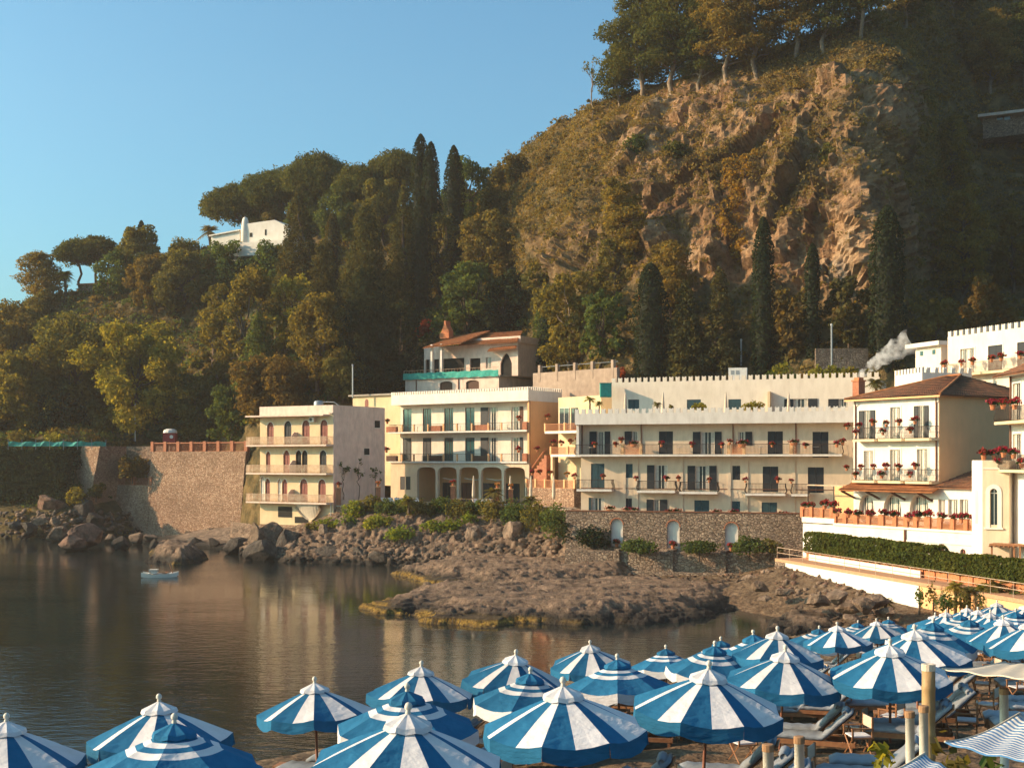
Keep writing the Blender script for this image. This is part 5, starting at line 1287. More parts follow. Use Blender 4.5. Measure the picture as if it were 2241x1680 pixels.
# ---- crenellated house above, at the right edge
z4 = zm(1900, 680, 341 / 2212)
def top_house():
    B = Bld('crenellated_house', 'pale crenellated house with iron balcony on the slope at the upper right', 'building', 2074, 124, 2300, 111.5, 16.5)
    L = B.L; zt = (B.z(2080, 680 + 358 * .15416) + B.z(2235, 680 + 250 * .15416)) / 2; zs = B.z(2150, 680 + 895 * .15416, 1.1)
    ops = []
    for a, b, y0 in ((1310, 1510, 535), (1705, 1908, 488), (2118, 2300, 440)):
        xa, xb = B.x(z4(a, 0)[0]), B.x(z4(b, 0)[0]); ops.append((xa, xb, zs + 0.2, B.z(z4((a + b) / 2, 0)[0], z4(0, y0)[1])))
    mb = MB(); wall_open(mb, 0, L, -1, zt, 0, 0.2, ops); B.part('wall', mb, M['plaster_white'])
    MB().box(0, L, 0.2, 8, -4, zt - 0.3).build('core', M['plaster_yellow'], B.root)
    for i, R in enumerate(ops):
        if i == 0: window(B, R, 0, [(R[0], (R[0] + R[1]) / 2), ((R[0] + R[1]) / 2, R[1])], (), (), 'shutter', 'frame_white', 'glass', True, surround='plaster_bright')
        else: window(B, R, 0, (), [(R[0], (R[0] + R[1]) / 2), ((R[0] + R[1]) / 2, R[1])], (), 'shutter', surround='plaster_bright')
    merlons(B, 0.05, L, 0, 0.25, zt, 0.55, 0.42, 0.38, 'plaster_white')
    x0 = B.x(z4(1120, 0)[0], 1.1)
    sl = MB().box(x0, L, -1.1, 0, zs, zs + 0.2).build('balcony_slab', M['plaster_yellow'], B.root)
    railing(B, x0 + 0.05, L, -1.05, zs + 0.2, 0.98, 0, 'iron_light', 0.12, 0.1, 'railing', sl, (True, False))
    pots_on(B, [(1080, 728), (1325, 697), (1485, 682), (1750, 643), (1890, 622), (2160, 592)], z4, 1.05, 'on the balcony of the crenellated house', 'geraniums on the crenellated house', 1.35)
    # flat-roofed annex
    t = -1.5; xa, xb = B.x(z4(672, 0)[0], t), B.x(z4(1035, 0)[0], t); zr = B.z(2020, 680 + 520 * .15416, t)
    MB().box(xa, xb, 1.5, 6, -4, zr).build('annex', M['plaster_white'], B.root)
    MB().box(xa - 0.9, xb + 0.35, 0.9, 6.2, zr, zr + 0.42).build('annex_roof', M['plaster_bright'], B.root)
    for a in (742, 915):
        x_ = B.x(z4(a, 0)[0], t); z_ = B.z(z4(a, 0)[0], z4(0, 640 - (a - 742) * 0.13)[1], t); MB().box(x_, x_ + 0.42, 1.44, 1.499, z_, z_ + 0.45).build('vent_window', M['glass_teal'], B.root)
    # small crenellated yard wall below the annex
    C = Bld('yard_wall', 'small crenellated yard wall behind the tiled roof', 'wall', 1958, 122, 2018, 117, 15.0)
    zt = C.z(1980, 680 + 905 * .15416); Ls = C.L
    mb = MB(); mb.box(0, Ls, 0, 0.22, 0, zt); mb.box(Ls - 0.22, Ls, 0.22, 5, 0, zt); C.part('wall', mb, M['plaster_bright'])
    merlons(C, 0, Ls, 0, 0.22, zt, 0.5, 0.32, 0.24, 'plaster_bright'); merlons(C, 0.5, 5, 0, 0.22, zt, 0.5, 0.32, 0.4, 'plaster_bright', 'y', Ls - 0.22)
top_house()

# ---- old villa with tiled roofs behind the arcaded wing
z3 = zm(850, 650, 500 / 2212)
def villa():
    B = Bld('old_villa', 'old cream villa with layered tile roofs and green netted balcony behind the arcaded wing', 'house', 887, 188, 1092, 179, 19.5)
    L = B.L; zf = (B.z(890, 650 + 800 * .226) + B.z(1085, 650 + 748 * .226)) / 2; rec = 2.6; t = -rec
    ops = []
    for a, b, y0, y1 in ((497, 620, 815, 900), (750, 877, 803, 890)):
        R = B.rect(z3(a, y0), z3(b, y1)); ops.append((R[0], R[1], R[2], R[3], R[3] - 0.35))
    mb = MB(); wall_open(mb, 0, L, -3.5, zf - 0.2, 0, 0.25, ops); B.part('lower_wall', mb, M['plaster_old'])
    MB().box(0, L, 0.25, 9, -3.5, zf - 0.22).build('lower_core', M['plaster_old'], B.root)
    for o_ in ops: MB().box(o_[0], o_[1], 0.2, 0.249, o_[2], o_[3]).build('shuttered_window', M['wood_dark'], B.root)
    MB().box(-0.2, L + 0.3, -0.25, 9, zf - 0.2, zf).build('balcony_floor', M['concrete'], B.root)
    for a in (272, 680): x_ = B.x(z3(a, 0)[0]); MB().tube([(x_, -0.08, -3), (x_, -0.08, zf - 0.2)], 0.07, 5).build('downpipe', M['pipe'], B.root)
    mb = MB(); n = 24
    for i in range(n):
        x0, x1 = -0.2 + (L + 0.3) * i / n, -0.2 + (L + 0.3) * (i + 1) / n; d0, d1 = 0.06 * math.sin(i * 2.1), 0.06 * math.sin((i + 1) * 2.1)
        mb.quad((x0, -0.32 + d0, zf - 0.15 + d0), (x1, -0.32 + d1, zf - 0.15 + d1), (x1, -0.28, zf + 0.75 + d1), (x0, -0.28, zf + 0.75 + d0))
    B.part('green_net', mb, M['net_green'])
    railing(B, -0.15, L + 0.2, -0.2, zf, 1.15, 0, 'iron_light', 0.5, sides=(True, False))
    # upper floor
    x1 = B.x(z3(1255, 0)[0], t); x0 = B.x(z3(345, 0)[0], t)
    zt = B.z(1000, 650 + 470 * .226, t) ; ops = []
    for a, b, y0 in ((360, 400, 605), (440, 490, 600), (530, 735, 592), (790, 890, 592)):
        R = B.rect(z3(a, y0), z3(b, 730), t); ops.append((R[0], R[1], zf, R[3]))
    Rw = B.rect(z3(942, 582), z3(998, 690), t); ops.append(Rw)
    Ra = B.rect(z3(1085, 540), z3(1195, 735), t); ops.append((Ra[0], Ra[1], zf, Ra[3], Ra[3] - 1.5, 'p'))
    mb = MB(); wall_open(mb, x0, x1, zf, zt, rec, 0.3, ops); B.part('upper_wall', mb, M['plaster_old'])
    MB().box(x0, x1, rec + 0.3, 10, zf, zt - 0.02).build('upper_core', M['plaster_old'], B.root)
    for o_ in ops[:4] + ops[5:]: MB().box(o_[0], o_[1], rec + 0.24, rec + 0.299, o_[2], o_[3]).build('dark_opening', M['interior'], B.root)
    window(B, Rw, rec, [(Rw[0] + 0.3, Rw[1])], (), (), 'shutter_red', 'frame_white', 'glass')
    for a in (412, 505): x_ = B.x(z3(a, 0)[0], 0.1); MB().box(x_ - 0.15, x_ + 0.15, 0.0, 0.3, zf, zt + 0.1).build('column', M['plaster_bright'], B.root)
    # layered roofs
    def pt(a, b, tt): x_, y_, z_ = B.loc(*z3(a, b), tt); return Vector((x_, y_, z_))
    roof_patch(pt(330, 492, 0.6), pt(700, 445, 0.6), pt(985, 325, -5.5), pt(655, 375, -5.5), 0.32).build('roof', M['tile_orange'], B.root)
    roof_patch(pt(680, 465, -1.6), pt(1245, 425, -1.6), pt(1300, 325, -6.0), pt(960, 350, -6.0), 0.32).build('roof', M['tile_orange'], B.root)
    roof_patch(pt(955, 525, -1.4), pt(1235, 490, -1.4), pt(1245, 452, -3.2), pt(1000, 480, -3.2), 0.32).build('roof', M['tile_orange'], B.root)
    mb = MB(); mb.box(*sorted((B.x(z3(700, 0)[0], -2), B.x(z3(1245, 0)[0], -2))), rec + 0.3, 9, zt - 0.05, zt + 0.9); B.part('attic', mb, M['plaster_old'])
    c0 = pt(545, 400, -3.0); pr = [(-0.9, 0), (0.75, 0), (0.7, 1.1), (0.2, 2.0), (0.15, 2.6), (-0.1, 2.6), (-0.15, 2.0), (-0.55, 1.1), (-0.95, 0.7)]
    MB().prism([(c0.x + x_, c0.z + z_) for x_, z_ in pr], 3.0, 4.2).build('chimney', M['terracotta'], B.root)
    # garden wall with posts to its right
    G = Bld('garden_wall', 'shaded stucco garden wall with posts and rail behind the loggia wing', 'wall', 1178, 168, 1350, 158, 13.5)
    zt = (G.z(1190, 650 + 715 * .226) + G.z(1340, 650 + 700 * .226)) / 2
    MB().box(-1.0, G.L, 0, 0.5, 0, zt).build('wall', M['plaster_shaded'], G.root)
    for a in (1460, 1628, 1800, 1970, 2168):
        x_ = G.x(z3(a, 0)[0]); MB().box(x_ - 0.2, x_ + 0.2, -0.04, 0.45, zt - 1.2, zt + 1.0).build('post', M['plaster_shaded'], G.root)
    MB().tube([(0, 0.2, zt + 0.75), (G.L, 0.2, zt + 0.75)], 0.04, 4).build('rail', M['grey_metal'], G.root)
villa()

# ---- white villa high on the left hill
def white_villa():
    zw = zm(400, 260, 800 / 2211)
    B = Bld('white_villa', 'low white villa with round chimney high among the pines', 'house', 462, 250, 622, 244, 52.0)
    L = B.L
    xa = B.x(zw(400, 0)[0]); zt = B.z(zw(500, 0)[0], zw(0, 630)[1]); zb = B.z(500, zw(0, 745)[1])
    xm = B.x(zw(345, 0)[0])
    mb = MB(); z0, z1 = B.z(465, zw(0, 712)[1]), B.z(520, zw(0, 680)[1])
    mb.prism([(0.0, -2), (xm, -2), (xm, z1), (0.0, z0)], 0, 6); B.part('low_wing', mb, M['plaster_bright'])
    mb = MB(); mb.add([(-0.3, -0.4, z0), (xm, -0.4, z1), (xm, 6, z1 + 0.9), (-0.3, 6, z0 + 0.9), (-0.3, -0.4, z0 + 0.25), (xm, -0.4, z1 + 0.25), (xm, 6, z1 + 1.15), (-0.3, 6, z0 + 1.15)], [(0, 3, 2, 1), (4, 5, 6, 7), (0, 1, 5, 4), (1, 2, 6, 5), (2, 3, 7, 6), (3, 0, 4, 7)])
    B.part('low_roof', mb, M['plaster_bright'])
    xr = B.x(zw(605, 0)[0]); zc = B.z(zw(560, 0)[0], zw(0, 615)[1]); ze = B.z(zw(450, 0)[0], zw(0, 632)[1]); zr = B.z(zw(605, 0)[0], zw(0, 640)[1])
    mb = MB(); mb.prism([(xa - 1, -1), (xr + 1.5, -1), (xr + 1.5, zr - 0.5), (B.x(zw(565, 0)[0]), zc), (xa + 1, ze), (xa - 1, ze - 0.1)], -0.6, 7); B.part('gable_block', mb, M['plaster_bright'])
    for a, b, y0, y1 in ((497, 506, 670, 705), (405, 420, 690, 715)):
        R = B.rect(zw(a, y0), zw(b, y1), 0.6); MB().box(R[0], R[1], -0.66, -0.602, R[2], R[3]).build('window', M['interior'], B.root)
    cx, rr = B.x(zw(367, 0)[0], 0.8), 0.85; zc1 = B.z(zw(367, 0)[0], zw(0, 590)[1], 0.8)
    MB().lathe([(rr, -2), (rr * 0.92, zc1 * 0.6), (rr * 0.72, zc1 - 0.8), (rr * 0.5, zc1 - 0.2), (0.0, zc1)], 14).build('chimney', M['plaster_bright'], B.root, (cx, -0.2, 0), True)
    xt0, xt1 = B.x(zw(285, 0)[0], 3), B.x(zw(575, 0)[0], 3); zt0 = B.z(550, zw(0, 745)[1], 3)
    MB().box(xt0, xt1 + 1, -3, -0.6, -1.5, zt0).build('terrace_wall', M['plaster_bright'], B.root)
    # ruined arcade further left
    R = Bld('ruined_pavilion', 'crumbling stone pavilion on the left ridge under the pines', 'ruin', 172, 259, 275, 256, 43.0)
    mb = MB(); ops = [(2.2, 3.3, -2, 2.2), (4.0, 5.0, -2, 2.2), (6.2, 7.4, -2, 1.9)]
    wall_open(mb, 0, R.L, -2, R.z(220, 622), 0, 0.5, ops); mb.box(0, R.L, 1.2, 5, -2, R.z(220, 628)); R.part('wall', mb, M['stone_dark'])
    MB().box(-0.3, R.L + 0.3, -0.3, 5, R.z(220, 622), R.z(220, 619)).build('roof_slab', M['terracotta'], R.root)
    # long dark house in the shade at the upper right
    Q = Bld('shaded_house', 'low dark house under a long pale roof edge in the shaded gully', 'house', 2150, 214, 2330, 208, 69.5)
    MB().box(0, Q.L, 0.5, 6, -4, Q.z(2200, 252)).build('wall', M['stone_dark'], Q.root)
    MB().box(-0.6, Q.L, -0.8, 6.5, Q.z(2200, 252), Q.z(2200, 246)).build('roof', M['plaster_old'], Q.root)
    for a in (2182, 2198): x_ = Q.x(a, -0.45); MB().box(x_, x_ + 0.9, 0.42, 0.499, Q.z(a, 262), Q.z(a, 254)).build('window', M['glass_teal'], Q.root)
white_villa()

# ---- fortress-like retaining walls at the left
zl = zm(0, 940, 560 / 2212)
def fort():
    B = Bld('battered_stone_wall', 'tall battered rubble sea wall topped by a brick balustrade', 'wall', 333, 200.5, 538, 190.5, -1.0)
    L = B.L; zt = (B.z(335, 988) + B.z(535, 987)) / 2; bat = 1.7
    def batter(mb, x0, x1, z0, z1, y0, ins, dep):
        vs = [(x0 - ins * 0.6, y0 - ins, z0), (x1, y0 - ins, z0), (x1, y0 + dep, z0), (x0 - ins * 0.6, y0 + dep, z0), (x0, y0, z1), (x1, y0, z1), (x1, y0 + dep, z1), (x0, y0 + dep, z1)]
        mb.add(vs, [(0, 3, 2, 1), (4, 5, 6, 7), (0, 1, 5, 4), (1, 2, 6, 5), (2, 3, 7, 6), (3, 0, 4, 7)])
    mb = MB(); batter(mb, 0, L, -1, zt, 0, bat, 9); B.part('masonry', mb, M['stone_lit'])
    n = 8
    for i in range(n):
        x = L * i / (n - 1); MB().box(x - 0.3, x + 0.3, -0.05, 0.5, zt, zt + 1.55).build('brick_post', M['brick'], B.root)
        if i < n - 1: lattice_panel(B, x + 0.3, L * (i + 1) / (n - 1) - 0.3, 0.12, zt, zt + 1.25, 'brick', 0.3, name='balustrade_panel')
    MB().box(-0.2, L + 0.1, 0.02, 0.42, zt + 1.25, zt + 1.4).build('handrail', M['brick'], B.root)
    # lower bastion
    xa = B.x(218, 0.6); z2_ = B.z(270, 1061, 0.6)
    mb = MB(); batter(mb, xa, 0.4, -1, z2_, -0.6, bat * 0.75, 8); B.part('lower_bastion', mb, M['stone_lit'])
    for i in range(4):
        x = xa + (0.2 - xa) * i / 3; MB().box(x - 0.3, x + 0.3, -0.65, -0.15, z2_, z2_ + 1.35).build('brick_post', M['brick'], B.root)
        if i < 3: lattice_panel(B, x + 0.3, xa + (0.2 - xa) * (i + 1) / 3 - 0.3, -0.5, z2_, z2_ + 1.15, 'brick', 0.3, name='balustrade_panel')
    # recessed back wall with doorway
    bx0 = xa - 0.2; zb_ = zt + 0.9
    dr = B.rect(zl(945, 285), zl(1030, 375), -3.5)
    mb = MB(); wall_open(mb, bx0, 0.3, z2_ - 0.5, zb_, 3.5, 0.4, [(dr[0], dr[1], z2_, dr[3])]); mb.box(bx0, 0.3, 4.6, 5, z2_, zb_ - 0.1); B.part('back_wall', mb, M['stone_dark'])
    # slanting buttress
    C = Bld('stone_buttress', 'slanting stone buttress beside the ivy-clad rock', 'wall', 176, 203.5, 219, 200.5, 6.0)
    zt = C.z(200, 976); zb_ = C.z(200, 1074)
    mb = MB(); vs = [(-1.3, -2.4, -6), (C.L - 0.9, -2.4, -6), (C.L - 0.9, 5, -6), (-1.3, 5, -6), (0.4, 0, zt), (C.L, 0, zt), (C.L, 5, zt), (0.4, 5, zt)]
    mb.add(vs, [(0, 3, 2, 1), (4, 5, 6, 7), (0, 1, 5, 4), (1, 2, 6, 5), (2, 3, 7, 6), (3, 0, 4, 7)]); C.part('masonry', mb, M['stone_lit'])
    # red kiosk on the platform
    q = W(378, 976, 204); k = empty('red_kiosk', (q.x, q.y - 1.5, q.z + 0.55), 'small red kiosk with white rounded roof above the brick balustrade', 'kiosk')
    MB().box(-0.95, 0.95, -0.8, 0.8, 0, 1.5).build('body', M['red_paint'], k); MB().lathe([(1.05, 1.5), (1.15, 1.55), (1.0, 1.95), (0.6, 2.15), (0.0, 2.2)], 12).build('roof', M['white_paint'], k)
    MB().lathe([(0.0, 0), (0.28, 0), (0.28, 0.03), (0.0, 0.03)], 12).build('round_emblem', M['white_paint'], k).matrix_local = Matrix.Translation((0.4, -0.8, 0.9)) @ Matrix.Rotation(math.pi / 2, 4, 'X')
    # green netting fence
    p0, p1, p2 = W(18, 977, 200.5), W(180, 977, 199), W(232, 977, 201)
    f = empty('green_net_fence', p0, 'fence of green netting along the edge of the ivy-clad rock', 'fence')
    mb = MB(); pts = [p0.lerp(p1, i / 16) for i in range(17)] + [p1.lerp(p2, i / 5) for i in range(1, 6)]
    for i in range(len(pts) - 1):
        a, b = pts[i] - p0, pts[i + 1] - p0; w0, w1 = 0.12 * math.sin(i * 1.7), 0.12 * math.sin((i + 1) * 1.7)
        mb.quad((a.x, a.y + w0, 0.05), (b.x, b.y + w1, 0.05), (b.x, b.y - w1, 0.75 + w1), (a.x, a.y - w0, 0.75 + w0))
    mb.build('net', M['net_green'], f)
    for i in range(0, len(pts), 3): a = pts[i] - p0; MB().tube([(a.x, a.y - 0.05, -0.5), (a.x, a.y - 0.05, 1.1)], 0.04, 5).build('post', M['grey_metal'], f)
fort()
# ------------------------------------------------------------------ trees and scrub
M['lf_pine'] = leafmat('pine_needles', [(0.035, 0.045, 0.015), (0.075, 0.084, 0.024), (0.154, 0.137, 0.039)], 0.3)
M['lf_pine_warm_lit'] = leafmat('pine_needles_warm_lit', [(0.081, 0.074, 0.021), (0.168, 0.132, 0.035), (0.295, 0.197, 0.052)], 0.35)  # golden needles; their brightness also paints sunlight onto the sunlit pines
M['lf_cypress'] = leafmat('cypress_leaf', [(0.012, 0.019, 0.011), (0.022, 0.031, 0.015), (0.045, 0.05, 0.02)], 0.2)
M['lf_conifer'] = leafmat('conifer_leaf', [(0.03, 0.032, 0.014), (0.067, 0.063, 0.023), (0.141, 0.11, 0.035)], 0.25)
M['lf_gold'] = leafmat('golden_leaf', [(0.062, 0.058, 0.018), (0.14, 0.122, 0.034), (0.235, 0.19, 0.05)], 0.4)
M['lf_olive'] = leafmat('olive_leaf', [(0.051, 0.055, 0.021), (0.114, 0.105, 0.035), (0.215, 0.17, 0.056)], 0.35)
M['lf_yellow'] = leafmat('yellow_green_leaf', [(0.094, 0.102, 0.021), (0.195, 0.179, 0.035), (0.322, 0.263, 0.056)], 0.4)
M['lf_green'] = leafmat('green_leaf', [(0.034, 0.055, 0.021), (0.072, 0.102, 0.034), (0.137, 0.162, 0.051)], 0.35)
M['lf_brown'] = leafmat('russet_leaf', [(0.062, 0.05, 0.02), (0.125, 0.094, 0.032), (0.195, 0.142, 0.046)], 0.35)
M['lf_scrub'] = leafmat('scrub_leaf', [(0.043, 0.045, 0.016), (0.101, 0.084, 0.028), (0.181, 0.129, 0.039), (0.295, 0.185, 0.058)], 0.32, 0.09)
M['lf_dry'] = leafmat('dry_scrub_leaf', [(0.085, 0.066, 0.028), (0.18, 0.128, 0.05), (0.29, 0.20, 0.078)], 0.3, 0.12)
M['lf_red'] = leafmat('red_leaf', [(0.2, 0.02, 0.015), (0.34, 0.05, 0.025), (0.4, 0.1, 0.04)], 0.35)
M['lf_bright'] = leafmat('bright_leaf', [(0.077, 0.11, 0.018), (0.154, 0.187, 0.033), (0.264, 0.275, 0.055)], 0.35)
M['lf_creeper'] = leafmat('yellow_creeper_leaf', [(0.16, 0.11, 0.02), (0.28, 0.19, 0.035), (0.38, 0.27, 0.06)], 0.35)
M['cypress_core'] = pmat('cypress_core', (0.022, 0.024, 0.013), (0.015, 0.017, 0.01), 3, 0.95)
M['bark'] = pmat('bark', (0.11, 0.075, 0.05), (0.06, 0.042, 0.03), 3, 0.95, 0.6, 12)
M['bark_pale'] = pmat('pale_bark', (0.26, 0.19, 0.13), (0.16, 0.115, 0.08), 3, 0.95, 0.5, 12)

def shell_pts(blobs, size, cover, rng, inner=0.62, zmin=0.05):
    B = np.array(blobs, float); area = 4 * np.pi * ((B[:, 3] * B[:, 4]) ** 1.6 + (B[:, 3] * B[:, 5]) ** 1.6 + (B[:, 4] * B[:, 5]) ** 1.6)
    area = 4 * np.pi * (((B[:, 3] * B[:, 4]) ** 1.6 + (B[:, 3] * B[:, 5]) ** 1.6 + (B[:, 4] * B[:, 5]) ** 1.6) / 3) ** (1 / 1.6)
    n = np.maximum(12, (area * cover / (1.7 * size * size)).astype(int))
    idx = np.repeat(np.arange(len(B)), n); b = B[idx]
    d = rng.normal(size=(len(idx), 3)); d /= np.linalg.norm(d, axis=1)[:, None]
    r = inner + (1.08 - inner) * rng.random(len(idx)) ** 0.6
    lump = 1 + 0.16 * np.sin(d[:, 0] * 7 + idx) * np.sin(d[:, 1] * 6 + idx * 2.1) + 0.12 * np.sin(d[:, 2] * 9 + idx)
    C = b[:, :3] + d * b[:, 3:6] * (r * lump)[:, None]
    k = C[:, 2] > zmin
    return C[k], d[k]

def limb(mb, p, q, r0, r1, rng, n=5, sag=0.1):
    p, q = Vector(p), Vector(q); L = (q - p).length; pts = []
    for i in range(n):
        f = i / (n - 1); o = Vector(rng.normal(size=3)) * L * 0.045 * math.sin(math.pi * f); o.z += sag * L * math.sin(math.pi * f) * 0.5
        pts.append(p.lerp(q, f) + o)
    mb.tube(pts, [r0 + (r1 - r0) * i / (n - 1) for i in range(n)], 5)

def make_tree(kind, h, w, rng, lean=(0.0, 0.0)):
    """returns trunk MB and leaf centres, normals, leaf size, aspect"""
    mb = MB(); R = w / 2; lx, ly = lean; bl = []
    U = rng.uniform
    if kind == 'cypress':
        mb.tube([(0, 0, -1), (0, 0, h * 0.08), (0, 0, h * 0.2), (0, 0, h * 0.5), (0, 0, h * 0.75), (0, 0, h * 0.93)], [0.2, R * 0.5, R * 0.66, R * 0.68, R * 0.56, R * 0.15], 8); ph = U(0, 6)  # dark spindle core added to block the view through the crown
        n = int(3.2 * math.pi * R * h / (0.2 * 0.2 * 1.9)); n = min(n, 9000)
        f = rng.random(n) ** 0.9; a = rng.random(n) * 2 * np.pi
        prof = np.where(f < 0.35, 0.72 + 0.28 * np.sin(f / 0.35 * np.pi / 2), (1 - np.clip((f - 0.35) / 0.65, 0, 1) ** 3.6) ** 0.62)
        prof = prof * (1 + 0.09 * np.sin(a * 2 + f * 11 + ph) + 0.08 * np.sin(a * 4 - f * 27 + ph * 2))
        r = R * prof * (0.62 + 0.40 * rng.random(n) ** 0.5)
        C = np.stack([r * np.cos(a), r * np.sin(a), f * h * 0.985 + 0.15], 1); N = np.stack([np.cos(a), np.sin(a), 0.35 + 0 * a], 1)
        return mb, C, N, 0.2, 0.55
    if kind == 'stone_pine':
        top = Vector((lx * h, ly * h, h * 0.72)); limb(mb, (0, 0, -1), top, 0.028 * h, 0.018 * h, rng, 6, 0.02)
        th = min(h * 0.62, w * 0.55); m = int(24 + w * 1.4)
        for i in range(m):
            a = i * 2.4; rr = R * 0.86 * math.sqrt((i + 0.4) / m); z = h - th * 0.42 - th * 0.62 * (rr / R) ** 2.2 + U(-.06, .06) * th
            q = (top.x + rr * math.cos(a), top.y + rr * math.sin(a), z)
            s_ = R * U(0.22, 0.32); bl.append((*q, s_ * 1.1, s_ * 1.1, th * U(0.26, 0.36)))
            if i % 2 == 0: limb(mb, (lx * h * 0.8, ly * h * 0.8, h * U(0.48, 0.62)), (q[0] * 0.9 + top.x * 0.1, q[1] * 0.9 + top.y * 0.1, q[2] - th * 0.2), 0.011 * h, 0.004 * h, rng)
        C, N = shell_pts(bl, 0.24, 1.3, rng, 0.6)
        return mb, C, N, 0.24, 0.6
    if kind == 'pine':
        limb(mb, (0, 0, -1), (lx * h, ly * h, h * 0.93), 0.022 * h, 0.006 * h, rng, 7, 0.02)
        m = int(20 + h * 1.2)
        for i in range(m):
            f = 0.22 + 0.75 * (i + 0.5) / m; a = i * 2.4 + U(-.4, .4); env = (1.0 - ((f - 0.42) / 0.58) ** 2 * 0.72) if f > 0.42 else 0.75
            rr = R * env * U(0.35, 0.88); q = (lx * h * f + rr * math.cos(a), ly * h * f + rr * math.sin(a), h * f + U(-.02, .03) * h)
            s_ = R * U(0.30, 0.46) * (0.6 + 0.4 * env); bl.append((*q, s_, s_, s_ * U(0.42, 0.62)))
            limb(mb, (lx * h * f, ly * h * f, h * f - 0.06 * h), (q[0], q[1], q[2] - s_ * 0.2), 0.008 * h, 0.003 * h, rng, 4)
        bl.append((lx * h, ly * h, h * 0.94, R * 0.3, R * 0.3, h * 0.06))
        C, N = shell_pts(bl, 0.25, 1.25, rng, 0.5)
        return mb, C, N, 0.25, 0.45
    if kind == 'conifer':
        limb(mb, (0, 0, -1), (0, 0, h * 0.97), 0.02 * h, 0.004 * h, rng, 6, 0.0)
        m = int(16 + h)
        for i in range(m):
            f = 0.08 + 0.88 * i / m; a = i * 2.4 + U(-.3, .3); rr = R * (1 - f) ** 0.8 * U(0.55, 0.85)
            s_ = R * (0.16 + 0.26 * (1 - f)) * U(0.8, 1.25); bl.append((rr * math.cos(a), rr * math.sin(a), h * f + s_ * 0.3, s_, s_, s_ * U(0.7, 1.2)))
        bl.append((0, 0, h * 0.95, R * 0.14, R * 0.14, h * 0.07))
        C, N = shell_pts(bl, 0.23, 1.25, rng, 0.5)
        return mb, C, N, 0.23, 0.5
    if kind == 'broadleaf':
        limb(mb, (0, 0, -1), (lx * h * 0.5, ly * h * 0.5, h * 0.55), 0.024 * h, 0.012 * h, rng, 6, 0.02)
        m = int(20 + w * 1.5)
        for i in range(m):
            f = 0.16 + 0.8 * (i + 0.5) / m; a = i * 2.4 + U(-.6, .6); env = math.sqrt(max(0.05, 1 - ((f - 0.52) / 0.5) ** 2))
            rr = R * env * U(0.3, 1.02); q = (lx * h * f + rr * math.cos(a), ly * h * f + rr * math.sin(a), h * f)
            s_ = R * U(0.17, 0.34); bl.append((*q, s_, s_, s_ * U(0.75, 1.0)))
            if i % 2: limb(mb, (0, 0, h * U(0.3, 0.5)), (q[0] * 0.85, q[1] * 0.85, q[2]), 0.010 * h, 0.003 * h, rng, 5)
        C, N = shell_pts(bl, 0.25, 1.15, rng, 0.5)
        return mb, C, N, 0.25, 0.75
    if kind == 'bush':
        m = max(4, int(4 + w))
        mb.tube([(0, 0, -0.6), (0.05, 0, h * 0.4)], [0.1, 0.03], 5)
        for i in range(m):
            a = i * 2.4; rr = R * 0.72 * math.sqrt(i / m); s_ = R * U(0.3, 0.46)
            bl.append((rr * math.cos(a), rr * math.sin(a), h * U(0.35, 0.62) * (1 - 0.3 * rr / R), s_, s_, h * U(0.26, 0.4)))
        sz = min(0.24, 0.10 + h * 0.04)
        C, N = shell_pts(bl, sz, 1.25, rng, 0.5)
        return mb, C, N, sz, 0.7
    if kind == 'bare':
        limb(mb, (0, 0, -1), (lx * h, ly * h, h * 0.8), 0.014 * h, 0.006 * h, rng, 7, 0.02); P = []
        for i in range(9):
            f = U(0.3, 0.8); a = U(0, 6.28); q = Vector((lx * h * f + R * U(0.4, 1) * math.cos(a), ly * h * f + R * U(0.4, 1) * math.sin(a), h * min(1, f + U(0.15, 0.3))))
            limb(mb, (lx * h * f, ly * h * f, h * f), q, 0.006 * h, 0.002 * h, rng, 4); bl.append((*q, R * 0.3, R * 0.3, R * 0.35))
        C, N = shell_pts(bl, 0.2, 0.35, rng, 0.2)
        return mb, C, N, 0.2, 0.6

def frond_palm(h, w, rng, n=22, stem=None, pinn=9):
    """palm: trunk MB plus frond quads"""
    mb = MB(); mb.tube([(0, 0, -0.6), (0.03 * h, 0, h * 0.35), (0, 0, h * 0.72)], [stem or w * 0.07, (stem or w * 0.07) * 0.9, (stem or w * 0.07) * 1.1], 7)
    V = []; Q = []; L = w / 2
    for i in range(n):
        a = i * 2.4; el = rng.uniform(-0.35, 1.25); prev = None; dz0 = math.sin(el); dr0 = math.cos(el)
        for k in range(pinn + 1):
            f = k / pinn; r = L * f * (dr0 * (1 - 0.15 * f) + 0.25 * f); z = h * 0.72 + L * f * dz0 - L * 0.55 * f * f
            c = np.array([r * math.cos(a), r * math.sin(a), z])
            if prev is not None:
                d = c - prev; sd = np.array([-math.sin(a), math.cos(a), 0.0]); ln = L * 0.34 * math.sin(math.pi * min(0.97, f * 0.9 + 0.12))
                for s_ in (-1, 1):
                    b0 = len(V) ; tip = c + sd * s_ * ln + d * 0.9 - np.array([0, 0, ln * 0.45])
                    V += [prev, c, tip + d * 0.15, tip - d * 0.15]; Q.append((b0, b0 + 1, b0 + 2, b0 + 3))
            prev = c
    return mb, np.array(V), np.array(Q)

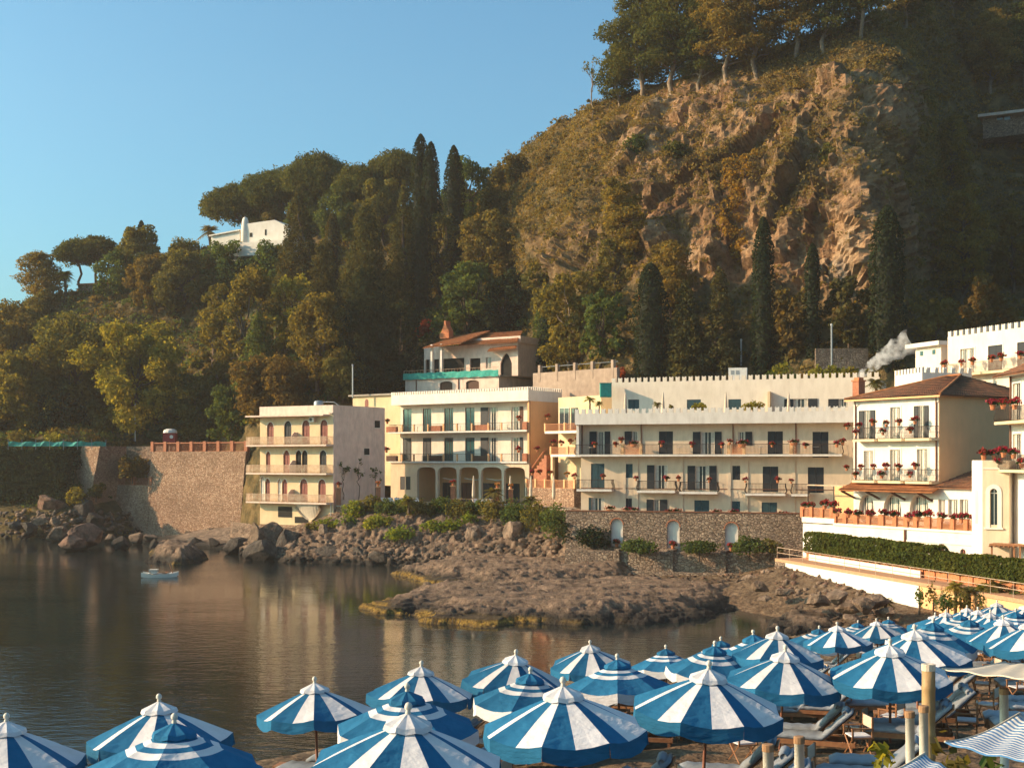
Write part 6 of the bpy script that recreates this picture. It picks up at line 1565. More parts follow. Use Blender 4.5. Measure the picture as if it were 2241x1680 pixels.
def plant_tree(kind, p, h, w, mat, label, seed, name=None, lean=(0, 0), group=None, bark='bark', cat='tree', leaf=None):
    rng = np.random.default_rng(seed)
    nm = name or {'stone_pine': 'stone_pine', 'pine': 'pine_tree', 'cypress': 'cypress', 'conifer': 'conifer', 'broadleaf': 'broadleaf_tree', 'bush': 'bush', 'bare': 'bare_tree', 'palm': 'palm_tree'}[kind]
    o = empty(nm, p, label, cat, group)
    if kind == 'palm':
        mb, V, Q = frond_palm(h, w, rng); mb.build('trunk', M[bark], o, smooth=True); link('crown', np_mesh('crown', V, Q, M[mat]), o); return o
    mb, C, N, s, asp = make_tree(kind, h, w, rng, lean)
    V, Q = leaf_quads(C, N, leaf or s, asp, rng, 0.7, 0.25)
    mb.build('trunk', M['cypress_core'] if kind == 'cypress' else M[bark], o, smooth=True); link('crown', np_mesh('crown', V, Q, M[mat]), o)
    return o

# kind, column, top row, base row, width (photo pixels), leaves, label[, lean][, depth]
TREES = [
 ('stone_pine', 168, 503, 622, 98, 'lf_pine', 'left one of two umbrella pines standing on the left ridge'),
 ('stone_pine', 206, 509, 622, 92, 'lf_pine', 'right one of two umbrella pines standing on the left ridge', (0.06, 0)),
 ('pine', 112, 560, 672, 105, 'lf_pine_warm_lit', 'wind-bent pine at the left end of the ridge', (-0.22, 0)),
 ('palm', 139, 578, 668, 46, 'lf_yellow', 'small palm beside the ruined pavilion'),
 ('bush', 92, 640, 690, 90, 'lf_olive', 'dark bush at the foot of the wind-bent pine'),
 ('cypress', 302, 470, 585, 24, 'lf_cypress', 'short cypress rising out of a round tree on the left ridge'),
 ('broadleaf', 302, 496, 612, 118, 'lf_olive', 'round loose tree around the short cypress on the left ridge'),
 ('broadleaf', 255, 555, 650, 92, 'lf_green', 'dark round tree behind the ruined pavilion'),
 ('broadleaf', 335, 556, 680, 120, 'lf_brown', 'russet bushy tree below the short cypress'),
 ('bush', 400, 512, 562, 70, 'lf_yellow', 'cactus-like yellow bush left of the hill palm'),
 ('palm', 452, 478, 566, 58, 'lf_olive', 'fan palm before the white villa'),
 ('broadleaf', 400, 548, 680, 150, 'lf_olive', 'wide grey-green tree on the slope below the hill palm'),
 ('broadleaf', 500, 528, 640, 120, 'lf_green', 'dark hedge-like tree below the left half of the white villa'),
 ('broadleaf', 585, 530, 640, 110, 'lf_green', 'dark hedge-like tree below the right half of the white villa'),
 ('stone_pine', 528, 392, 520, 140, 'lf_pine', 'leftmost umbrella pine of the big grove above the white villa', (-0.15, 0)),
 ('stone_pine', 596, 356, 515, 150, 'lf_pine', 'second umbrella pine of the big grove above the white villa'),
 ('stone_pine', 690, 334, 512, 165, 'lf_pine', 'widest umbrella pine of the big grove above the white villa'),
 ('stone_pine', 790, 352, 520, 150, 'lf_pine', 'fourth umbrella pine of the big grove on the hilltop'),
 ('stone_pine', 862, 318, 505, 140, 'lf_pine', 'umbrella pine just left of the tall cypresses'),
 ('broadleaf', 1022, 350, 500, 118, 'lf_green', 'dark round tree right of the tall hilltop cypresses'),
 ('cypress', 910, 282, 620, 50, 'lf_cypress', 'tallest cypress of the hilltop pair with several spires'),
 ('cypress', 929, 292, 620, 46, 'lf_cypress', 'second spire pressed against the tallest hilltop cypress'),
 ('cypress', 978, 302, 610, 48, 'lf_cypress', 'slender single cypress right of the tallest hilltop cypress'),
 ('broadleaf', 590, 432, 520, 90, 'lf_olive', 'dim tree under the left part of the umbrella pine grove'),
 ('broadleaf', 668, 425, 520, 100, 'lf_green', 'dim tree under the middle of the umbrella pine grove'),
 ('broadleaf', 752, 415, 540, 110, 'lf_green', 'round dark tree under the right part of the grove'),
 ('broadleaf', 838, 395, 540, 120, 'lf_olive', 'round olive tree below the umbrella pine left of the cypresses'),
 ('broadleaf', 1075, 470, 620, 120, 'lf_scrub', 'golden-olive tree on the saddle left of the cliff'),
 ('conifer', 655, 425, 690, 120, 'lf_conifer', 'dark pointed conifer right of the white villa'),
 ('cypress', 728, 480, 640, 34, 'lf_conifer', 'thin dark cypress between the conifers on the slope'),
 ('conifer', 800, 452, 740, 150, 'lf_conifer', 'big brownish conifer in the middle of the wooded slope'),
 ('conifer', 882, 398, 690, 105, 'lf_conifer', 'tall ragged conifer below the tall hilltop cypresses'),
 ('cypress', 918, 425, 690, 46, 'lf_cypress', 'dark cypress on the slope below the hilltop cypresses'),
 ('broadleaf', 955, 455, 640, 90, 'lf_olive', 'loose olive tree below the single hilltop cypress'),
 ('conifer', 712, 545, 800, 130, 'lf_conifer', 'lower dark conifer beside the golden eucalyptus'),
 ('broadleaf', 515, 582, 860, 158, 'lf_gold', 'tallest golden eucalyptus above the old apartment house', (0.05, 0)),
 ('broadleaf', 470, 620, 860, 90, 'lf_gold', 'narrow golden tree at the left flank of the tallest eucalyptus'),
 ('broadleaf', 640, 603, 780, 112, 'lf_yellow', 'yellow feathery tree right of the tallest eucalyptus'),
 ('broadleaf', 690, 655, 880, 150, 'lf_gold', 'golden tree above the arcaded wing roof end', (0.05, 0)),
 ('conifer', 560, 690, 880, 110, 'lf_green', 'green conifer in front of the tallest eucalyptus'),
 ('conifer', 790, 600, 880, 190, 'lf_cypress', 'broad dark conifer left of the old villa'),
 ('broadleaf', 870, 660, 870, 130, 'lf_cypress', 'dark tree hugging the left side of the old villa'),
 ('broadleaf', 745, 780, 890, 120, 'lf_olive', 'low olive tree behind the old apartment roof'),
 ('broadleaf', 290, 712, 968, 215, 'lf_yellow', 'layered yellow-green tree above the sea wall'),
 ('broadleaf', 165, 702, 950, 190, 'lf_olive', 'olive-green tree left of the layered yellow tree'),
 ('broadleaf', 62, 770, 968, 175, 'lf_gold', 'golden bushy tree near the left edge above the net fence'),
 ('broadleaf', 30, 672, 830, 160, 'lf_brown', 'russet tree at the left edge of the hill'),
 ('broadleaf', -30, 780, 968, 150, 'lf_green', 'dark tree cut by the left edge'),
 ('pine', 425, 822, 980, 190, 'lf_pine', 'dense round pine behind the red kiosk'),
 ('broadleaf', 225, 880, 972, 150, 'lf_olive', 'spreading low tree above the net fence'),
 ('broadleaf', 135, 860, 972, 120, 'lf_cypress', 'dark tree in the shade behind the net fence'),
 ('broadleaf', 345, 850, 975, 110, 'lf_green', 'small green tree left of the dense round pine'),
 ('broadleaf', 590, 790, 925, 190, 'lf_brown', 'russet-green tree right behind the old apartment house'),
 ('broadleaf', 505, 850, 975, 110, 'lf_green', 'dark tree between round pine and apartment house'),
 ('bush', 1100, 352, 432, 62, 'lf_olive', 'bush on the skyline dip left of the cliff'),
 ('bush', 1135, 325, 405, 60, 'lf_scrub', 'larger bush on the skyline at the start of the cliff'),
 ('bush', 1085, 400, 480, 90, 'lf_scrub', 'round bush below the skyline dip'),
 ('broadleaf', 1010, 560, 790, 150, 'lf_green', 'dark green tree on the slope above the old villa'),
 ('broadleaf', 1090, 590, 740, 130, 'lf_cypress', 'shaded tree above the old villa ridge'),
 ('broadleaf', 1180, 570, 720, 110, 'lf_olive', 'pale olive tree below the grey cliff face'),
 ('broadleaf', 1245, 600, 815, 165, 'lf_gold', 'golden round tree above the garden wall'),
 ('broadleaf', 1318, 640, 800, 110, 'lf_green', 'dark tree right of the golden round tree'),
 ('cypress', 1172, 665, 830, 60, 'lf_green', 'green cypress standing at the right corner of the old villa'),
 ('bush', 1120, 795, 855, 92, 'lf_green', 'dark green bush hanging over the old villa balcony'),
 ('cypress', 1420, 572, 838, 78, 'lf_cypress', 'broad cypress above the left end of the upper wing'),
 ('conifer', 1495, 610, 835, 120, 'lf_conifer', 'brown-green conifer right of the broad cypress'),
 ('conifer', 1570, 586, 830, 105, 'lf_conifer', 'dark conifer left of the tall thin cypress'),
 ('cypress', 1666, 468, 832, 50, 'lf_cypress', 'tall thin cypress above the upper hotel wing'),
 ('cypress', 1774, 540, 780, 36, 'lf_cypress', 'slim shaded cypress before the gully wall'),
 ('cypress', 1942, 455, 800, 78, 'lf_cypress', 'massive dark cypress above the chimney smoke'),
 ('broadleaf', 1720, 650, 790, 90, 'lf_brown', 'russet shaded tree between the two thin cypresses'),
 ('broadleaf', 1850, 610, 770, 100, 'lf_conifer', 'shaded tree left of the massive cypress'),
 ('bush', 1485, 755, 838, 80, 'lf_olive', 'olive bush behind the crenels of the upper wing'),
 ('pine', 1395, 402, 585, 115, 'lf_pine_warm_lit', 'leaning bright pine growing out of the cliff', (-0.25, 0)),
 ('pine', 1455, 520, 690, 130, 'lf_pine_warm_lit', 'bushy pine at the cliff foot under the leaning pine'),
 ('broadleaf', 1330, 500, 640, 90, 'lf_olive', 'olive tree at the cliff foot left of the bushy pine'),
 ('bush', 1818, 318, 372, 52, 'lf_pine', 'dark pine bush clinging to the middle of the cliff'),
 ('bush', 1490, 330, 372, 60, 'lf_pine', 'dark bush in a hollow of the upper cliff'),
 ('bush', 1412, 315, 372, 52, 'lf_green', 'green bush on the left part of the cliff'),
 ('pine', 2112, 395, 660, 130, 'lf_pine_warm_lit', 'sunlit pine standing in the dark gully'),
 ('pine', 2075, 255, 420, 90, 'lf_pine_warm_lit', 'smaller sunlit pine above the dark gully'),
 ('broadleaf', 2150, 600, 775, 120, 'lf_brown', 'russet tree above the crenellated house'),
 ('broadleaf', 2215, 440, 620, 110, 'lf_brown', 'russet tree at the right edge of the gully'),
 ('broadleaf', 2045, 650, 800, 100, 'lf_olive', 'olive tree between massive cypress and crenellated house'),
 ('pine', 2160, 40, 215, 120, 'lf_pine_warm_lit', 'sunlit spreading pine near the upper right corner'),
 ('pine', 2235, 20, 210, 110, 'lf_pine', 'shaded pine at the upper right corner'),
 ('pine', 1352, 92, 240, 95, 'lf_pine', 'leftmost tall pine on the cliff top'),
 ('pine', 1405, -35, 225, 165, 'lf_pine', 'second tall pine on the cliff top'),
 ('pine', 1475, -70, 212, 185, 'lf_pine', 'biggest tall pine on the cliff top'),
 ('pine', 1535, -10, 200, 120, 'lf_pine', 'pine at the right of the big cliff-top clump'),
 ('bare', 1302, 130, 250, 48, 'lf_olive', 'thin bare tree left of the cliff-top pines'),
 ('pine', 1595, -80, 190, 150, 'lf_pine_warm_lit', 'golden pine right of the sky gap on the cliff top', (-0.1, 0)),
 ('pine', 1660, -100, 165, 140, 'lf_pine_warm_lit', 'second golden pine along the cliff edge', (-0.12, 0)),
 ('pine', 1730, -120, 130, 140, 'lf_pine_warm_lit', 'third golden pine along the cliff edge', (-0.1, 0)),
 ('pine', 1800, -130, 105, 130, 'lf_pine', 'fourth pine along the cliff edge'),
 ('pine', 1880, -150, 80, 140, 'lf_pine', 'fifth pine along the cliff edge'),
 ('pine', 1985, -160, 60, 150, 'lf_pine', 'shaded pine above the gully head'),
 ('pine', 2075, -170, 40, 140, 'lf_pine', 'shaded pine right of the gully head'),
 ('bush', 1352, 798, 840, 42, 'lf_red', 'orange-red bush behind the left end of the upper wing'),
 ('bush', 925, 690, 730, 60, 'lf_red', 'red bougainvillea left above the old villa'),
 ('bush', 1420, 635, 660, 50, 'lf_red', 'reddish shrub above the broad cypress'),
]
HALF = {'lf_pine': 0, }
def plant_all():
    pale = {1, 0, 515}
    for i, T in enumerate(TREES):
        kind, x, yt, yb, w, mat, label = T[:7]; lean = T[7] if len(T) > 7 else (0, 0)
        p = hill_at(x, yb, 0.8); d = p.y
        if x in (62, 135, -30, 225, 165): p = W(x, yb, d + 8); d += 8; p.z -= 0.5
        h = (yb - yt) / F * d + 0.8; ww = w / F * d
        bk = 'bark_pale' if (x > 1280 and yb < 260) or mat == 'lf_gold' else 'bark'
        plant_tree(kind, p, h, ww, mat, label, 1000 + i, None, lean, None, bk, 'bush' if kind == 'bush' else ('palm' if kind == 'palm' else 'tree'))
plant_all()

def scatter_clumps(name, label, P, rad, mat, size, leaves, seed, asp=0.7, flat=0.75):
    rng = np.random.default_rng(seed); n = len(P)
    k = np.maximum(6, (leaves * rad ** 1.3).astype(int)); idx = np.repeat(np.arange(n), k)
    d = rng.normal(size=(len(idx), 3)); d /= np.linalg.norm(d, axis=1)[:, None]; d[:, 2] = np.abs(d[:, 2]) * 1.1 - 0.25
    C = P[idx] + d * (rad[idx] * (0.6 + 0.5 * rng.random(len(idx))))[:, None] * np.array([1, 1, flat])
    V, Q = leaf_quads(C, d, size, asp, rng, 0.7, 0.2)
    o = link(name, np_mesh(name, V, Q, M[mat])); return tag(o, label, 'scrub', kind='stuff')

def scrub():
    rng = np.random.default_rng(77); nr, nc = HILL_ROCK.shape
    XX = np.repeat(HILL_X[None, :], nr, 0)
    dens = (1 - HILL_ROCK) * 1.0
    vv = np.linspace(0, 7, nr)[:, None]
    dens = np.where((vv < 1.9) & (XX > 470), 0, dens); dens = np.where((vv < 0.75) & (XX <= 470), 0, dens)
    dens[(XX < -200) | (XX > 2450)] = 0
    # weight by true area
    du = np.gradient(HILL_P, axis=1); dv = np.gradient(HILL_P, axis=0); area = np.linalg.norm(np.cross(du, dv), axis=2)
    dry = np.exp(-((XX - 1500) / 420.0) ** 2) * np.clip((640 - HILL_Y) / 250, 0, 1)
    def pick(wt, n):
        p = (wt * area).ravel(); p /= p.sum(); i = rng.choice(p.size, n, p=p); q = HILL_P.reshape(-1, 3)[i].copy()
        q += rng.normal(size=q.shape) * np.array([0.35, 0.2, 0.1]); return q
    A = pick((dens + 0.05) * (1 - 0.4 * dry), 6800); scatter_clumps('hillside_scrub', 'mixed green and golden scrub covering the hillside', A, rng.uniform(0.5, 1.5, len(A)) ** 1.1, 'lf_scrub', 0.24, 26, 1)
    Bp = pick((dens * 0.8 + 0.16) * np.maximum(dry, 0.25 * (XX > 1120) * (XX < 1500) * (HILL_Y < 600)), 7500); scatter_clumps('dry_cliff_scrub', 'dry tan grass and shrubs on the cliff ledges', Bp, rng.uniform(0.35, 1.1, len(Bp)), 'lf_dry', 0.20, 24, 2, 0.45)
    Cp = pick(dens * (XX < 1150) * (HILL_Y > 600), 1500); scatter_clumps('shaded_undergrowth', 'dark green undergrowth between the trees', Cp, rng.uniform(0.8, 2.0, len(Cp)), 'lf_green', 0.27, 24, 3)
scrub()

def creeper():
    rng = np.random.default_rng(5); pts = []
    path = [(1628, 352), (1640, 372), (1625, 400), (1612, 425), (1618, 455), (1606, 485), (1600, 515), (1612, 540), (1603, 570)]
    for (x0, y0), (x1, y1) in zip(path[:-1], path[1:]):
        for k in range(9):
            f = rng.random(); w = 16 if y0 < 400 else 10
            p = hill_at(x0 + (x1 - x0) * f + rng.normal() * w, y0 + (y1 - y0) * f + rng.normal() * 6, 0); p.y -= 0.7; pts.append(p)
    base = pts[0].copy(); o = empty('yellow_creeper', base, 'bright yellow creeper hanging down the cliff face', 'creeper')
    P = np.array([p - base for p in pts]); r = rng.uniform(0.5, 1.0, len(P)); idx = np.repeat(np.arange(len(P)), 42)
    d = rng.normal(size=(len(idx), 3)); d /= np.linalg.norm(d, axis=1)[:, None]
    V, Q = leaf_quads(P[idx] + d * r[idx][:, None] * 0.9, d, 0.17, 0.8, rng); link('leaves', np_mesh('leaves', V, Q, M['lf_creeper']), o)
    mb = MB(); mb.tube([p - base + Vector((0, 0.3, 0)) for p in (hill_at(x, y, 0) for x, y in path)], 0.07, 5); mb.build('stem', M['bark'], o)
creeper()
# ------------------------------------------------------------------ shore: banks, rock shelves, boulders, ramp and hedge
def rockmat(name, c, alga=True):
    m, nd, lk, b = nmat(name); tc = nd.new('ShaderNodeTexCoord'); g = nd.new('ShaderNodeNewGeometry')
    n = nd.new('ShaderNodeTexNoise'); n.inputs['Scale'].default_value = 1.1; n.inputs['Detail'].default_value = 9; n.inputs['Roughness'].default_value = 0.68; lk.new(g.outputs['Position'], n.inputs['Vector'])
    r = ramp(nd, [(0.33, tuple(x * 0.42 for x in c)), (0.5, c), (0.68, tuple(min(1, x * 1.75) for x in c))]); lk.new(n.outputs['Fac'], r.inputs[0]); out = r.outputs[0]
    # wet dark band at the tide line, ochre weed just above it in places
    sp = nd.new('ShaderNodeSeparateXYZ'); lk.new(g.outputs['Position'], sp.inputs[0])
    n2 = nd.new('ShaderNodeTexNoise'); n2.inputs['Scale'].default_value = 0.7; n2.inputs['Detail'].default_value = 5; lk.new(g.outputs['Position'], n2.inputs['Vector'])
    hz = nd.new('ShaderNodeMath'); hz.operation = 'MULTIPLY_ADD'; lk.new(n2.outputs['Fac'], hz.inputs[0]); hz.inputs[1].default_value = -0.9; lk.new(sp.outputs['Z'], hz.inputs[2])
    rw = ramp(nd, [(0.0, (1, 1, 1)), (0.55, (0, 0, 0))]); lk.new(hz.outputs[0], rw.inputs[0])
    mx = nd.new('ShaderNodeMixRGB'); lk.new(rw.outputs[0], mx.inputs[0]); lk.new(out, mx.inputs[1]); mx.inputs[2].default_value = (0.030, 0.023, 0.018, 1); out = mx.outputs[0]
    if alga:
        at = nd.new('ShaderNodeAttribute'); at.attribute_name = 'alga'
        n3 = nd.new('ShaderNodeTexNoise'); n3.inputs['Scale'].default_value = 6; n3.inputs['Detail'].default_value = 4; lk.new(g.outputs['Position'], n3.inputs['Vector'])
        ra = ramp(nd, [(0.35, (0.16, 0.085, 0.015)), (0.65, (0.46, 0.27, 0.045))]); lk.new(n3.outputs['Fac'], ra.inputs[0])
        m2 = nd.new('ShaderNodeMixRGB'); lk.new(at.outputs['Fac'], m2.inputs[0]); lk.new(out, m2.inputs[1]); lk.new(ra.outputs[0], m2.inputs[2]); out = m2.outputs[0]
    lk.new(out, b.inputs['Base Color']); b.inputs['Roughness'].default_value = 0.85; b.inputs['Specular IOR Level'].default_value = 0.25
    n4 = nd.new('ShaderNodeTexNoise'); n4.inputs['Scale'].default_value = 2.6; n4.inputs['Detail'].default_value = 9; n4.inputs['Roughness'].default_value = 0.7; lk.new(g.outputs['Position'], n4.inputs['Vector'])
    bp = nd.new('ShaderNodeBump'); bp.inputs['Strength'].default_value = 1.0; bp.inputs['Distance'].default_value = 0.45; lk.new(n4.outputs['Fac'], bp.inputs['Height']); lk.new(bp.outputs[0], b.inputs['Normal'])
    return m
M['rock'] = rockmat('shore_rock', (0.20, 0.13, 0.086))
M['rock_warm'] = rockmat('warm_rock', (0.22, 0.15, 0.105), False)
M['rock_red'] = rockmat('reddish_rock', (0.19, 0.105, 0.07), False)
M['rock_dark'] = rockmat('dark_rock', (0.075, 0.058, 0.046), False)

# ---- planted bank under the pool terrace and the apartment house
BANK = {505: (1206, (1190, 168), (1165, 178), (1140, 186)), 560: (1222, (1185, 158), (1162, 162), (1150, 166)), 640: (1230, (1190, 151), (1165, 157), (1148, 161)), 735: (1232, (1180, 150), (1140, 154), (1115, 156.5)),
        850: (1236, (1185, 147), (1140, 151), (1108, 154.5)), 980: (1240, (1190, 144.5), (1140, 149), (1104, 152)), 1100: (1243, (1195, 142), (1145, 146), (1106, 149.5)), 1190: (1246, (1200, 140), (1150, 143), (1110, 147)),
        1260: (1250, (1205, 137), (1150, 140.5), (1112, 145)), 1330: (1252, (1215, 133), (1170, 137), (1125, 142))}
_bx = np.array(sorted(BANK))
def bank_rows(x):
    out = []
    ysh = np.interp(x, _bx, [BANK[k][0] for k in _bx]); dsh = H * F / (ysh - YH)
    out.append((YH + (H + 1.2) / (dsh - 2) * F, dsh - 2)); out.append((ysh, dsh))
    for r in (1, 2, 3): out.append((np.interp(x, _bx, [BANK[k][r][0] for k in _bx]), np.interp(x, _bx, [BANK[k][r][1] for k in _bx])))
    return np.array(out)
def bank_at(x, y, sink=0.15):
    r = bank_rows(x); d = float(np.interp(-y, -r[:, 0], r[:, 1])); p = W(x, y, d); p.z -= sink; return p
def build_bank():
    xs = np.linspace(505, 1330, 200); vv = np.linspace(0, 4, 60); P = np.empty((60, 200, 3))
    for j, x in enumerate(xs):
        r = bank_rows(x); Y = np.interp(vv, np.arange(5), r[:, 0]); D = np.interp(vv, np.arange(5), r[:, 1])
        P[:, j, 0] = (x - CX) / F * D; P[:, j, 1] = D; P[:, j, 2] = H - (Y - YH) / F * D
    f = P.reshape(-1, 3); n = fbm(f * 0.5, 5, 0.55, True).reshape(60, 200); n2 = fbm(f * 1.6 + 5, 4).reshape(60, 200)
    w = np.clip(vv / 1.0, 0, 1)[:, None] * np.clip((4 - vv) / 1.2, 0.15, 1)[:, None]
    P[..., 1] -= (n * 0.9 + n2 * 0.3) * w; P[..., 2] += (n * 0.8 + n2 * 0.35) * w
    i = np.arange(59)[:, None] * 200 + np.arange(199)[None, :]; q = np.stack([i, i + 1, i + 201, i + 200], -1).reshape(-1, 4)
    o = link('shore_bank', np_mesh('shore_bank', P.reshape(-1, 3), q, M['rock'], True, None, {'alga': np.zeros(12000)})); tag(o, 'rocky bank between the hotel terraces and the water', kind='structure')
build_bank()

# ---- flat rock shelves in the bay
def inside(px, py, poly):
    n = len(poly); c = np.zeros(px.shape, bool)
    for i in range(n):
        (x0, y0), (x1, y1) = poly[i], poly[(i + 1) % n]
        c ^= ((y0 > py) != (y1 > py)) & (px < (x1 - x0) * (py - y0) / (y1 - y0 + 1e-12) + x0)
    return c
def edge_dist(px, py, poly):
    b = np.full(px.shape, 1e9)
    for i in range(len(poly)):
        a, e = np.array(poly[i]), np.array(poly[(i + 1) % len(poly)]); d = e - a
        t = np.clip(((px - a[0]) * d[0] + (py - a[1]) * d[1]) / (d @ d), 0, 1); b = np.minimum(b, np.hypot(px - a[0] - t * d[0], py - a[1] - t * d[1]))
    return np.where(inside(px, py, poly), b, -b)
def shelf(name, label, pxpoly, hmax, wedge, seed, tilt=0.0, weed=0.6):
    poly = [(Wz(x, y, 0).x, Wz(x, y, 0).y) for x, y in pxpoly]; a = np.array(poly); lo, hi = a.min(0) - 1, a.max(0) + 1
    nx, ny = int((hi[0] - lo[0]) / 0.14), int((hi[1] - lo[1]) / 0.22)
    gx, gy = np.meshgrid(np.linspace(lo[0], hi[0], nx), np.linspace(lo[1], hi[1], ny)); p = np.stack([gx.ravel(), gy.ravel(), np.full(gx.size, seed)], 1)
    s = edge_dist(gx.ravel(), gy.ravel(), poly) + fbm(p * 0.35, 5, 0.6) * 2.3
    base = np.clip(s / wedge, 0, 1) ** 0.55 * hmax
    nz_ = np.clip(fbm(p * np.array([0.085, 0.26, 1]) + 3, 5, 0.55) * 0.8 + 0.5, 0, 1)
    z = np.clip(s / wedge, 0, 1) ** 0.8 * hmax * (0.25 + 1.1 * nz_) + fbm(p * np.array([0.5, 1.1, 1]) + 8, 3) * 0.12
    bed = 0.20; fl = np.floor(z / bed); fr = z / bed - fl; z = (fl + np.clip((fr - 0.35) * 7, 0, 1) * 0.9 + fr * 0.1) * bed          # thin eroded beds with sharp risers
    z = np.where(s > 0, np.maximum(z, 0.02), z) + fbm(p * np.array([1.4, 3.0, 1]), 3) * 0.04
    z = np.where(s > 0, z + 0.04, s * 0.5); z = np.maximum(z, -0.6)
    alga = np.clip(1 - np.abs(z - 0.22) / 0.26, 0, 1) * np.clip(fbm(p * 0.22 + 11, 3) * 3 + weed, 0, 1) * (1.0 if weed > 3 else np.clip((6 - gx.ravel()) * 0.12 + 0.35, 0.0, 1))
    i = np.arange(ny - 1)[:, None] * nx + np.arange(nx - 1)[None, :]; q = np.stack([i, i + 1, i + 1 + nx, i + nx], -1).reshape(-1, 4)
    V = np.stack([gx.ravel(), gy.ravel(), z], 1); keep = (V[q][:, :, 2] > -0.55).any(1); c = V[V[:, 2] > 0].mean(0); c[2] = 0
    o = link(name, np_mesh(name, V - c, q[keep], M['rock'], False, None, {'alga': alga}), None, c); tag(o, label, 'rock')
    return o
shelf('rock_shelf', 'long flat brown rock shelf nearest in the bay with ochre weed at the waterline', [(800, 1326), (850, 1343), (905, 1340), (960, 1358), (1100, 1362), (1240, 1368), (1400, 1366), (1520, 1356), (1600, 1335), (1640, 1308), (1560, 1292), (1430, 1280), (1330, 1278), (1200, 1286), (1060, 1295), (920, 1300), (870, 1312)], 1.35, 3.2, 3.0, 0.0, 0.9)
shelf('rock_shelf', 'higher layered rock shelf behind, below the big boulders', [(872, 1258), (930, 1272), (1010, 1284), (1130, 1292), (1260, 1288), (1380, 1284), (1430, 1268), (1380, 1250), (1300, 1236), (1210, 1232), (1100, 1236), (1000, 1243), (920, 1247)], 1.7, 3.2, 9.0, 0.0, 1.0)
shelf('rock_shelf', 'low dark rock just off the apartment house', [(325, 1228), (380, 1236), (440, 1232), (450, 1216), (400, 1206), (340, 1208)], 2.0, 2.0, 14.0, 0.0, 0.0)
shelf('rock_shelf', 'rocky ledge at the right of the cove beside the sand', [(1690, 1385), (1760, 1392), (1840, 1388), (1870, 1366), (1830, 1350), (1740, 1352), (1700, 1362)], 0.9, 1.4, 19.0, 0.0, 0.3)

for _nm, _pl in (('ochre weed-covered ledge at the left tip of the nearest shelf', [(796, 1330), (830, 1347), (885, 1347), (905, 1328), (850, 1317)]), ('ochre weed-covered ledge at the left end of the higher shelf', [(862, 1256), (930, 1277), (1030, 1296), (1090, 1290), (1000, 1262), (920, 1250)]), ('ochre weed-covered ledge along the front of the nearest shelf', [(935, 1362), (1020, 1371), (1120, 1370), (1105, 1355), (965, 1352)])):
    shelf('weedy_ledge', _nm, _pl, 0.42, 0.6, 31.0, 0.0, 4.0)

# ---- boulders
_rocks = []
def rock_meshes():
    for k in range(7):
        bm = bmesh.new(); bmesh.ops.create_icosphere(bm, subdivisions=4, radius=1.0); rg = np.random.default_rng(300 + k)
        V = np.array([v.co for v in bm.verts]); nrm = rg.normal(size=(22, 3)); nrm /= np.linalg.norm(nrm, axis=1)[:, None]; off = rg.uniform(0.50, 0.86, 22)
        for n_, o_ in zip(nrm, off):
            dd = V @ n_ - o_; V -= np.where(dd > 0, dd * 0.98, 0)[:, None] * n_
        V *= (1 + 0.12 * fbm(V * 1.6 + k * 9, 4) + 0.06 * fbm(V * 5 + k, 4, 0.6, True))[:, None]
        for v, c in zip(bm.verts, V): v.co = c
        per = {}
        for mt in ('rock', 'rock_warm', 'rock_red', 'rock_dark'):
            me = bpy.data.meshes.new('boulder'); bm.to_mesh(me); me.materials.append(M[mt]); per[mt] = me
        bm.free(); _rocks.append(per)
rock_meshes()
def boulder(p, sx, sy, sz, mat, label, group=None, k=None, name='boulder'):
    o = link(name, _rocks[rnd.randrange(7) if k is None else k][mat], None, p); o.scale = (sx, sy, sz); o.rotation_euler = (rnd.uniform(-.25, .25), rnd.uniform(-.25, .25), rnd.uniform(0, 6.28))
    return tag(o, label, 'rock', group)
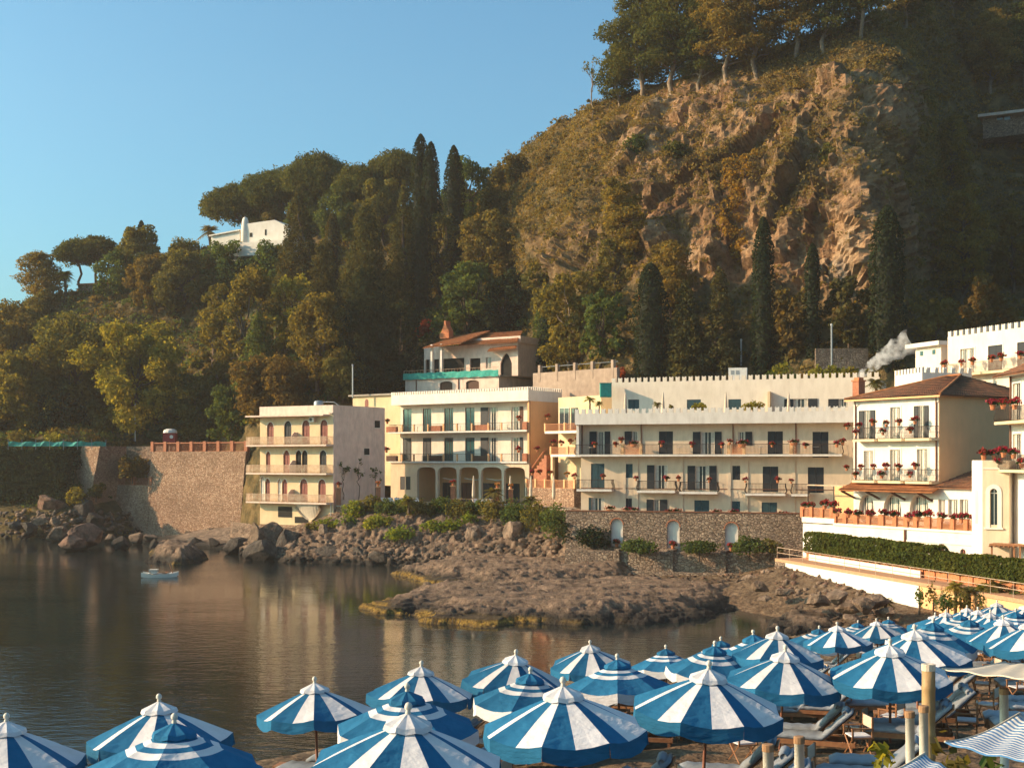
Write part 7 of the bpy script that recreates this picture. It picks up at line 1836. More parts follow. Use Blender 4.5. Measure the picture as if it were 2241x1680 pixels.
def shore_boulders():
    # column, base row, width, height in photo pixels, depth (None = at the waterline), material, words
    L = [(108, 1128, 84, 48, 196, 'rock_red', 'big tilted reddish boulder on the left shore below the ivy'), (182, 1204, 84, 74, None, 'rock_red', 'steep pointed boulder standing in the water at the left'),
         (152, 1207, 62, 40, None, 'rock_red', 'low round boulder leaning on the pointed one'), (124, 1186, 50, 40, None, 'rock', 'boulder left of the pointed boulder'), (84, 1150, 46, 30, 190, 'rock', 'grey boulder below the tilted reddish one'),
         (118, 1152, 34, 26, 188, 'rock', 'small grey boulder right below the tilted reddish one'), (62, 1165, 50, 28, 188, 'rock_dark', 'dark boulder at the left edge of the shore'), (30, 1160, 46, 24, 190, 'rock_dark', 'flat dark boulder nearest the left edge'),
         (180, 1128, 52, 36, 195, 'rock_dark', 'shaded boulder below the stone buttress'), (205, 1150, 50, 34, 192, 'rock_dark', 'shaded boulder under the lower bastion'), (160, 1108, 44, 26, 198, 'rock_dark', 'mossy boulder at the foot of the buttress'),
         (240, 1188, 36, 22, None, 'rock', 'small pale boulder at the water before the lower bastion'), (262, 1204, 40, 34, None, 'rock_dark', 'dark block standing in the water before the bastion'), (295, 1192, 44, 30, None, 'rock', 'grey block at the water before the sea wall'),
         (325, 1186, 40, 22, None, 'rock_warm', 'pale flat block at the foot of the sea wall'), (335, 1210, 22, 34, None, 'rock_dark', 'upright dark stone beside the sloping slab'), (415, 1176, 30, 16, 190, 'rock', 'thin grey stone lying on the sloping slab'),
         (455, 1172, 40, 18, 187, 'rock', 'wedge-shaped stone lying on the sloping slab'), (425, 1198, 40, 24, None, 'rock_dark', 'small dark rock below the sloping slab'), (465, 1200, 36, 26, None, 'rock_dark', 'dark rock right below the sloping slab'),
         (515, 1212, 62, 46, None, 'rock_dark', 'dark round rock left of the big outcrop'), (560, 1215, 52, 84, 152, 'rock', 'tall grey pillar rock of the outcrop under the apartment house'), (592, 1205, 66, 78, 153, 'rock', 'broad top rock of the outcrop under the apartment house'),
         (632, 1222, 72, 70, 150, 'rock_dark', 'dark right flank of the outcrop under the apartment house'), (575, 1232, 90, 60, 148.5, 'rock_dark', 'dark base of the outcrop standing in the water'), (680, 1226, 60, 42, 149, 'rock', 'grey boulder right of the outcrop'),
         (706, 1186, 44, 40, 151, 'rock_warm', 'pale boulder below the balcony post'), (752, 1170, 46, 42, 151, 'rock_warm', 'pale rounded boulder above the dark shore'), (720, 1232, 70, 46, 146, 'rock_dark', 'dark shore rock below the pale boulders'),
         (790, 1236, 60, 44, 145, 'rock_dark', 'dark shore rock with a notch at the waterline'), (835, 1186, 44, 38, 148, 'rock_warm', 'tan boulder among the bank shrubs'), (830, 1238, 70, 34, 143, 'rock_dark', 'low dark shore rock under the tan boulder'),
         (905, 1200, 36, 26, 145.5, 'rock', 'grey stone in the rubble slope left of the big boulders'), (930, 1210, 40, 30, 144.5, 'rock_warm', 'tan stone in the rubble slope'), (955, 1222, 54, 38, 143, 'rock', 'larger grey stone low in the rubble slope'),
         (1034, 1204, 66, 62, 143.5, 'rock_warm', 'big tan split boulder below the pool terrace'), (1118, 1212, 92, 78, 142.0, 'rock_warm', 'biggest grey-tan boulder below the pool terrace'), (985, 1226, 60, 40, 142.5, 'rock_dark', 'dark stone left under the split boulder'),
         (1070, 1240, 80, 44, 140, 'rock_dark', 'dark rock under the two big boulders'), (1165, 1236, 60, 40, 139, 'rock', 'grey rock right under the biggest boulder'), (1205, 1230, 60, 36, 138, 'rock', 'rubble block near the corner of the niche wall'),
         (1225, 1262, 46, 26, 128, 'rock_warm', 'pale rock lying before the left planter wall'), (1260, 1254, 40, 22, 128, 'rock_warm', 'small pale rock before the left planter wall')]
    for x, yb, w, h, d, mt, lab in L:
        d = d or H * F / (yb - YH); q = W(x, yb, d); s = d / F
        boulder((q.x, q.y + w * s * 0.3, q.z + h * s * 0.36), w * s * 0.54, w * s * 0.46, h * s * 0.62, mt, lab)
    R = [(1640, 1268, 40, 18), (1585, 1282, 44, 20), (1530, 1288, 50, 22), (1665, 1290, 50, 26), (1715, 1300, 46, 24), (1760, 1280, 50, 26), (1790, 1320, 70, 36), (1835, 1310, 60, 30), (1760, 1345, 60, 32),
         (1810, 1350, 60, 30), (1860, 1335, 54, 30), (1895, 1330, 60, 36), (1920, 1322, 54, 30), (1700, 1372, 60, 30), (1735, 1385, 50, 28), (1870, 1362, 56, 26), (1500, 1300, 44, 22), (1460, 1282, 40, 20), (1410, 1270, 44, 20), (1350, 1262, 40, 18), (1940, 1345, 46, 24), (1680, 1318, 40, 22)]
    R.sort()
    for i, (x, yb, w, h) in enumerate(R):
        q = Wz(x, yb, 0.7); z = float(ground_z(q.x, q.y)); q = Wz(x, yb, max(z, 0.0)); s = q.y / F
        boulder((q.x, q.y, max(z, 0) + h * s * 0.2), w * s * 0.55, w * s * 0.5, h * s * 0.6, ('rock_warm', 'rock')[i % 2], 'brown boulder on the cove shore, %s from the left' % ORD[i], 'boulders on the cove shore')
shore_boulders()
def pebbles(name, label, pts, lo, hi, mats, seed):
    """many loose stones as one mesh"""
    rng = np.random.default_rng(seed); bm = bmesh.new(); bmesh.ops.create_icosphere(bm, subdivisions=1, radius=1.0)
    T = np.array([v.co for v in bm.verts]); Fc = np.array([[v.index for v in f.verts] for f in bm.faces]); bm.free(); n = len(pts)
    s = rng.uniform(lo, hi, n) ** 1.0; jit = 1 + 0.28 * rng.normal(size=(n, len(T), 1)); V = T[None] * jit * (s[:, None, None] * rng.uniform(0.6, 1.2, (n, 1, 3)))
    a = rng.random(n) * 6.28; c_, s_ = np.cos(a)[:, None], np.sin(a)[:, None]
    V = np.stack([V[..., 0] * c_ - V[..., 1] * s_, V[..., 0] * s_ + V[..., 1] * c_, V[..., 2] * 0.7], -1) + pts[:, None, :]
    q = (Fc[None] + (np.arange(n) * len(T))[:, None, None]).reshape(-1, 3)
    o = link(name, np_mesh(name, V.reshape(-1, 3), q, [M[m] for m in mats], False, np.repeat(rng.integers(0, len(mats), n), len(Fc)))); tag(o, label, 'stones', kind='stuff')
def stones():
    rng = np.random.default_rng(9); P = []
    for _ in range(2600):
        x, y = rng.uniform(1240, 1960), rng.uniform(1232, 1395)
        q = Wz(x, y, 0.6); s = float(shore_dist(np.array([q.x]), np.array([q.y]))[0])
        if s < -0.3 or s > 26 or (x > 1715 and y < 1225 + (x - 1715) * 0.27 + 12): continue
        P.append((q.x, q.y, float(ground_z(q.x, q.y)) + 0.02))
    pebbles('cove_cobbles', 'loose cobbles and rubble on the cove floor', np.array(P), 0.08, 0.34, ['rock_warm', 'rock', 'rock_red'], 4)
    P = []
    for _ in range(1500):
        x = rng.uniform(520, 1260); y = rng.uniform(1165, 1236) if x > 860 else rng.uniform(1190, 1232); p = bank_at(x, y, 0.0); P.append((p.x, p.y - 0.3, p.z + 0.3))
    for _ in range(420):
        x = rng.uniform(0, 330); y = rng.uniform(1120, 1190); p = W(x, y, hill_d(x, y)); P.append((p.x, p.y - 1.0, p.z + 0.2))
    pebbles('shore_rubble', 'broken stones scattered over the rocky bank', np.array(P), 0.12, 0.6, ['rock_warm', 'rock', 'rock', 'rock_dark'], 5)
    P = []
    for _ in range(900):
        t = rng.random(); x = 1400 + 360 * t + rng.normal() * 40; y = 1480 - 95 * t + rng.normal() * 14; q = Wz(x, y, 0.8); z = float(ground_z(q.x, q.y))
        if z > -0.1: P.append((q.x, q.y, z + 0.02))
    pebbles('beach_stones', 'brown stones along the beach edge', np.array(P), 0.05, 0.22, ['rock_warm', 'rock_red'], 6)
stones()
# sloping slab below the sea wall
def slab():
    P = [W(x, y, d) for x, y, d in ((335, 1196, 172), (520, 1196, 168), (560, 1160, 176), (545, 1146, 184), (420, 1164, 196), (330, 1176, 194))]
    c = P[0].copy(); mb = MB(); n = len(P); mb.add([p - c for p in P] + [p - c - Vector((0, -0.5, 3)) for p in P], [tuple(range(n))] + [(i, i + n, (i + 1) % n + n, (i + 1) % n) for i in range(n)])
    o = link('sloping_slab', mb.mesh('sloping_slab', M['rock_warm']), None, c); tag(o, 'smooth sloping rock slab at the foot of the sea wall', 'rock')
    bm = bmesh.new(); bm.from_mesh(o.data); bmesh.ops.triangulate(bm, faces=bm.faces); bmesh.ops.subdivide_edges(bm, edges=bm.edges, cuts=7, use_grid_fill=True)
    V = np.array([v.co for v in bm.verts]); dz = fbm(V * np.array([0.25, 0.25, 0.25]) + 3, 4) * 0.55 + fbm(V * 0.9, 3) * 0.15
    for v, z in zip(bm.verts, dz): v.co.z += z
    bm.to_mesh(o.data); bm.free()
slab()

# ---- shrubs on the bank and the shore
def bank_plants():
    Ls = [('bush', 775, 1130, 60, 46, 'lf_bright'), ('bush', 812, 1120, 62, 44, 'lf_olive'), ('bush', 850, 1128, 70, 44, 'lf_green'), ('bush', 890, 1122, 66, 40, 'lf_bright'), ('bush', 925, 1130, 70, 46, 'lf_olive'), ('bush', 965, 1125, 70, 44, 'lf_green'),
          ('bush', 1005, 1132, 74, 50, 'lf_olive'), ('bush', 1045, 1128, 64, 44, 'lf_green'), ('bush', 1085, 1138, 80, 54, 'lf_olive'), ('bush', 1130, 1148, 90, 66, 'lf_green'), ('bush', 1175, 1158, 90, 70, 'lf_olive'), ('bush', 1215, 1172, 90, 74, 'lf_green'),
          ('bush', 1255, 1190, 90, 66, 'lf_cypress'), ('bush', 1298, 1205, 84, 56, 'lf_cypress'), ('bush', 715, 1154, 50, 28, 'lf_bright'), ('bush', 757, 1154, 56, 32, 'lf_bright'), ('bush', 828, 1156, 78, 34, 'lf_bright'), ('bush', 880, 1184, 84, 36, 'lf_bright'),
          ('bush', 945, 1168, 60, 38, 'lf_bright'), ('bush', 988, 1168, 60, 40, 'lf_bright'), ('bush', 1025, 1152, 50, 34, 'lf_bright'), ('bush', 690, 1160, 50, 22, 'lf_olive')]
    Ls.sort(key=lambda t: t[1])
    for i, (k, x, yb, w, h, mt) in enumerate(Ls):
        p = bank_at(x, yb, 0.25) if x < 1240 else W(x, yb, 127.6 if x > 1280 else 130); s = p.y / F
        plant_tree(k, p, h * s + 0.3, w * s, mt, '%s shrub on the bank below the pool terrace, %s from the left' % ({'lf_bright': 'bright yellow-green', 'lf_olive': 'olive', 'lf_green': 'dark green', 'lf_cypress': 'very dark'}[mt], ORD[i]), 4000 + i, 'shrub', group='shrubs on the terrace bank', cat='shrub', leaf=0.16)
    for i, (x, yb, w, h) in enumerate(((1400, 1212, 90, 36), (1530, 1215, 90, 40), (1640, 1214, 84, 46), (1685, 1212, 60, 44))):
        p = W(x, yb, 122.0 + (1540 - x) * 0.012); s = p.y / F
        plant_tree('bush', p, h * s, w * s, 'lf_green' if i < 3 else 'lf_olive', 'oleander bush in the planter before the niche wall, %s from the left' % ORD[i], 4100 + i, 'oleander', group='oleanders before the niche wall', cat='shrub', leaf=0.14)
    for i, (x, y0, h) in enumerate(((1080, 1085, 1.7), (895, 1098, 1.3), (1160, 1100, 1.6))):
        p = W(x, y0 + 14, 150 if x < 1000 else 147); plant_tree('palm', p, h, 2.6, 'lf_olive', 'low fan palm at the pool terrace edge, %s from the left' % ORD[i], 4200 + i, 'fan_palm', cat='palm')
    # climbers on the shaded side of the apartment house
    for i, (x, y0, y1) in enumerate(((752, 1010, 1075), (785, 1005, 1075), (822, 1015, 1080))):
        p = W(x, y1, 156.5 + (x - 735) * 0.05); s = p.y / F
        plant_tree('bare', p, (y1 - y0) * s, 26 * s, 'lf_green', 'bare climber against the side of the apartment house, %s from left' % ORD[i], 4300 + i, 'climber', cat='climber', leaf=0.14)
    # ivy over the rock at the left edge
    rng = np.random.default_rng(8); P = []
    for _ in range(1500):
        x, y = rng.uniform(-120, 182), rng.uniform(982, 1092)
        if x > 150 and y > 1000 + (182 - x) * 2: continue
        p = W(x, y, hill_d(x, y)); P.append((p.x, p.y - 1.6, p.z))
    scatter_clumps('ivy', 'dark ivy hanging over the rock at the left edge', np.array(P), rng.uniform(0.5, 1.3, len(P)), 'lf_cypress', 0.2, 26, 9)
    for i, (x, yb, w, h, mt) in enumerate(((45, 972, 50, 34, 'lf_gold'), (118, 972, 46, 30, 'lf_yellow'), (165, 1105, 44, 46, 'lf_yellow'), (210, 1090, 36, 34, 'lf_olive'), (290, 1050, 70, 62, 'lf_brown'), (222, 1078, 20, 26, 'lf_olive'))):
        d = {290: 201.5}.get(x, hill_d(x, yb) - 1.5); p = W(x, yb, d); s = d / F
        plant_tree('bush', p, h * s, w * s, mt, ('golden bush behind the net fence', 'yellow bush behind the net fence', 'mossy yellow bush at the foot of the buttress', 'olive bush below the buttress', 'russet climber over the recessed wall', 'small bush growing from the bastion corner')[i], 4400 + i, cat='bush')
bank_plants()

# ---- roof-terrace plants, parasols and machines on the hotel
def closed_parasol(p, h, label, mat='canvas_beige'):
    o = empty('closed_parasol', p, label, 'parasol', 'closed parasols on the terraces')
    MB().tube([(0, 0, 0), (0, 0, h)], 0.035, 6).build('pole', M['wood'], o)
    MB().lathe([(0.0, h * 0.28), (0.16, h * 0.30), (0.2, h * 0.4), (0.15, h * 0.7), (0.09, h * 0.92), (0.03, h * 1.02), (0.0, h * 1.02)], 8).build('folded_canopy', M[mat], o, smooth=True)
def hotel_extras():
    zt = UB.zb - 0.25
    for i, a in enumerate((533, 793, 1227, 1662)):
        px, py = z2(a, 250); d = UB.ray(px, 3.5)[0]; q = W(px, py, d); zf = HB.zb + HB.z(1263, 929) + 0.21
        closed_parasol((q.x, q.y, zf), q.z - zf, 'closed beige parasol on the roof terrace, %s from the left' % ORD[i])
    z1f = zm(500, 800, 800 / 2212)
    for i, a in enumerate((1483, 1705, 1830, 1968)):
        px = z1f(a, 0)[0]; q = W(px, z1f(0, 668)[1], 150 - (a - 1483) * 0.009); closed_parasol((q.x, q.y, PT), max(2.2, q.z - PT), 'closed beige parasol on the pool terrace, %s from the left' % ORD[i])
    # loungers on the pool terrace
    def white_lounger(p, rz, label):
        o = empty('pool_lounger', p, label, 'lounger', 'white loungers on the pool terrace', rz)
        MB().box(-0.32, 0.32, -0.9, 0.35, 0.32, 0.42).build('seat', M['white_paint'], o)
        mb = MB(); mb.add([(-0.32, 0.35, 0.34), (0.32, 0.35, 0.34), (0.32, 0.95, 0.85), (-0.32, 0.95, 0.85), (-0.32, 0.33, 0.43), (0.32, 0.33, 0.43), (0.32, 0.9, 0.93), (-0.32, 0.9, 0.93)], [(0, 3, 2, 1), (4, 5, 6, 7), (0, 1, 5, 4), (1, 2, 6, 5), (2, 3, 7, 6), (3, 0, 4, 7)]); mb.build('backrest', M['white_paint'], o)
        for x in (-0.28, 0.24):
            for y in (-0.8, 0.3): MB().box(x, x + 0.04, y, y + 0.04, 0, 0.32).build('leg', M['white_paint'], o)
    for i, a in enumerate((955, 995, 1035, 1070, 1110, 1150, 1508, 1560, 1590)):
        px = z1f(a, 0)[0]; d = 155.5 - (px - 840) * 0.018; q = W(px, 1005, d); white_lounger((q.x, q.y, PT), 0.5, 'white pool lounger before the arcade, %s from the left' % ORD[i])
    # plants behind the crenels of both roofs
    for i, (a, b, w, h, mt, k) in enumerate(((285, 350, 90, 90, 'lf_yellow', 'palm'), (350, 352, 70, 50, 'lf_yellow', 'palm'), (750, 355, 80, 45, 'lf_olive', 'palm'), (850, 352, 50, 22, 'lf_olive', 'bush'), (1050, 355, 130, 50, 'lf_yellow', 'bush'), (1415, 355, 160, 55, 'lf_yellow', 'bush'))):
        px, py = z2(a, b); q = W(px, py + 6, UB.ray(px, 5.0)[0]); s = q.y / F
        plant_tree(k, (q.x, q.y, q.z), h * 0.316 * s + 0.3, w * 0.316 * s, mt, 'potted green plant on the hotel roof terrace, %s from the left' % ORD[i], 4500 + i, 'terrace_plant', cat='plant', leaf=0.14)
    for i, (x, yt, yb, w, mt) in enumerate(((1688, 805, 836, 40, 'lf_green'), (1712, 782, 836, 50, 'lf_yellow'), (1790, 798, 832, 46, 'lf_yellow'), (1825, 794, 832, 46, 'lf_yellow'), (1862, 796, 830, 44, 'lf_yellow'), (1735, 815, 836, 40, 'lf_green'), (1905, 800, 830, 44, 'lf_olive'))):
        d = UB.ray(x, -5.0)[0]; q = W(x, yb, d); s = d / F
        plant_tree('bush', q, (yb - yt) * s, w * s, mt, 'hedge shrub growing behind the crenels of the upper wing, %s from left' % ORD[i], 4600 + i, 'roof_shrub', group='shrubs behind the upper crenels', cat='shrub', leaf=0.16)
    px = 1615; d = UB.ray(px, -3)[0]; q = W(px, 822, d); o = empty('ventilation_unit', (q.x, q.y, q.z), 'white ventilation box on the roof of the upper wing', 'machine', rz=-0.25)
    MB().box(-1.0, 1.0, -0.5, 0.5, -0.6, 0.85).build('casing', M['white_paint'], o)
    for x in (-0.55, 0.0): MB().box(x - 0.18, x + 0.18, -0.52, -0.501, 0.1, 0.55).build('grille', M['grey_metal'], o)
    px = 1326; d = UB.ray(1339, 1.0)[0]; q = W(px, 855, d); o = empty('green_water_tank', (q.x, q.y, q.z - 0.7), 'small square green tank at the left end of the upper wing', 'tank'); MB().box(-0.65, 0.6, -0.5, 0.5, 0, 1.5).build('tank', M['net_green'], o); MB().box(-0.7, 0.65, -0.55, 0.55, 1.5, 1.56).build('lid', M['net_green'], o)
    for i, (x, yt, yb, d) in enumerate(((1916, 826, 870, 126), (1820, 712, 800, 149), (1622, 745, 800, 157), (772, 800, 870, 178), (296, 885, 965, 209))):
        if i == 0: plant_tree('palm', W(x, yb, d), (yb - yt) / F * d, 2.4, 'lf_olive', 'small palm behind the tiled roof', 4700, 'fan_palm', cat='palm')
        else:
            q = W(x, yb, d); h = (yb - yt) / F * d; o = empty('lamp_post', q, 'thin metal pole %s' % ('before the gully wall', 'above the upper hotel wing', 'behind the apartment roof', 'above the net fence')[i - 1], 'pole'); MB().tube([(0, 0, 0), (0, 0, h)], 0.11, 6).build('pole', M['grey_metal'], o); MB().lathe([(0.0, h), (0.16, h), (0.1, h + 0.2), (0.0, h + 0.2)], 6).build('cap', M['grey_metal'], o)
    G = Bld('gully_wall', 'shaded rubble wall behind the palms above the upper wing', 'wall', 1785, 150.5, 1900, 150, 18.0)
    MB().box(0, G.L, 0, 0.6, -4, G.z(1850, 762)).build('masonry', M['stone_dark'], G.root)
hotel_extras()

# ---- beach ramp: white wall, brick walkway, planters and hedge
def ramp_and_hedge():
    A, Bq = W(1719, 1226, 108), W(2010, 1270, 88.5); zt = 3.32
    pa, pb = Vector((A.x, A.y)), Vector((Bq.x, Bq.y)); u = (pb - pa).normalized(); v = Vector((-u.y, u.x))
    if v.x < 0: v = -v
    rz = math.atan2(u.y, u.x); L = (pb - pa).length
    o = empty('white_ramp_wall', (pa.x, pa.y, 0), 'bright white beach ramp wall with brick edge', 'wall', rz=rz); s = 1 if v.dot(Vector((-u.y, u.x))) > 0 else -1
    MB().box(0, L, 0, s * 0.4, -0.5, zt - 0.25).build('wall', M['white_paint'], o)
    pts = [(-2, 0), (L + 18, 0), (L + 18, s * 3.4), (-2, s * 3.4)]
    MB().slab(pts if s > 0 else pts[::-1], zt - 0.248, zt).build('walkway', M['floor_tile'], o)
    MB().box(-2, 0.0, 0.02 * s, s * 0.5, -0.5, zt - 0.25).build('end_wall', M['stone_dark'], o)
    MB().box(L, L + 18, 0.1 * s, s * 0.4, -0.5, zt - 0.25).build('wall_extension', M['plaster_peach'], o)
    mb = MB(); x = -1.8; y = s * 0.12
    while x < L + 16:
        mb.tube([(x, y, zt), (x, y, zt + 0.95)], 0.022, 4); x += 2.3
    for z in (0.5, 0.95): mb.tube([(-1.8, y, zt + z), (L + 16, y, zt + z)], 0.025, 4)
    mb.build('handrail', M['iron_light'], o)
    MB().box(0.5, L * 0.86, s * 1.9, s * 2.0, zt, zt + 0.5).build('planter_kerb', M['plaster_bright'], o)
    # hedge shrubs in brick planters
    def place(t, off): return pa + u * t + v * off
    n = 24; t0, t1 = -0.6, L + 15
    for i in range(n):
        t = t0 + (t1 - t0) * (i + 0.5) / n; q = place(t, 2.6); hh = (2.0 if i < 13 else 1.75) * rnd.uniform(0.93, 1.07); w = (t1 - t0) / n * 1.08
        r = empty('hedge_shrub', (q.x, q.y, zt), 'clipped green hedge shrub along the beach ramp, %s from the far end' % ORD[i], 'hedge', 'hedge along the beach ramp', rz)
        MB().box(-w * 0.42, w * 0.42, -0.4, 0.4, 0, 0.55).build('planter', M['terracotta'], r)
        rng = np.random.default_rng(900 + i); nl = 1500
        C = rng.uniform(-1, 1, (nl, 3)); ax = rng.integers(0, 3, nl); C[np.arange(nl), ax] = np.sign(C[np.arange(nl), ax]) * rng.uniform(0.86, 1.06, nl); N = np.zeros((nl, 3)); N[np.arange(nl), ax] = np.sign(C[np.arange(nl), ax])
        C[:, :2] *= (1 + 0.10 * np.sin(C[:, 2:3] * 5 + i) + 0.05 * np.sin(C[:, 1:2] * 9))
        C = C * np.array([w * 0.5, 0.62, hh / 2 - 0.2]) + np.array([0, 0, hh / 2 + 0.45]); V, Q = leaf_quads(C, N, 0.10, 0.75, rng, 0.8); link('foliage', np_mesh('foliage', V, Q, M['lf_hedge']), r)
    # potted plants, fan palm and odds at the end of the ramp
    Ls = [('palm', 1937, 1303, 1352, 48, 'lf_olive', 'fan palm in a pot on the sand'), ('bush', 2012, 1270, 1330, 30, 'lf_green', 'dark upright shrub at the end of the white wall'), ('bush', 2042, 1268, 1332, 34, 'lf_olive', 'second upright shrub at the end of the white wall'),
          ('palm', 2090, 1262, 1332, 54, 'lf_yellow', 'yellowish palm before the hedge'), ('palm', 2120, 1275, 1335, 50, 'lf_olive', 'palm right of the yellowish one'), ('bush', 2165, 1282, 1335, 60, 'lf_green', 'leafy potted shrub before the hedge'), ('palm', 2150, 1270, 1330, 60, 'lf_yellow', 'spiky yucca before the hedge'),
          ('bush', 2200, 1276, 1330, 50, 'lf_brown', 'purple-brown shrub near the right edge'), ('bush', 2232, 1280, 1335, 50, 'lf_green', 'green shrub at the right edge behind the umbrellas'), ('bush', 2075, 1285, 1338, 56, 'lf_green', 'low dark shrub behind the red flag'), ('palm', 2180, 1262, 1332, 70, 'lf_olive', 'wide fan palm near the right edge'), ('bush', 2110, 1290, 1338, 60, 'lf_olive', 'low olive shrub right of the red flag')]
    for i, (k, x, yt, yb, w, mt, lab) in enumerate(Ls):
        q = Wz(x, yb, 1.0); z = float(ground_z(q.x, q.y)); q = Wz(x, yb, max(0.2, z)); sc = q.y / F
        plant_tree(k, (q.x, q.y, q.z), (yb - yt) * sc, w * sc, mt, lab, 4800 + i, 'potted_plant' if k == 'bush' else 'palm_plant', cat='plant', leaf=0.1)
    q = Wz(2063, 1336, 1.0); f = empty('red_flag', (q.x, q.y, q.z - 0.1), 'red flag on a short pole in the sand', 'flag'); MB().tube([(0, 0, 0), (0, 0, 2.2)], 0.03, 5).build('pole', M['wood'], f)
    mb = MB(); mb.add([(-0.02, 0, 1.0), (-0.25, 0.05, 0.7), (-0.3, 0.0, 1.4), (-0.12, -0.05, 1.9), (0, 0, 2.1), (-0.28, 0.06, 1.0)], [(0, 1, 5), (0, 5, 2), (0, 2, 3), (0, 3, 4)]); mb.build('cloth', M['red_paint'], f)
    q = Wz(1970, 1318, 1.0); b = empty('beach_bench', (q.x, q.y, q.z), 'low white bench with white cushions at the foot of the white wall', 'bench', rz=0.1)
    MB().box(-1.5, 1.4, -0.35, 0.35, 0.3, 0.42).build('seat', M['plaster_old'], b)
    for x in (-1.3, 1.2): MB().box(x - 0.1, x + 0.1, -0.3, 0.3, 0, 0.3).build('leg', M['plaster_old'], b)
    for x in (-0.9, -0.2, 0.5): MB().lathe([(0.0, 0.42), (0.3, 0.43), (0.32, 0.6), (0.2, 0.85), (0.0, 0.9)], 8).build('cushion', M['white_paint'], b, (x, 0.1, 0), True)
M['lf_hedge'] = leafmat('hedge_leaf', [(0.03, 0.042, 0.012), (0.07, 0.085, 0.02), (0.13, 0.135, 0.035)], 0.3, 0.8)
ramp_and_hedge()

# ---- rowing catamaran on the bay
def boat():
    q = Wz(350, 1262, 0); o = empty('rowing_catamaran', (q.x, q.y, 0.0), 'small white twin-hulled rowing boat with raised oar floating in the bay', 'boat', rz=0.12)
    for y in (-0.55, 0.55):
        mb = MB(); n = 9
        rings = []
        for i in range(n):
            f = i / (n - 1); x = -1.75 + 3.5 * f; w = 0.26 * math.sin(math.pi * min(0.96, max(0.06, f))) ** 0.55; z0 = -0.1 + 0.16 * abs(f - 0.5) * 2; zt = 0.30 + 0.22 * abs(f - 0.5) ** 2 * 4
            rings += [(x, y - w, zt), (x, y - w * 0.55, z0), (x, y + w * 0.55, z0), (x, y + w, zt)]
        fs = []
        for i in range(n - 1):
            for j in range(4): a = i * 4 + j; b = i * 4 + (j + 1) % 4; fs.append((a, b, b + 4, a + 4))
        mb.add(rings, fs + [(0, 1, 2, 3), tuple(range(4 * n - 1, 4 * n - 5, -1))]); mb.build('hull', M['plaster_bright'], o)
    MB().box(-0.75, -0.25, -0.75, 0.75, 0.40, 0.48).build('seat', M['white_paint'], o); MB().box(0.35, 0.75, -0.75, 0.75, 0.40, 0.47).build('seat', M['wood'], o)
    mb = MB(); mb.box(-1.1, -0.95, -0.8, 0.8, 0.34, 0.42); mb.box(1.0, 1.15, -0.8, 0.8, 0.34, 0.42); mb.build('crossbeam', M['white_paint'], o)
    MB().box(-1.0, -0.2, -0.6, 0.5, 0.48, 0.78).build('tarpaulin', M['curtain'], o)
    MB().tube([(1.3, -0.2, 0.35), (0.9, 0.0, 1.35)], 0.045, 5).build('oar', M['wood'], o); MB().tube([(-1.6, -0.3, 0.75), (-0.8, -0.3, 0.55)], 0.03, 5).build('oar', M['wood'], o)
boat()

# ---- smoke from the chimney
def smoke():
    m = bpy.data.materials.new('chimney_smoke'); m.use_nodes = True; nd = m.node_tree.nodes; lk = m.node_tree.links; nd.clear()
    out = nd.new('ShaderNodeOutputMaterial'); pv = nd.new('ShaderNodeVolumePrincipled'); tc = nd.new('ShaderNodeTexCoord')
    n = nd.new('ShaderNodeTexNoise'); n.inputs['Scale'].default_value = 2.0; n.inputs['Detail'].default_value = 7; lk.new(tc.outputs['Object'], n.inputs['Vector'])
    r = ramp(nd, [(0.42, (0, 0, 0)), (0.70, (1, 1, 1))]); lk.new(n.outputs['Fac'], r.inputs[0])
    sp = nd.new('ShaderNodeSeparateXYZ'); lk.new(tc.outputs['Object'], sp.inputs[0])
    fd = nd.new('ShaderNodeMapRange'); fd.inputs['From Min'].default_value = 0; fd.inputs['From Max'].default_value = 5.5; fd.inputs['To Min'].default_value = 3.6; fd.inputs['To Max'].default_value = 0.05; lk.new(sp.outputs['X'], fd.inputs['Value'])
    mu = nd.new('ShaderNodeMath'); mu.operation = 'MULTIPLY'; lk.new(r.outputs[0], mu.inputs[0]); lk.new(fd.outputs[0], mu.inputs[1]); lk.new(mu.outputs[0], pv.inputs['Density'])
    pv.inputs['Color'].default_value = (0.99, 0.98, 0.97, 1); lk.new(pv.outputs[0], out.inputs['Volume'])
    top = TH.world(TH.x(1879, -1.6), 1.6, TH.z(1879, 826, -1.6)); end = W(2000, 742, 109)
    d = end - top; L = Vector((d.x, d.y)).length; mb = MB(); n_ = 14; pts = []; rs = []
    for i in range(n_):
        f = i / (n_ - 1); pts.append((L * f, 0.15 * math.sin(f * 9), d.z * f ** 0.8)); rs.append(0.24 + 1.15 * f * (1 - 0.2 * f) + 0.12 * math.sin(i * 2.3))
    mb.tube(pts, rs, 12); o = link('smoke_plume', mb.mesh('smoke_plume', m, True), None, top); o.rotation_euler = (0, 0, math.atan2(d.y, d.x)); tag(o, 'white smoke drifting up from the brick chimney', 'smoke', kind='stuff')
smoke()
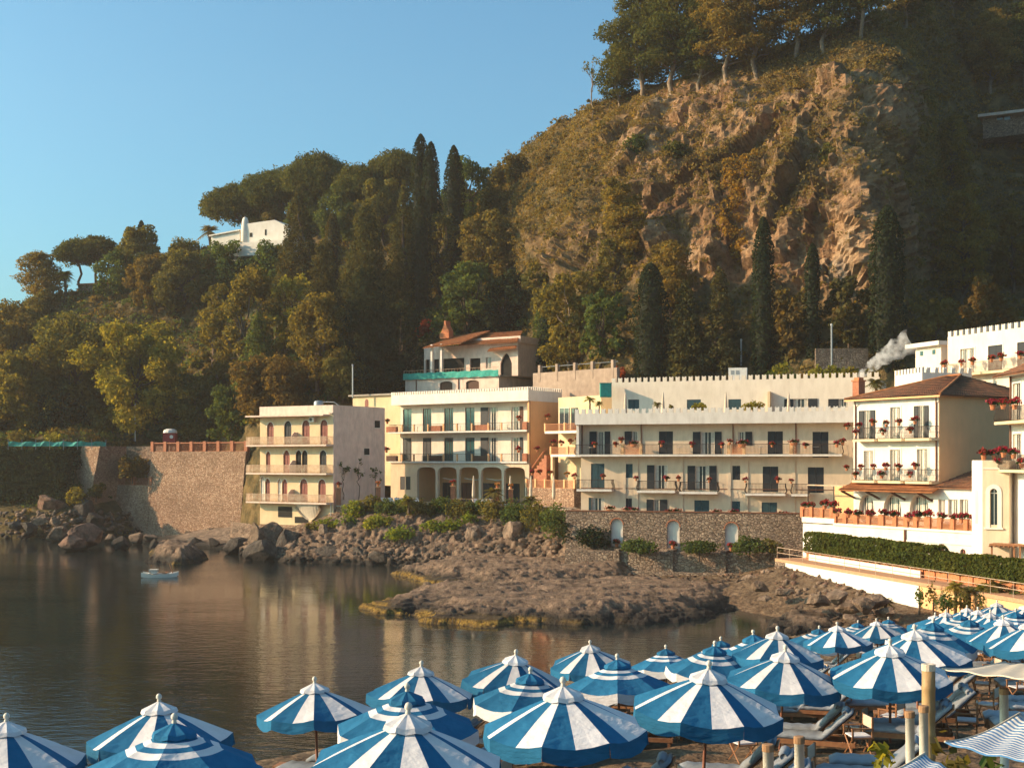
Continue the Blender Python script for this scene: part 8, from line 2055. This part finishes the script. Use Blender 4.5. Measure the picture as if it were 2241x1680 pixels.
# ------------------------------------------------------------------ the beach: umbrellas, loungers, chairs, posts, awnings
def clothmat(name, c, c2=None):
    m, nd, lk, b = nmat(name); tc = nd.new('ShaderNodeTexCoord'); n = nd.new('ShaderNodeTexNoise'); n.inputs['Scale'].default_value = 2.3; n.inputs['Detail'].default_value = 5; lk.new(tc.outputs['Object'], n.inputs['Vector'])
    c2 = c2 or tuple(x * 0.86 for x in c); r = ramp(nd, [(0.35, c2), (0.65, c)]); lk.new(n.outputs['Fac'], r.inputs[0]); oi = nd.new('ShaderNodeObjectInfo'); hs = nd.new('ShaderNodeHueSaturation'); mr = nd.new('ShaderNodeMapRange'); mr.inputs['To Min'].default_value = 0.84; mr.inputs['To Max'].default_value = 1.12; lk.new(oi.outputs['Random'], mr.inputs['Value']); lk.new(mr.outputs[0], hs.inputs['Value']); lk.new(r.outputs[0], hs.inputs['Color']); r = hs
    lk.new(r.outputs[0], b.inputs['Base Color']); b.inputs['Roughness'].default_value = 0.9; b.inputs['Specular IOR Level'].default_value = 0.15
    w = nd.new('ShaderNodeTexNoise'); w.inputs['Scale'].default_value = 3.5; w.inputs['Detail'].default_value = 4; mp = nd.new('ShaderNodeMapping'); mp.inputs['Scale'].default_value = (1, 1, 2.5); lk.new(tc.outputs['Object'], mp.inputs[0]); lk.new(mp.outputs[0], w.inputs['Vector'])
    bp = nd.new('ShaderNodeBump'); bp.inputs['Strength'].default_value = 0.5; bp.inputs['Distance'].default_value = 0.09; lk.new(w.outputs['Fac'], bp.inputs['Height']); lk.new(bp.outputs[0], b.inputs['Normal'])
    tr = nd.new('ShaderNodeBsdfTranslucent'); lk.new(r.outputs[0], tr.inputs[0]); mx = nd.new('ShaderNodeMixShader'); mx.inputs[0].default_value = 0.16; out = nd['Material Output']
    lk.new(b.outputs[0], mx.inputs[1]); lk.new(tr.outputs[0], mx.inputs[2]); lk.new(mx.outputs[0], out.inputs['Surface'])
    return m
M['cloth_blue'] = clothmat('blue_canvas', (0.022, 0.145, 0.28), (0.016, 0.118, 0.235))
M['cloth_white'] = clothmat('white_canvas', (0.68, 0.65, 0.66), (0.60, 0.57, 0.57))
M['cushion'] = clothmat('blue_grey_cushion', (0.30, 0.33, 0.37), (0.25, 0.27, 0.30))
M['canvas_chair'] = clothmat('chair_canvas', (0.60, 0.48, 0.36))
M['pole_wood'] = pmat('pole_wood', (0.24, 0.085, 0.045), (0.17, 0.06, 0.03), 6, 0.6)
M['bamboo'] = pmat('bamboo', (0.46, 0.29, 0.13), (0.34, 0.20, 0.09), 4, 0.55, 0.1, 30, stain=(0.2, 0.11, 0.05), stain_amt=0.4)
M['pipe_white'] = pmat('weathered_white_pipe', (0.70, 0.66, 0.58), (0.60, 0.54, 0.46), 5, 0.6, 0.1, 30, stain=(0.22, 0.13, 0.07), stain_amt=0.6)
M['rust'] = pmat('rusty_cap', (0.36, 0.20, 0.10), (0.24, 0.12, 0.06), 8, 0.8)

def umbrella_meshes(kind, rng):
    """octagonal beach umbrella of radius 1.5, canopy from z -0.75 (edge) to 0 (peak)"""
    R, drop, n = 1.46, 0.60, 8; blue, white = 0, 1
    def P(i, f, sag=1.0, extra=0.0):
        """point at sector coordinate i (0..8, ribs at integers), radius fraction f"""
        k = math.floor(i); a0, a1 = 2 * math.pi * k / n, 2 * math.pi * (k + 1) / n; t = i - k
        x = (math.cos(a0) * (1 - t) + math.cos(a1) * t) * f * R; y = (math.sin(a0) * (1 - t) + math.sin(a1) * t) * f * R
        z = -drop * (f ** 1.12) - 0.085 * sag * math.sin(math.pi * t) * f * f + extra
        return (x, y, z)
    can = MB(); sub = 4
    if kind == 'A': rad = [0.0, 0.2, 0.4, 0.6, 0.8, 1.0]
    else: rad = [0.0, 0.16, 0.27, 0.36, 0.45, 0.56, 0.78, 1.0]
    for k in range(n):
        for s in range(sub):
            t0, t1 = k + s / sub, k + (s + 1) / sub
            if s == sub - 1: t1 = k + 0.99999
            for r in range(len(rad) - 1):
                if kind == 'A': can.cm = blue if s < sub / 2 else white
                else: can.cm = white if r in (2, 4) else blue
                can.quad(P(t0, rad[r]), P(t0, rad[r + 1]), P(t1, rad[r + 1]), P(t1, rad[r]))
    val = MB(); vh = 0.24
    for k in range(n):
        wob = rng.uniform(-0.05, 0.05, sub + 1)
        for s in range(sub):
            t0, t1 = k + s / sub, k + (s + 1) / sub - (1e-5 if s == sub - 1 else 0)
            p, q = Vector(P(t0, 1.0)), Vector(P(t1, 1.0))
            o0, o1 = p.normalized() * (0.02 + wob[s] * 0.6), q.normalized() * (0.02 + wob[s + 1] * 0.6)
            d0 = Vector((o0.x, o0.y, -vh - 0.03 * math.sin(math.pi * s / sub))); d1 = Vector((o1.x, o1.y, -vh - 0.03 * math.sin(math.pi * (s + 1) / sub)))
            val.quad(p, p + d0, q + d1, q)
    cap = MB()
    for k in range(n):
        for s in range(2):
            t0, t1 = k + s / 2, k + (s + 1) / 2 - (1e-5 if s else 0)
            e = 0.10
            fl0, fl1 = (0.045 if s == 0 else -0.01), (-0.01 if s == 0 else 0.045)
            cap.quad(P(t0, 0.02, 0, e + 0.03), P(t0, 0.24, 0, e - 0.02 + fl0 * 0.5), P(t1, 0.24, 0, e - 0.02 + fl1 * 0.5), P(t1, 0.02, 0, e + 0.03))
            a, b = Vector(P(t0, 0.24, 0, e - 0.02 + fl0 * 0.5)), Vector(P(t1, 0.24, 0, e - 0.02 + fl1 * 0.5))
            cap.quad(a, a * 1.08 + Vector((0, 0, -0.07)), b * 1.08 + Vector((0, 0, -0.07)), b)
    fin = MB().lathe([(0.0, 0.08), (0.04, 0.10), (0.045, 0.14), (0.03, 0.16), (0.055, 0.19), (0.06, 0.23), (0.04, 0.27), (0.0, 0.29)], 8)
    ribs = MB()
    for k in range(n): ribs.tube([(0, 0, -0.06), tuple(Vector(P(k, 0.98)) + Vector((0, 0, -0.03)))], 0.012, 4)
    for k in range(n): ribs.tube([(0, 0, -0.85), tuple(Vector(P(k, 0.5)) + Vector((0, 0, -0.03)))], 0.010, 4)
    return (can.mesh('canopy', [M['cloth_blue'], M['cloth_white']]), val.mesh('valance', M['cloth_blue'] if kind == 'A' else M['cloth_white']), cap.mesh('vent_cap', M['cloth_white'] if kind == 'A' else M['cloth_blue']), fin.mesh('finial', M['pipe_white'], True), ribs.mesh('ribs', M['wood']))
_um = {k: [umbrella_meshes(k, np.random.default_rng(40 + j)) for j in range(3)] for k in 'AB'}
# peak column, peak row, canopy width (photo pixels), kind
UMB = [(8, 1561, 344, 'A'), (356, 1521, 322, 'A'), (383, 1564, 402, 'B'), (695, 1483, 262, 'A'), (913, 1448, 246, 'A'), (892, 1496, 329, 'B'), (882, 1538, 450, 'A'), (1295, 1399, 185, 'A'), (1113, 1419, 235, 'A'), (1153, 1461, 265, 'B'),
       (1242, 1482, 377, 'A'), (1357, 1432, 240, 'B'), (1459, 1412, 165, 'B'), (1558, 1401, 215, 'B'), (1583, 1394, 165, 'B'), (1537, 1444, 348, 'A'), (1658, 1378, 200, 'B'), (1695, 1371, 215, 'A'), (1706, 1410, 270, 'A'), (1786, 1368, 135, 'B'),
       (1836, 1361, 152, 'A'), (1872, 1356, 112, 'B'), (1921, 1353, 118, 'A'), (1945, 1350, 112, 'B'), (1948, 1395, 274, 'A'), (2010, 1366, 245, 'A'), (2027, 1351, 200, 'B'), (2068, 1333, 122, 'A'), (2121, 1346, 160, 'B'), (2144, 1328, 124, 'A'),
       (2117, 1324, 108, 'A'), (2183, 1313, 112, 'A'), (2217, 1330, 150, 'B'), (2236, 1317, 124, 'A'), (2266, 1350, 205, 'A'), (2041, 1340, 118, 'A'), (2100, 1338, 130, 'B'), (2165, 1332, 135, 'A'), (2205, 1346, 170, 'A')]
UPOS = []
def umbrellas():
    for x, y, w, k in UMB:
        d = 3.0 * F / w; p = W(x, y, d); p.z -= 0.26 * (w / 450.0) ** 0
        UPOS.append((p.x, p.y, float(ground_z(p.x, p.y)), p.z))
    order = sorted(range(len(UMB)), key=lambda i: UMB[i][0]); cnt = {'A': 0, 'B': 0}
    for i in order:
        x, y, w, k = UMB[i]; X, Y, zg, zp = UPOS[i]; zg = min(zg, zp - 2.2)
        lab = ('blue and white wedge-striped beach umbrella with white cap, %s of its kind from left' if k == 'A' else 'blue beach umbrella with white rings and white valance, %s of its kind from left') % ORD[cnt[k]]; cnt[k] += 1
        o = empty('beach_umbrella', (X, Y, zg), lab, 'umbrella', 'beach umbrellas', rnd.uniform(-0.08, 0.3) + (0.2 if k == 'A' else 0.55))
        o.rotation_euler[0] = rnd.uniform(-.07, .07); o.rotation_euler[1] = rnd.uniform(-.07, .07)
        c, v, cp, fi, rb = _um[k][i % 3]; hz = zp - zg
        for nm, me in (('canopy', c), ('valance', v), ('vent_cap', cp), ('finial', fi), ('ribs', rb)): link(nm, me, o, (0, 0, hz))
        MB().tube([(0, 0, -0.2), (0, 0, hz + 0.08)], 0.034, 8).build('pole', M['pole_wood'], o, smooth=True)
umbrellas()

def lounger_parts():
    """wooden lounger pointing its foot along -x, head at +x, padded with a mattress and head roll"""
    out = []; fr = MB()
    for y in (-0.34, 0.30): fr.box(-1.0, 0.95, y, y + 0.04, 0.22, 0.33)
    for x in (-1.0, 0.91): fr.box(x, x + 0.04, -0.30, 0.30, 0.221, 0.329)
    out.append(('frame', fr.mesh('frame', M['wood'])))
    lg = MB().box(-0.035, 0.035, -0.03, 0.03, 0, 0.24); out.append(('leg', lg.mesh('leg', M['wood'])))
    def pad(prof, w, th):
        mb = MB(); n = len(prof); rows = []
        for i, (x, z) in enumerate(prof):
            a, b = prof[max(0, i - 1)], prof[min(n - 1, i + 1)]; t = Vector((b[0] - a[0], 0, b[1] - a[1])).normalized(); nr = Vector((-t.z, 0, t.x)); e = 0.55 if i in (0, n - 1) else (1.12 if i % 2 else 0.92)
            rows.append([Vector((x, y, z)) + nr * th * e * q for y, q in ((-w, 0.1), (-w, 0.75), (-w * 0.9, 1.0), (0, 1.08), (w * 0.9, 1.0), (w, 0.75), (w, 0.1))])
        vs = [p for r in rows for p in r]; k = 7; fs = []
        for i in range(n - 1):
            for j in range(k): j2 = (j + 1) % k; fs.append((i * k + j, (i + 1) * k + j, (i + 1) * k + j2, i * k + j2))
        mb.add(vs, fs + [tuple(range(k)), tuple(range(n * k - 1, n * k - k - 1, -1))]); return mb
    out.append(('mattress', pad([(-1.0 + 0.15 * i, 0.33) for i in range(9)] + [(0.32, 0.42), (0.46, 0.56), (0.62, 0.72), (0.78, 0.88), (0.9, 1.0)], 0.33, 0.11).mesh('mattress', M['cushion'], True)))
    out.append(('backrest', MB().add([(0.18, -0.31, 0.31), (0.18, 0.31, 0.31), (0.93, 0.31, 0.99), (0.93, -0.31, 0.99), (0.2, -0.31, 0.28), (0.2, 0.31, 0.28), (0.95, 0.31, 0.96), (0.95, -0.31, 0.96)], [(0, 1, 2, 3), (7, 6, 5, 4), (0, 3, 7, 4), (1, 5, 6, 2), (3, 2, 6, 7), (0, 4, 5, 1)]).mesh('backrest', M['wood'])))
    hr = MB(); hr.tube([(0.72, -0.3, 0.99), (0.72, -0.15, 1.0), (0.72, 0.15, 1.0), (0.72, 0.3, 0.99)], [0.06, 0.10, 0.10, 0.06], 8); out.append(('head_roll', hr.mesh('head_roll', M['cushion'], True)))
    out.append(('prop', MB().tube([(0.72, 0.25, 0.76), (0.86, 0.25, 0.25)], 0.02, 4).mesh('prop', M['wood'])))
    return dict(out)
_lp = lounger_parts()
def lounger(p, rz, label, flat=False):
    o = empty('sun_lounger', p, label, 'lounger', 'loungers on the beach', rz)
    for nm in ('frame', 'mattress', 'backrest', 'head_roll', 'prop'): link(nm, _lp[nm], o)
    for x in (-0.92, 0.85):
        for y in (-0.3, 0.3): link('leg', _lp['leg'], o, (x, y, 0))
    return o
def chair_parts():
    d = {}
    d['back_canvas'] = MB().box(-0.03, 0.0, -0.24, 0.24, 0.62, 0.86).mesh('back_canvas', M['canvas_chair']); d['seat'] = MB().box(-0.46, -0.02, -0.22, 0.22, 0.42, 0.45).mesh('seat', M['cloth_white'])
    fr = MB()
    for y in (-0.26, 0.26): fr.box(-0.03, 0.01, y - 0.015, y + 0.015, 0.42, 0.88); fr.box(-0.5, 0.01, y - 0.025, y + 0.025, 0.60, 0.63); fr.box(-0.49, -0.45, y - 0.015, y + 0.015, 0.42, 0.60); fr.box(-0.5, 0.02, y - 0.014, y + 0.014, 0.39, 0.42)
    d['frame'] = fr.mesh('frame', M['wood']); lg = MB()
    for x in (-0.46, -0.02): lg.tube([(x, -0.24, 0), (x, 0.24, 0.41)], 0.018, 4); lg.tube([(x, 0.24, 0), (x, -0.24, 0.41)], 0.018, 4)
    d['crossed_legs'] = lg.mesh('crossed_legs', M['wood']); return d
_cp = chair_parts()
_tb = {'top': MB().box(-0.25, 0.25, -0.25, 0.25, 0.36, 0.40).mesh('top', M['wood']), 'leg': MB().box(-0.02, 0.02, -0.02, 0.02, 0, 0.36).mesh('leg', M['wood'])}
def furniture():
    L = []; Cc = []; Tt = []
    order = sorted(range(len(UMB)), key=lambda i: UPOS[i][0])
    for i in order:
        X, Y, zg, zp = UPOS[i]; x = UMB[i][0]; a = -0.22
        if x < 500: continue
        ca, sa = math.cos(a), math.sin(a)
        def at(u, v): return (X + ca * u - sa * v, Y + sa * u + ca * v)
        spots = [(0.6, -0.95), (0.6, 0.95)] + ([(3.1, -0.6), (3.2, 1.0)] if 1200 < x < 2150 and UMB[i][2] > 150 else [])
        for u, v in spots:
            q = at(u + rnd.uniform(-.25, .25), v + rnd.uniform(-.15, .15)); L.append((q[0], q[1], a + rnd.uniform(-.12, .12)))
        q = at(-0.9, 0.1); Tt.append((q[0], q[1], a)); q = at(2.0, 0.1); Cc.append((q[0], q[1], a + rnd.uniform(-.5, .5)))
        if 1200 < x: q = at(-0.6, -1.9); Cc.append((q[0], q[1], a + rnd.uniform(-.6, .6)))
    # drop pieces that would collide
    def thin(A, B, r):
        out = []
        for p in A:
            if all(math.hypot(p[0] - q[0], (p[1] - q[1])) > r for q in out + B): out.append(p)
        return out
    L = thin(L, [], 0.85); Cc = thin(Cc, L, 0.75); Tt = thin(Tt, L + Cc, 0.6)
    gz = lambda q: float(ground_z(q[0], q[1]))
    def inview(q, m=80):
        z = gz(q); px = CX + q[0] / q[1] * F; py = YH + (H - z - 0.5) / q[1] * F; return -m < px < 2241 + m and py < 1680 + m and z > 0.25
    L = [q for q in L if inview(q)]; Cc = [q for q in Cc if inview(q)]; Tt = [q for q in Tt if inview(q)]
    L.sort(key=lambda q: q[0] / q[1]); Cc.sort(key=lambda q: q[0] / q[1]); Tt.sort(key=lambda q: q[0] / q[1])
    def nth(i): return ORD[i]
    for i, q in enumerate(L): lounger((q[0], q[1], gz(q) + 0.02), q[2], 'wooden sun lounger with grey-blue pad on the sand, %s from left' % nth(i))
    for i, q in enumerate(Cc):
        o = empty('director_chair', (q[0], q[1], gz(q) + 0.02), "folding wooden chair with beige canvas back on the sand, %s from left" % nth(i), 'chair', 'folding chairs on the beach', q[2])
        for nm, me in _cp.items(): link(nm, me, o)
    for i, q in enumerate(Tt):
        o = empty('beach_table', (q[0], q[1], gz(q) + 0.02), 'low square wooden beach table between loungers, %s from left' % nth(i), 'table', 'low beach tables', q[2]); link('top', _tb['top'], o)
        for x in (-0.22, 0.22):
            for y in (-0.22, 0.22): link('leg', _tb['leg'], o, (x, y, 0))
furniture()

# ---- foreground posts, awnings, sail and shrubs
def posts():
    # column, top row, width, bottom row on screen, depth, kind
    L = [(1681, 1627, 24, 16.0, 'pipe', 'leftmost white pipe post at the bottom edge'), (1749, 1610, 22, 16.4, 'pipe', 'second white pipe post at the bottom edge'), (1991, 1555, 20, 18.0, 'pipe', 'white pipe post just left of the bamboo pole'),
         (2021, 1543, 20, 17.6, 'pipe', 'white pipe post leaning on the bamboo pole'), (2197, 1505, 19, 19.0, 'pipe', 'white pipe post near the right edge'), (2032, 1452, 30, 19.0, 'bamboo', 'thick bamboo pole at the lower right')]
    for x, yt, w, d, k, lab in L:
        p = W(x, yt, d); zg = float(ground_z(p.x, p.y)); r = w / F * d / 2; h = p.z - zg
        o = empty('bamboo_pole' if k == 'bamboo' else 'pipe_post', (p.x, p.y, zg), lab, 'post')
        if k == 'pipe':
            MB().tube([(0, 0, -0.2), (0.01, 0, h * 0.5), (0, 0, h - 0.05)], r, 12).build('shaft', M['pipe_white'], o, smooth=True); MB().lathe([(r * 1.12, h - 0.09), (r * 1.14, h - 0.01), (r * 0.9, h), (0.0, h)], 12).build('cap', M['rust'], o)
        else:
            mb = MB(); prof = []
            for i in range(9): z = -0.2 + (h + 0.2) * i / 8; prof += [(r * 0.96, z + 0.01), (r * 0.96, z + (h + 0.2) / 8 - 0.05), (r * 1.06, z + (h + 0.2) / 8 - 0.02)]
            prof = [q for q in prof if q[1] <= h - 0.08]; mb.lathe([(0, -0.2)] + prof + [(r * 0.96, h - 0.08)], 14); mb.build('shaft', M['bamboo'], o, smooth=True); MB().lathe([(r, h - 0.1), (r, h), (r * 0.6, h), (0, h - 0.02)], 14).build('cut_end', M['canvas_beige'], o)
    def stripes():
        m, nd, lk, b = nmat('striped_canvas'); tc = nd.new('ShaderNodeTexCoord'); sp = nd.new('ShaderNodeSeparateXYZ'); lk.new(tc.outputs['UV'], sp.inputs[0])
        a = nd.new('ShaderNodeMath'); a.operation = 'MULTIPLY'; a.inputs[1].default_value = 17; lk.new(sp.outputs['Y'], a.inputs[0]); f = nd.new('ShaderNodeMath'); f.operation = 'FRACT'; lk.new(a.outputs[0], f.inputs[0])
        g = nd.new('ShaderNodeMath'); g.operation = 'GREATER_THAN'; g.inputs[1].default_value = 0.5; lk.new(f.outputs[0], g.inputs[0])
        mx = nd.new('ShaderNodeMixRGB'); lk.new(g.outputs[0], mx.inputs[0]); mx.inputs[1].default_value = (0.06, 0.17, 0.34, 1); mx.inputs[2].default_value = (0.62, 0.58, 0.54, 1); lk.new(mx.outputs[0], b.inputs['Base Color']); b.inputs['Roughness'].default_value = 0.9
        return m
    M['stripes'] = stripes()
    def sheet(name, label, a, b, c, d, mat, sag, n=16, hem=0.0):
        """hanging cloth between four world points a-b (near edge) and d-c (far edge)"""
        a, b, c, d = map(Vector, (a, b, c, d)); vs = []; uv = []
        for i in range(n + 1):
            for j in range(n + 1):
                u, v = i / n, j / n; p = a.lerp(b, u).lerp(d.lerp(c, u), v); p.z -= sag * 4 * u * (1 - u) * (0.6 + 0.4 * v) + sag * 0.6 * math.sin(math.pi * v) + 0.015 * math.sin(u * 21 + v * 5); vs.append(p - a); uv.append((u, v))
        q = [(i * (n + 1) + j, (i + 1) * (n + 1) + j, (i + 1) * (n + 1) + j + 1, i * (n + 1) + j + 1) for i in range(n) for j in range(n)]
        me = bpy.data.meshes.new('cloth'); me.from_pydata(vs, [], q); me.materials.append(mat); ul = me.uv_layers.new(name='UVMap')
        for lp in me.loops: ul.data[lp.index].uv = uv[lp.vertex_index]
        me.polygons.foreach_set('use_smooth', [True] * len(q)); me.update()
        o = empty(name, a, label, 'awning'); ch = link('cloth', me, o); md = ch.modifiers.new('thickness', 'SOLIDIFY'); md.thickness = 0.012
        mb = MB(); mb.tube([Vector(vs[j]) - a * 0 for j in range(0, n + 1, 2)], 0.015, 5); mb.build('hem_rope', M['canvas_beige'], o)
        return o
    sheet('striped_awning', 'blue and white striped awning sheet hanging at the right edge', W(2068, 1622, 15.6), W(2330, 1668, 13.2), W(2330, 1560, 15.5), W(2232, 1562, 17.5), M['stripes'], 0.10)
    sheet('striped_awning', 'smaller striped awning sheet cut by the bottom edge', W(1918, 1690, 13.0), W(2110, 1720, 12.0), W(2150, 1690, 13.0), W(2024, 1650, 14.5), M['stripes'], 0.06)
    sheet('shade_sail', 'taut beige shade sail at the right edge above the loungers', W(2062, 1462, 19.0), W(2330, 1488, 16.0), W(2330, 1440, 22.0), W(2200, 1449, 23.0), M['canvas_beige'], 0.05)
    for i, (x, yt, yb, w, d, mt, lab) in enumerate(((1925, 1570, 1650, 90, 22, 'lf_yellow', 'feathery yellow-green shrub among the loungers'), (2085, 1575, 1700, 130, 18.5, 'lf_olive', 'leafy shrub behind the striped awning'), (2170, 1610, 1720, 120, 17.5, 'lf_green', 'dark shrub under the striped awning'))):
        p = W(x, yb, d); zg = float(ground_z(p.x, p.y)); top = W(x, yt, d).z; plant_tree('bush', (p.x, p.y, zg), top - zg, w / F * d, mt, lab, 5000 + i, 'beach_shrub', cat='shrub', leaf=0.1)
posts()

# ------------------------------------------------------------------ evening haze over the bay
def haze():
    m = bpy.data.materials.new('haze'); m.use_nodes = True; nd = m.node_tree.nodes; nd.clear(); out = nd.new('ShaderNodeOutputMaterial'); pv = nd.new('ShaderNodeVolumePrincipled')
    pv.inputs['Density'].default_value = 0.00016; pv.inputs['Color'].default_value = (0.98, 0.90, 0.84, 1); pv.inputs['Anisotropy'].default_value = 0.2
    m.node_tree.links.new(pv.outputs[0], out.inputs['Volume'])
    mb = MB(); mb.box(-420, 420, -40, 480, -76, 150); o = mb.build('haze', m); tag(o, 'pale warm haze filling the bay', kind='stuff')
haze()
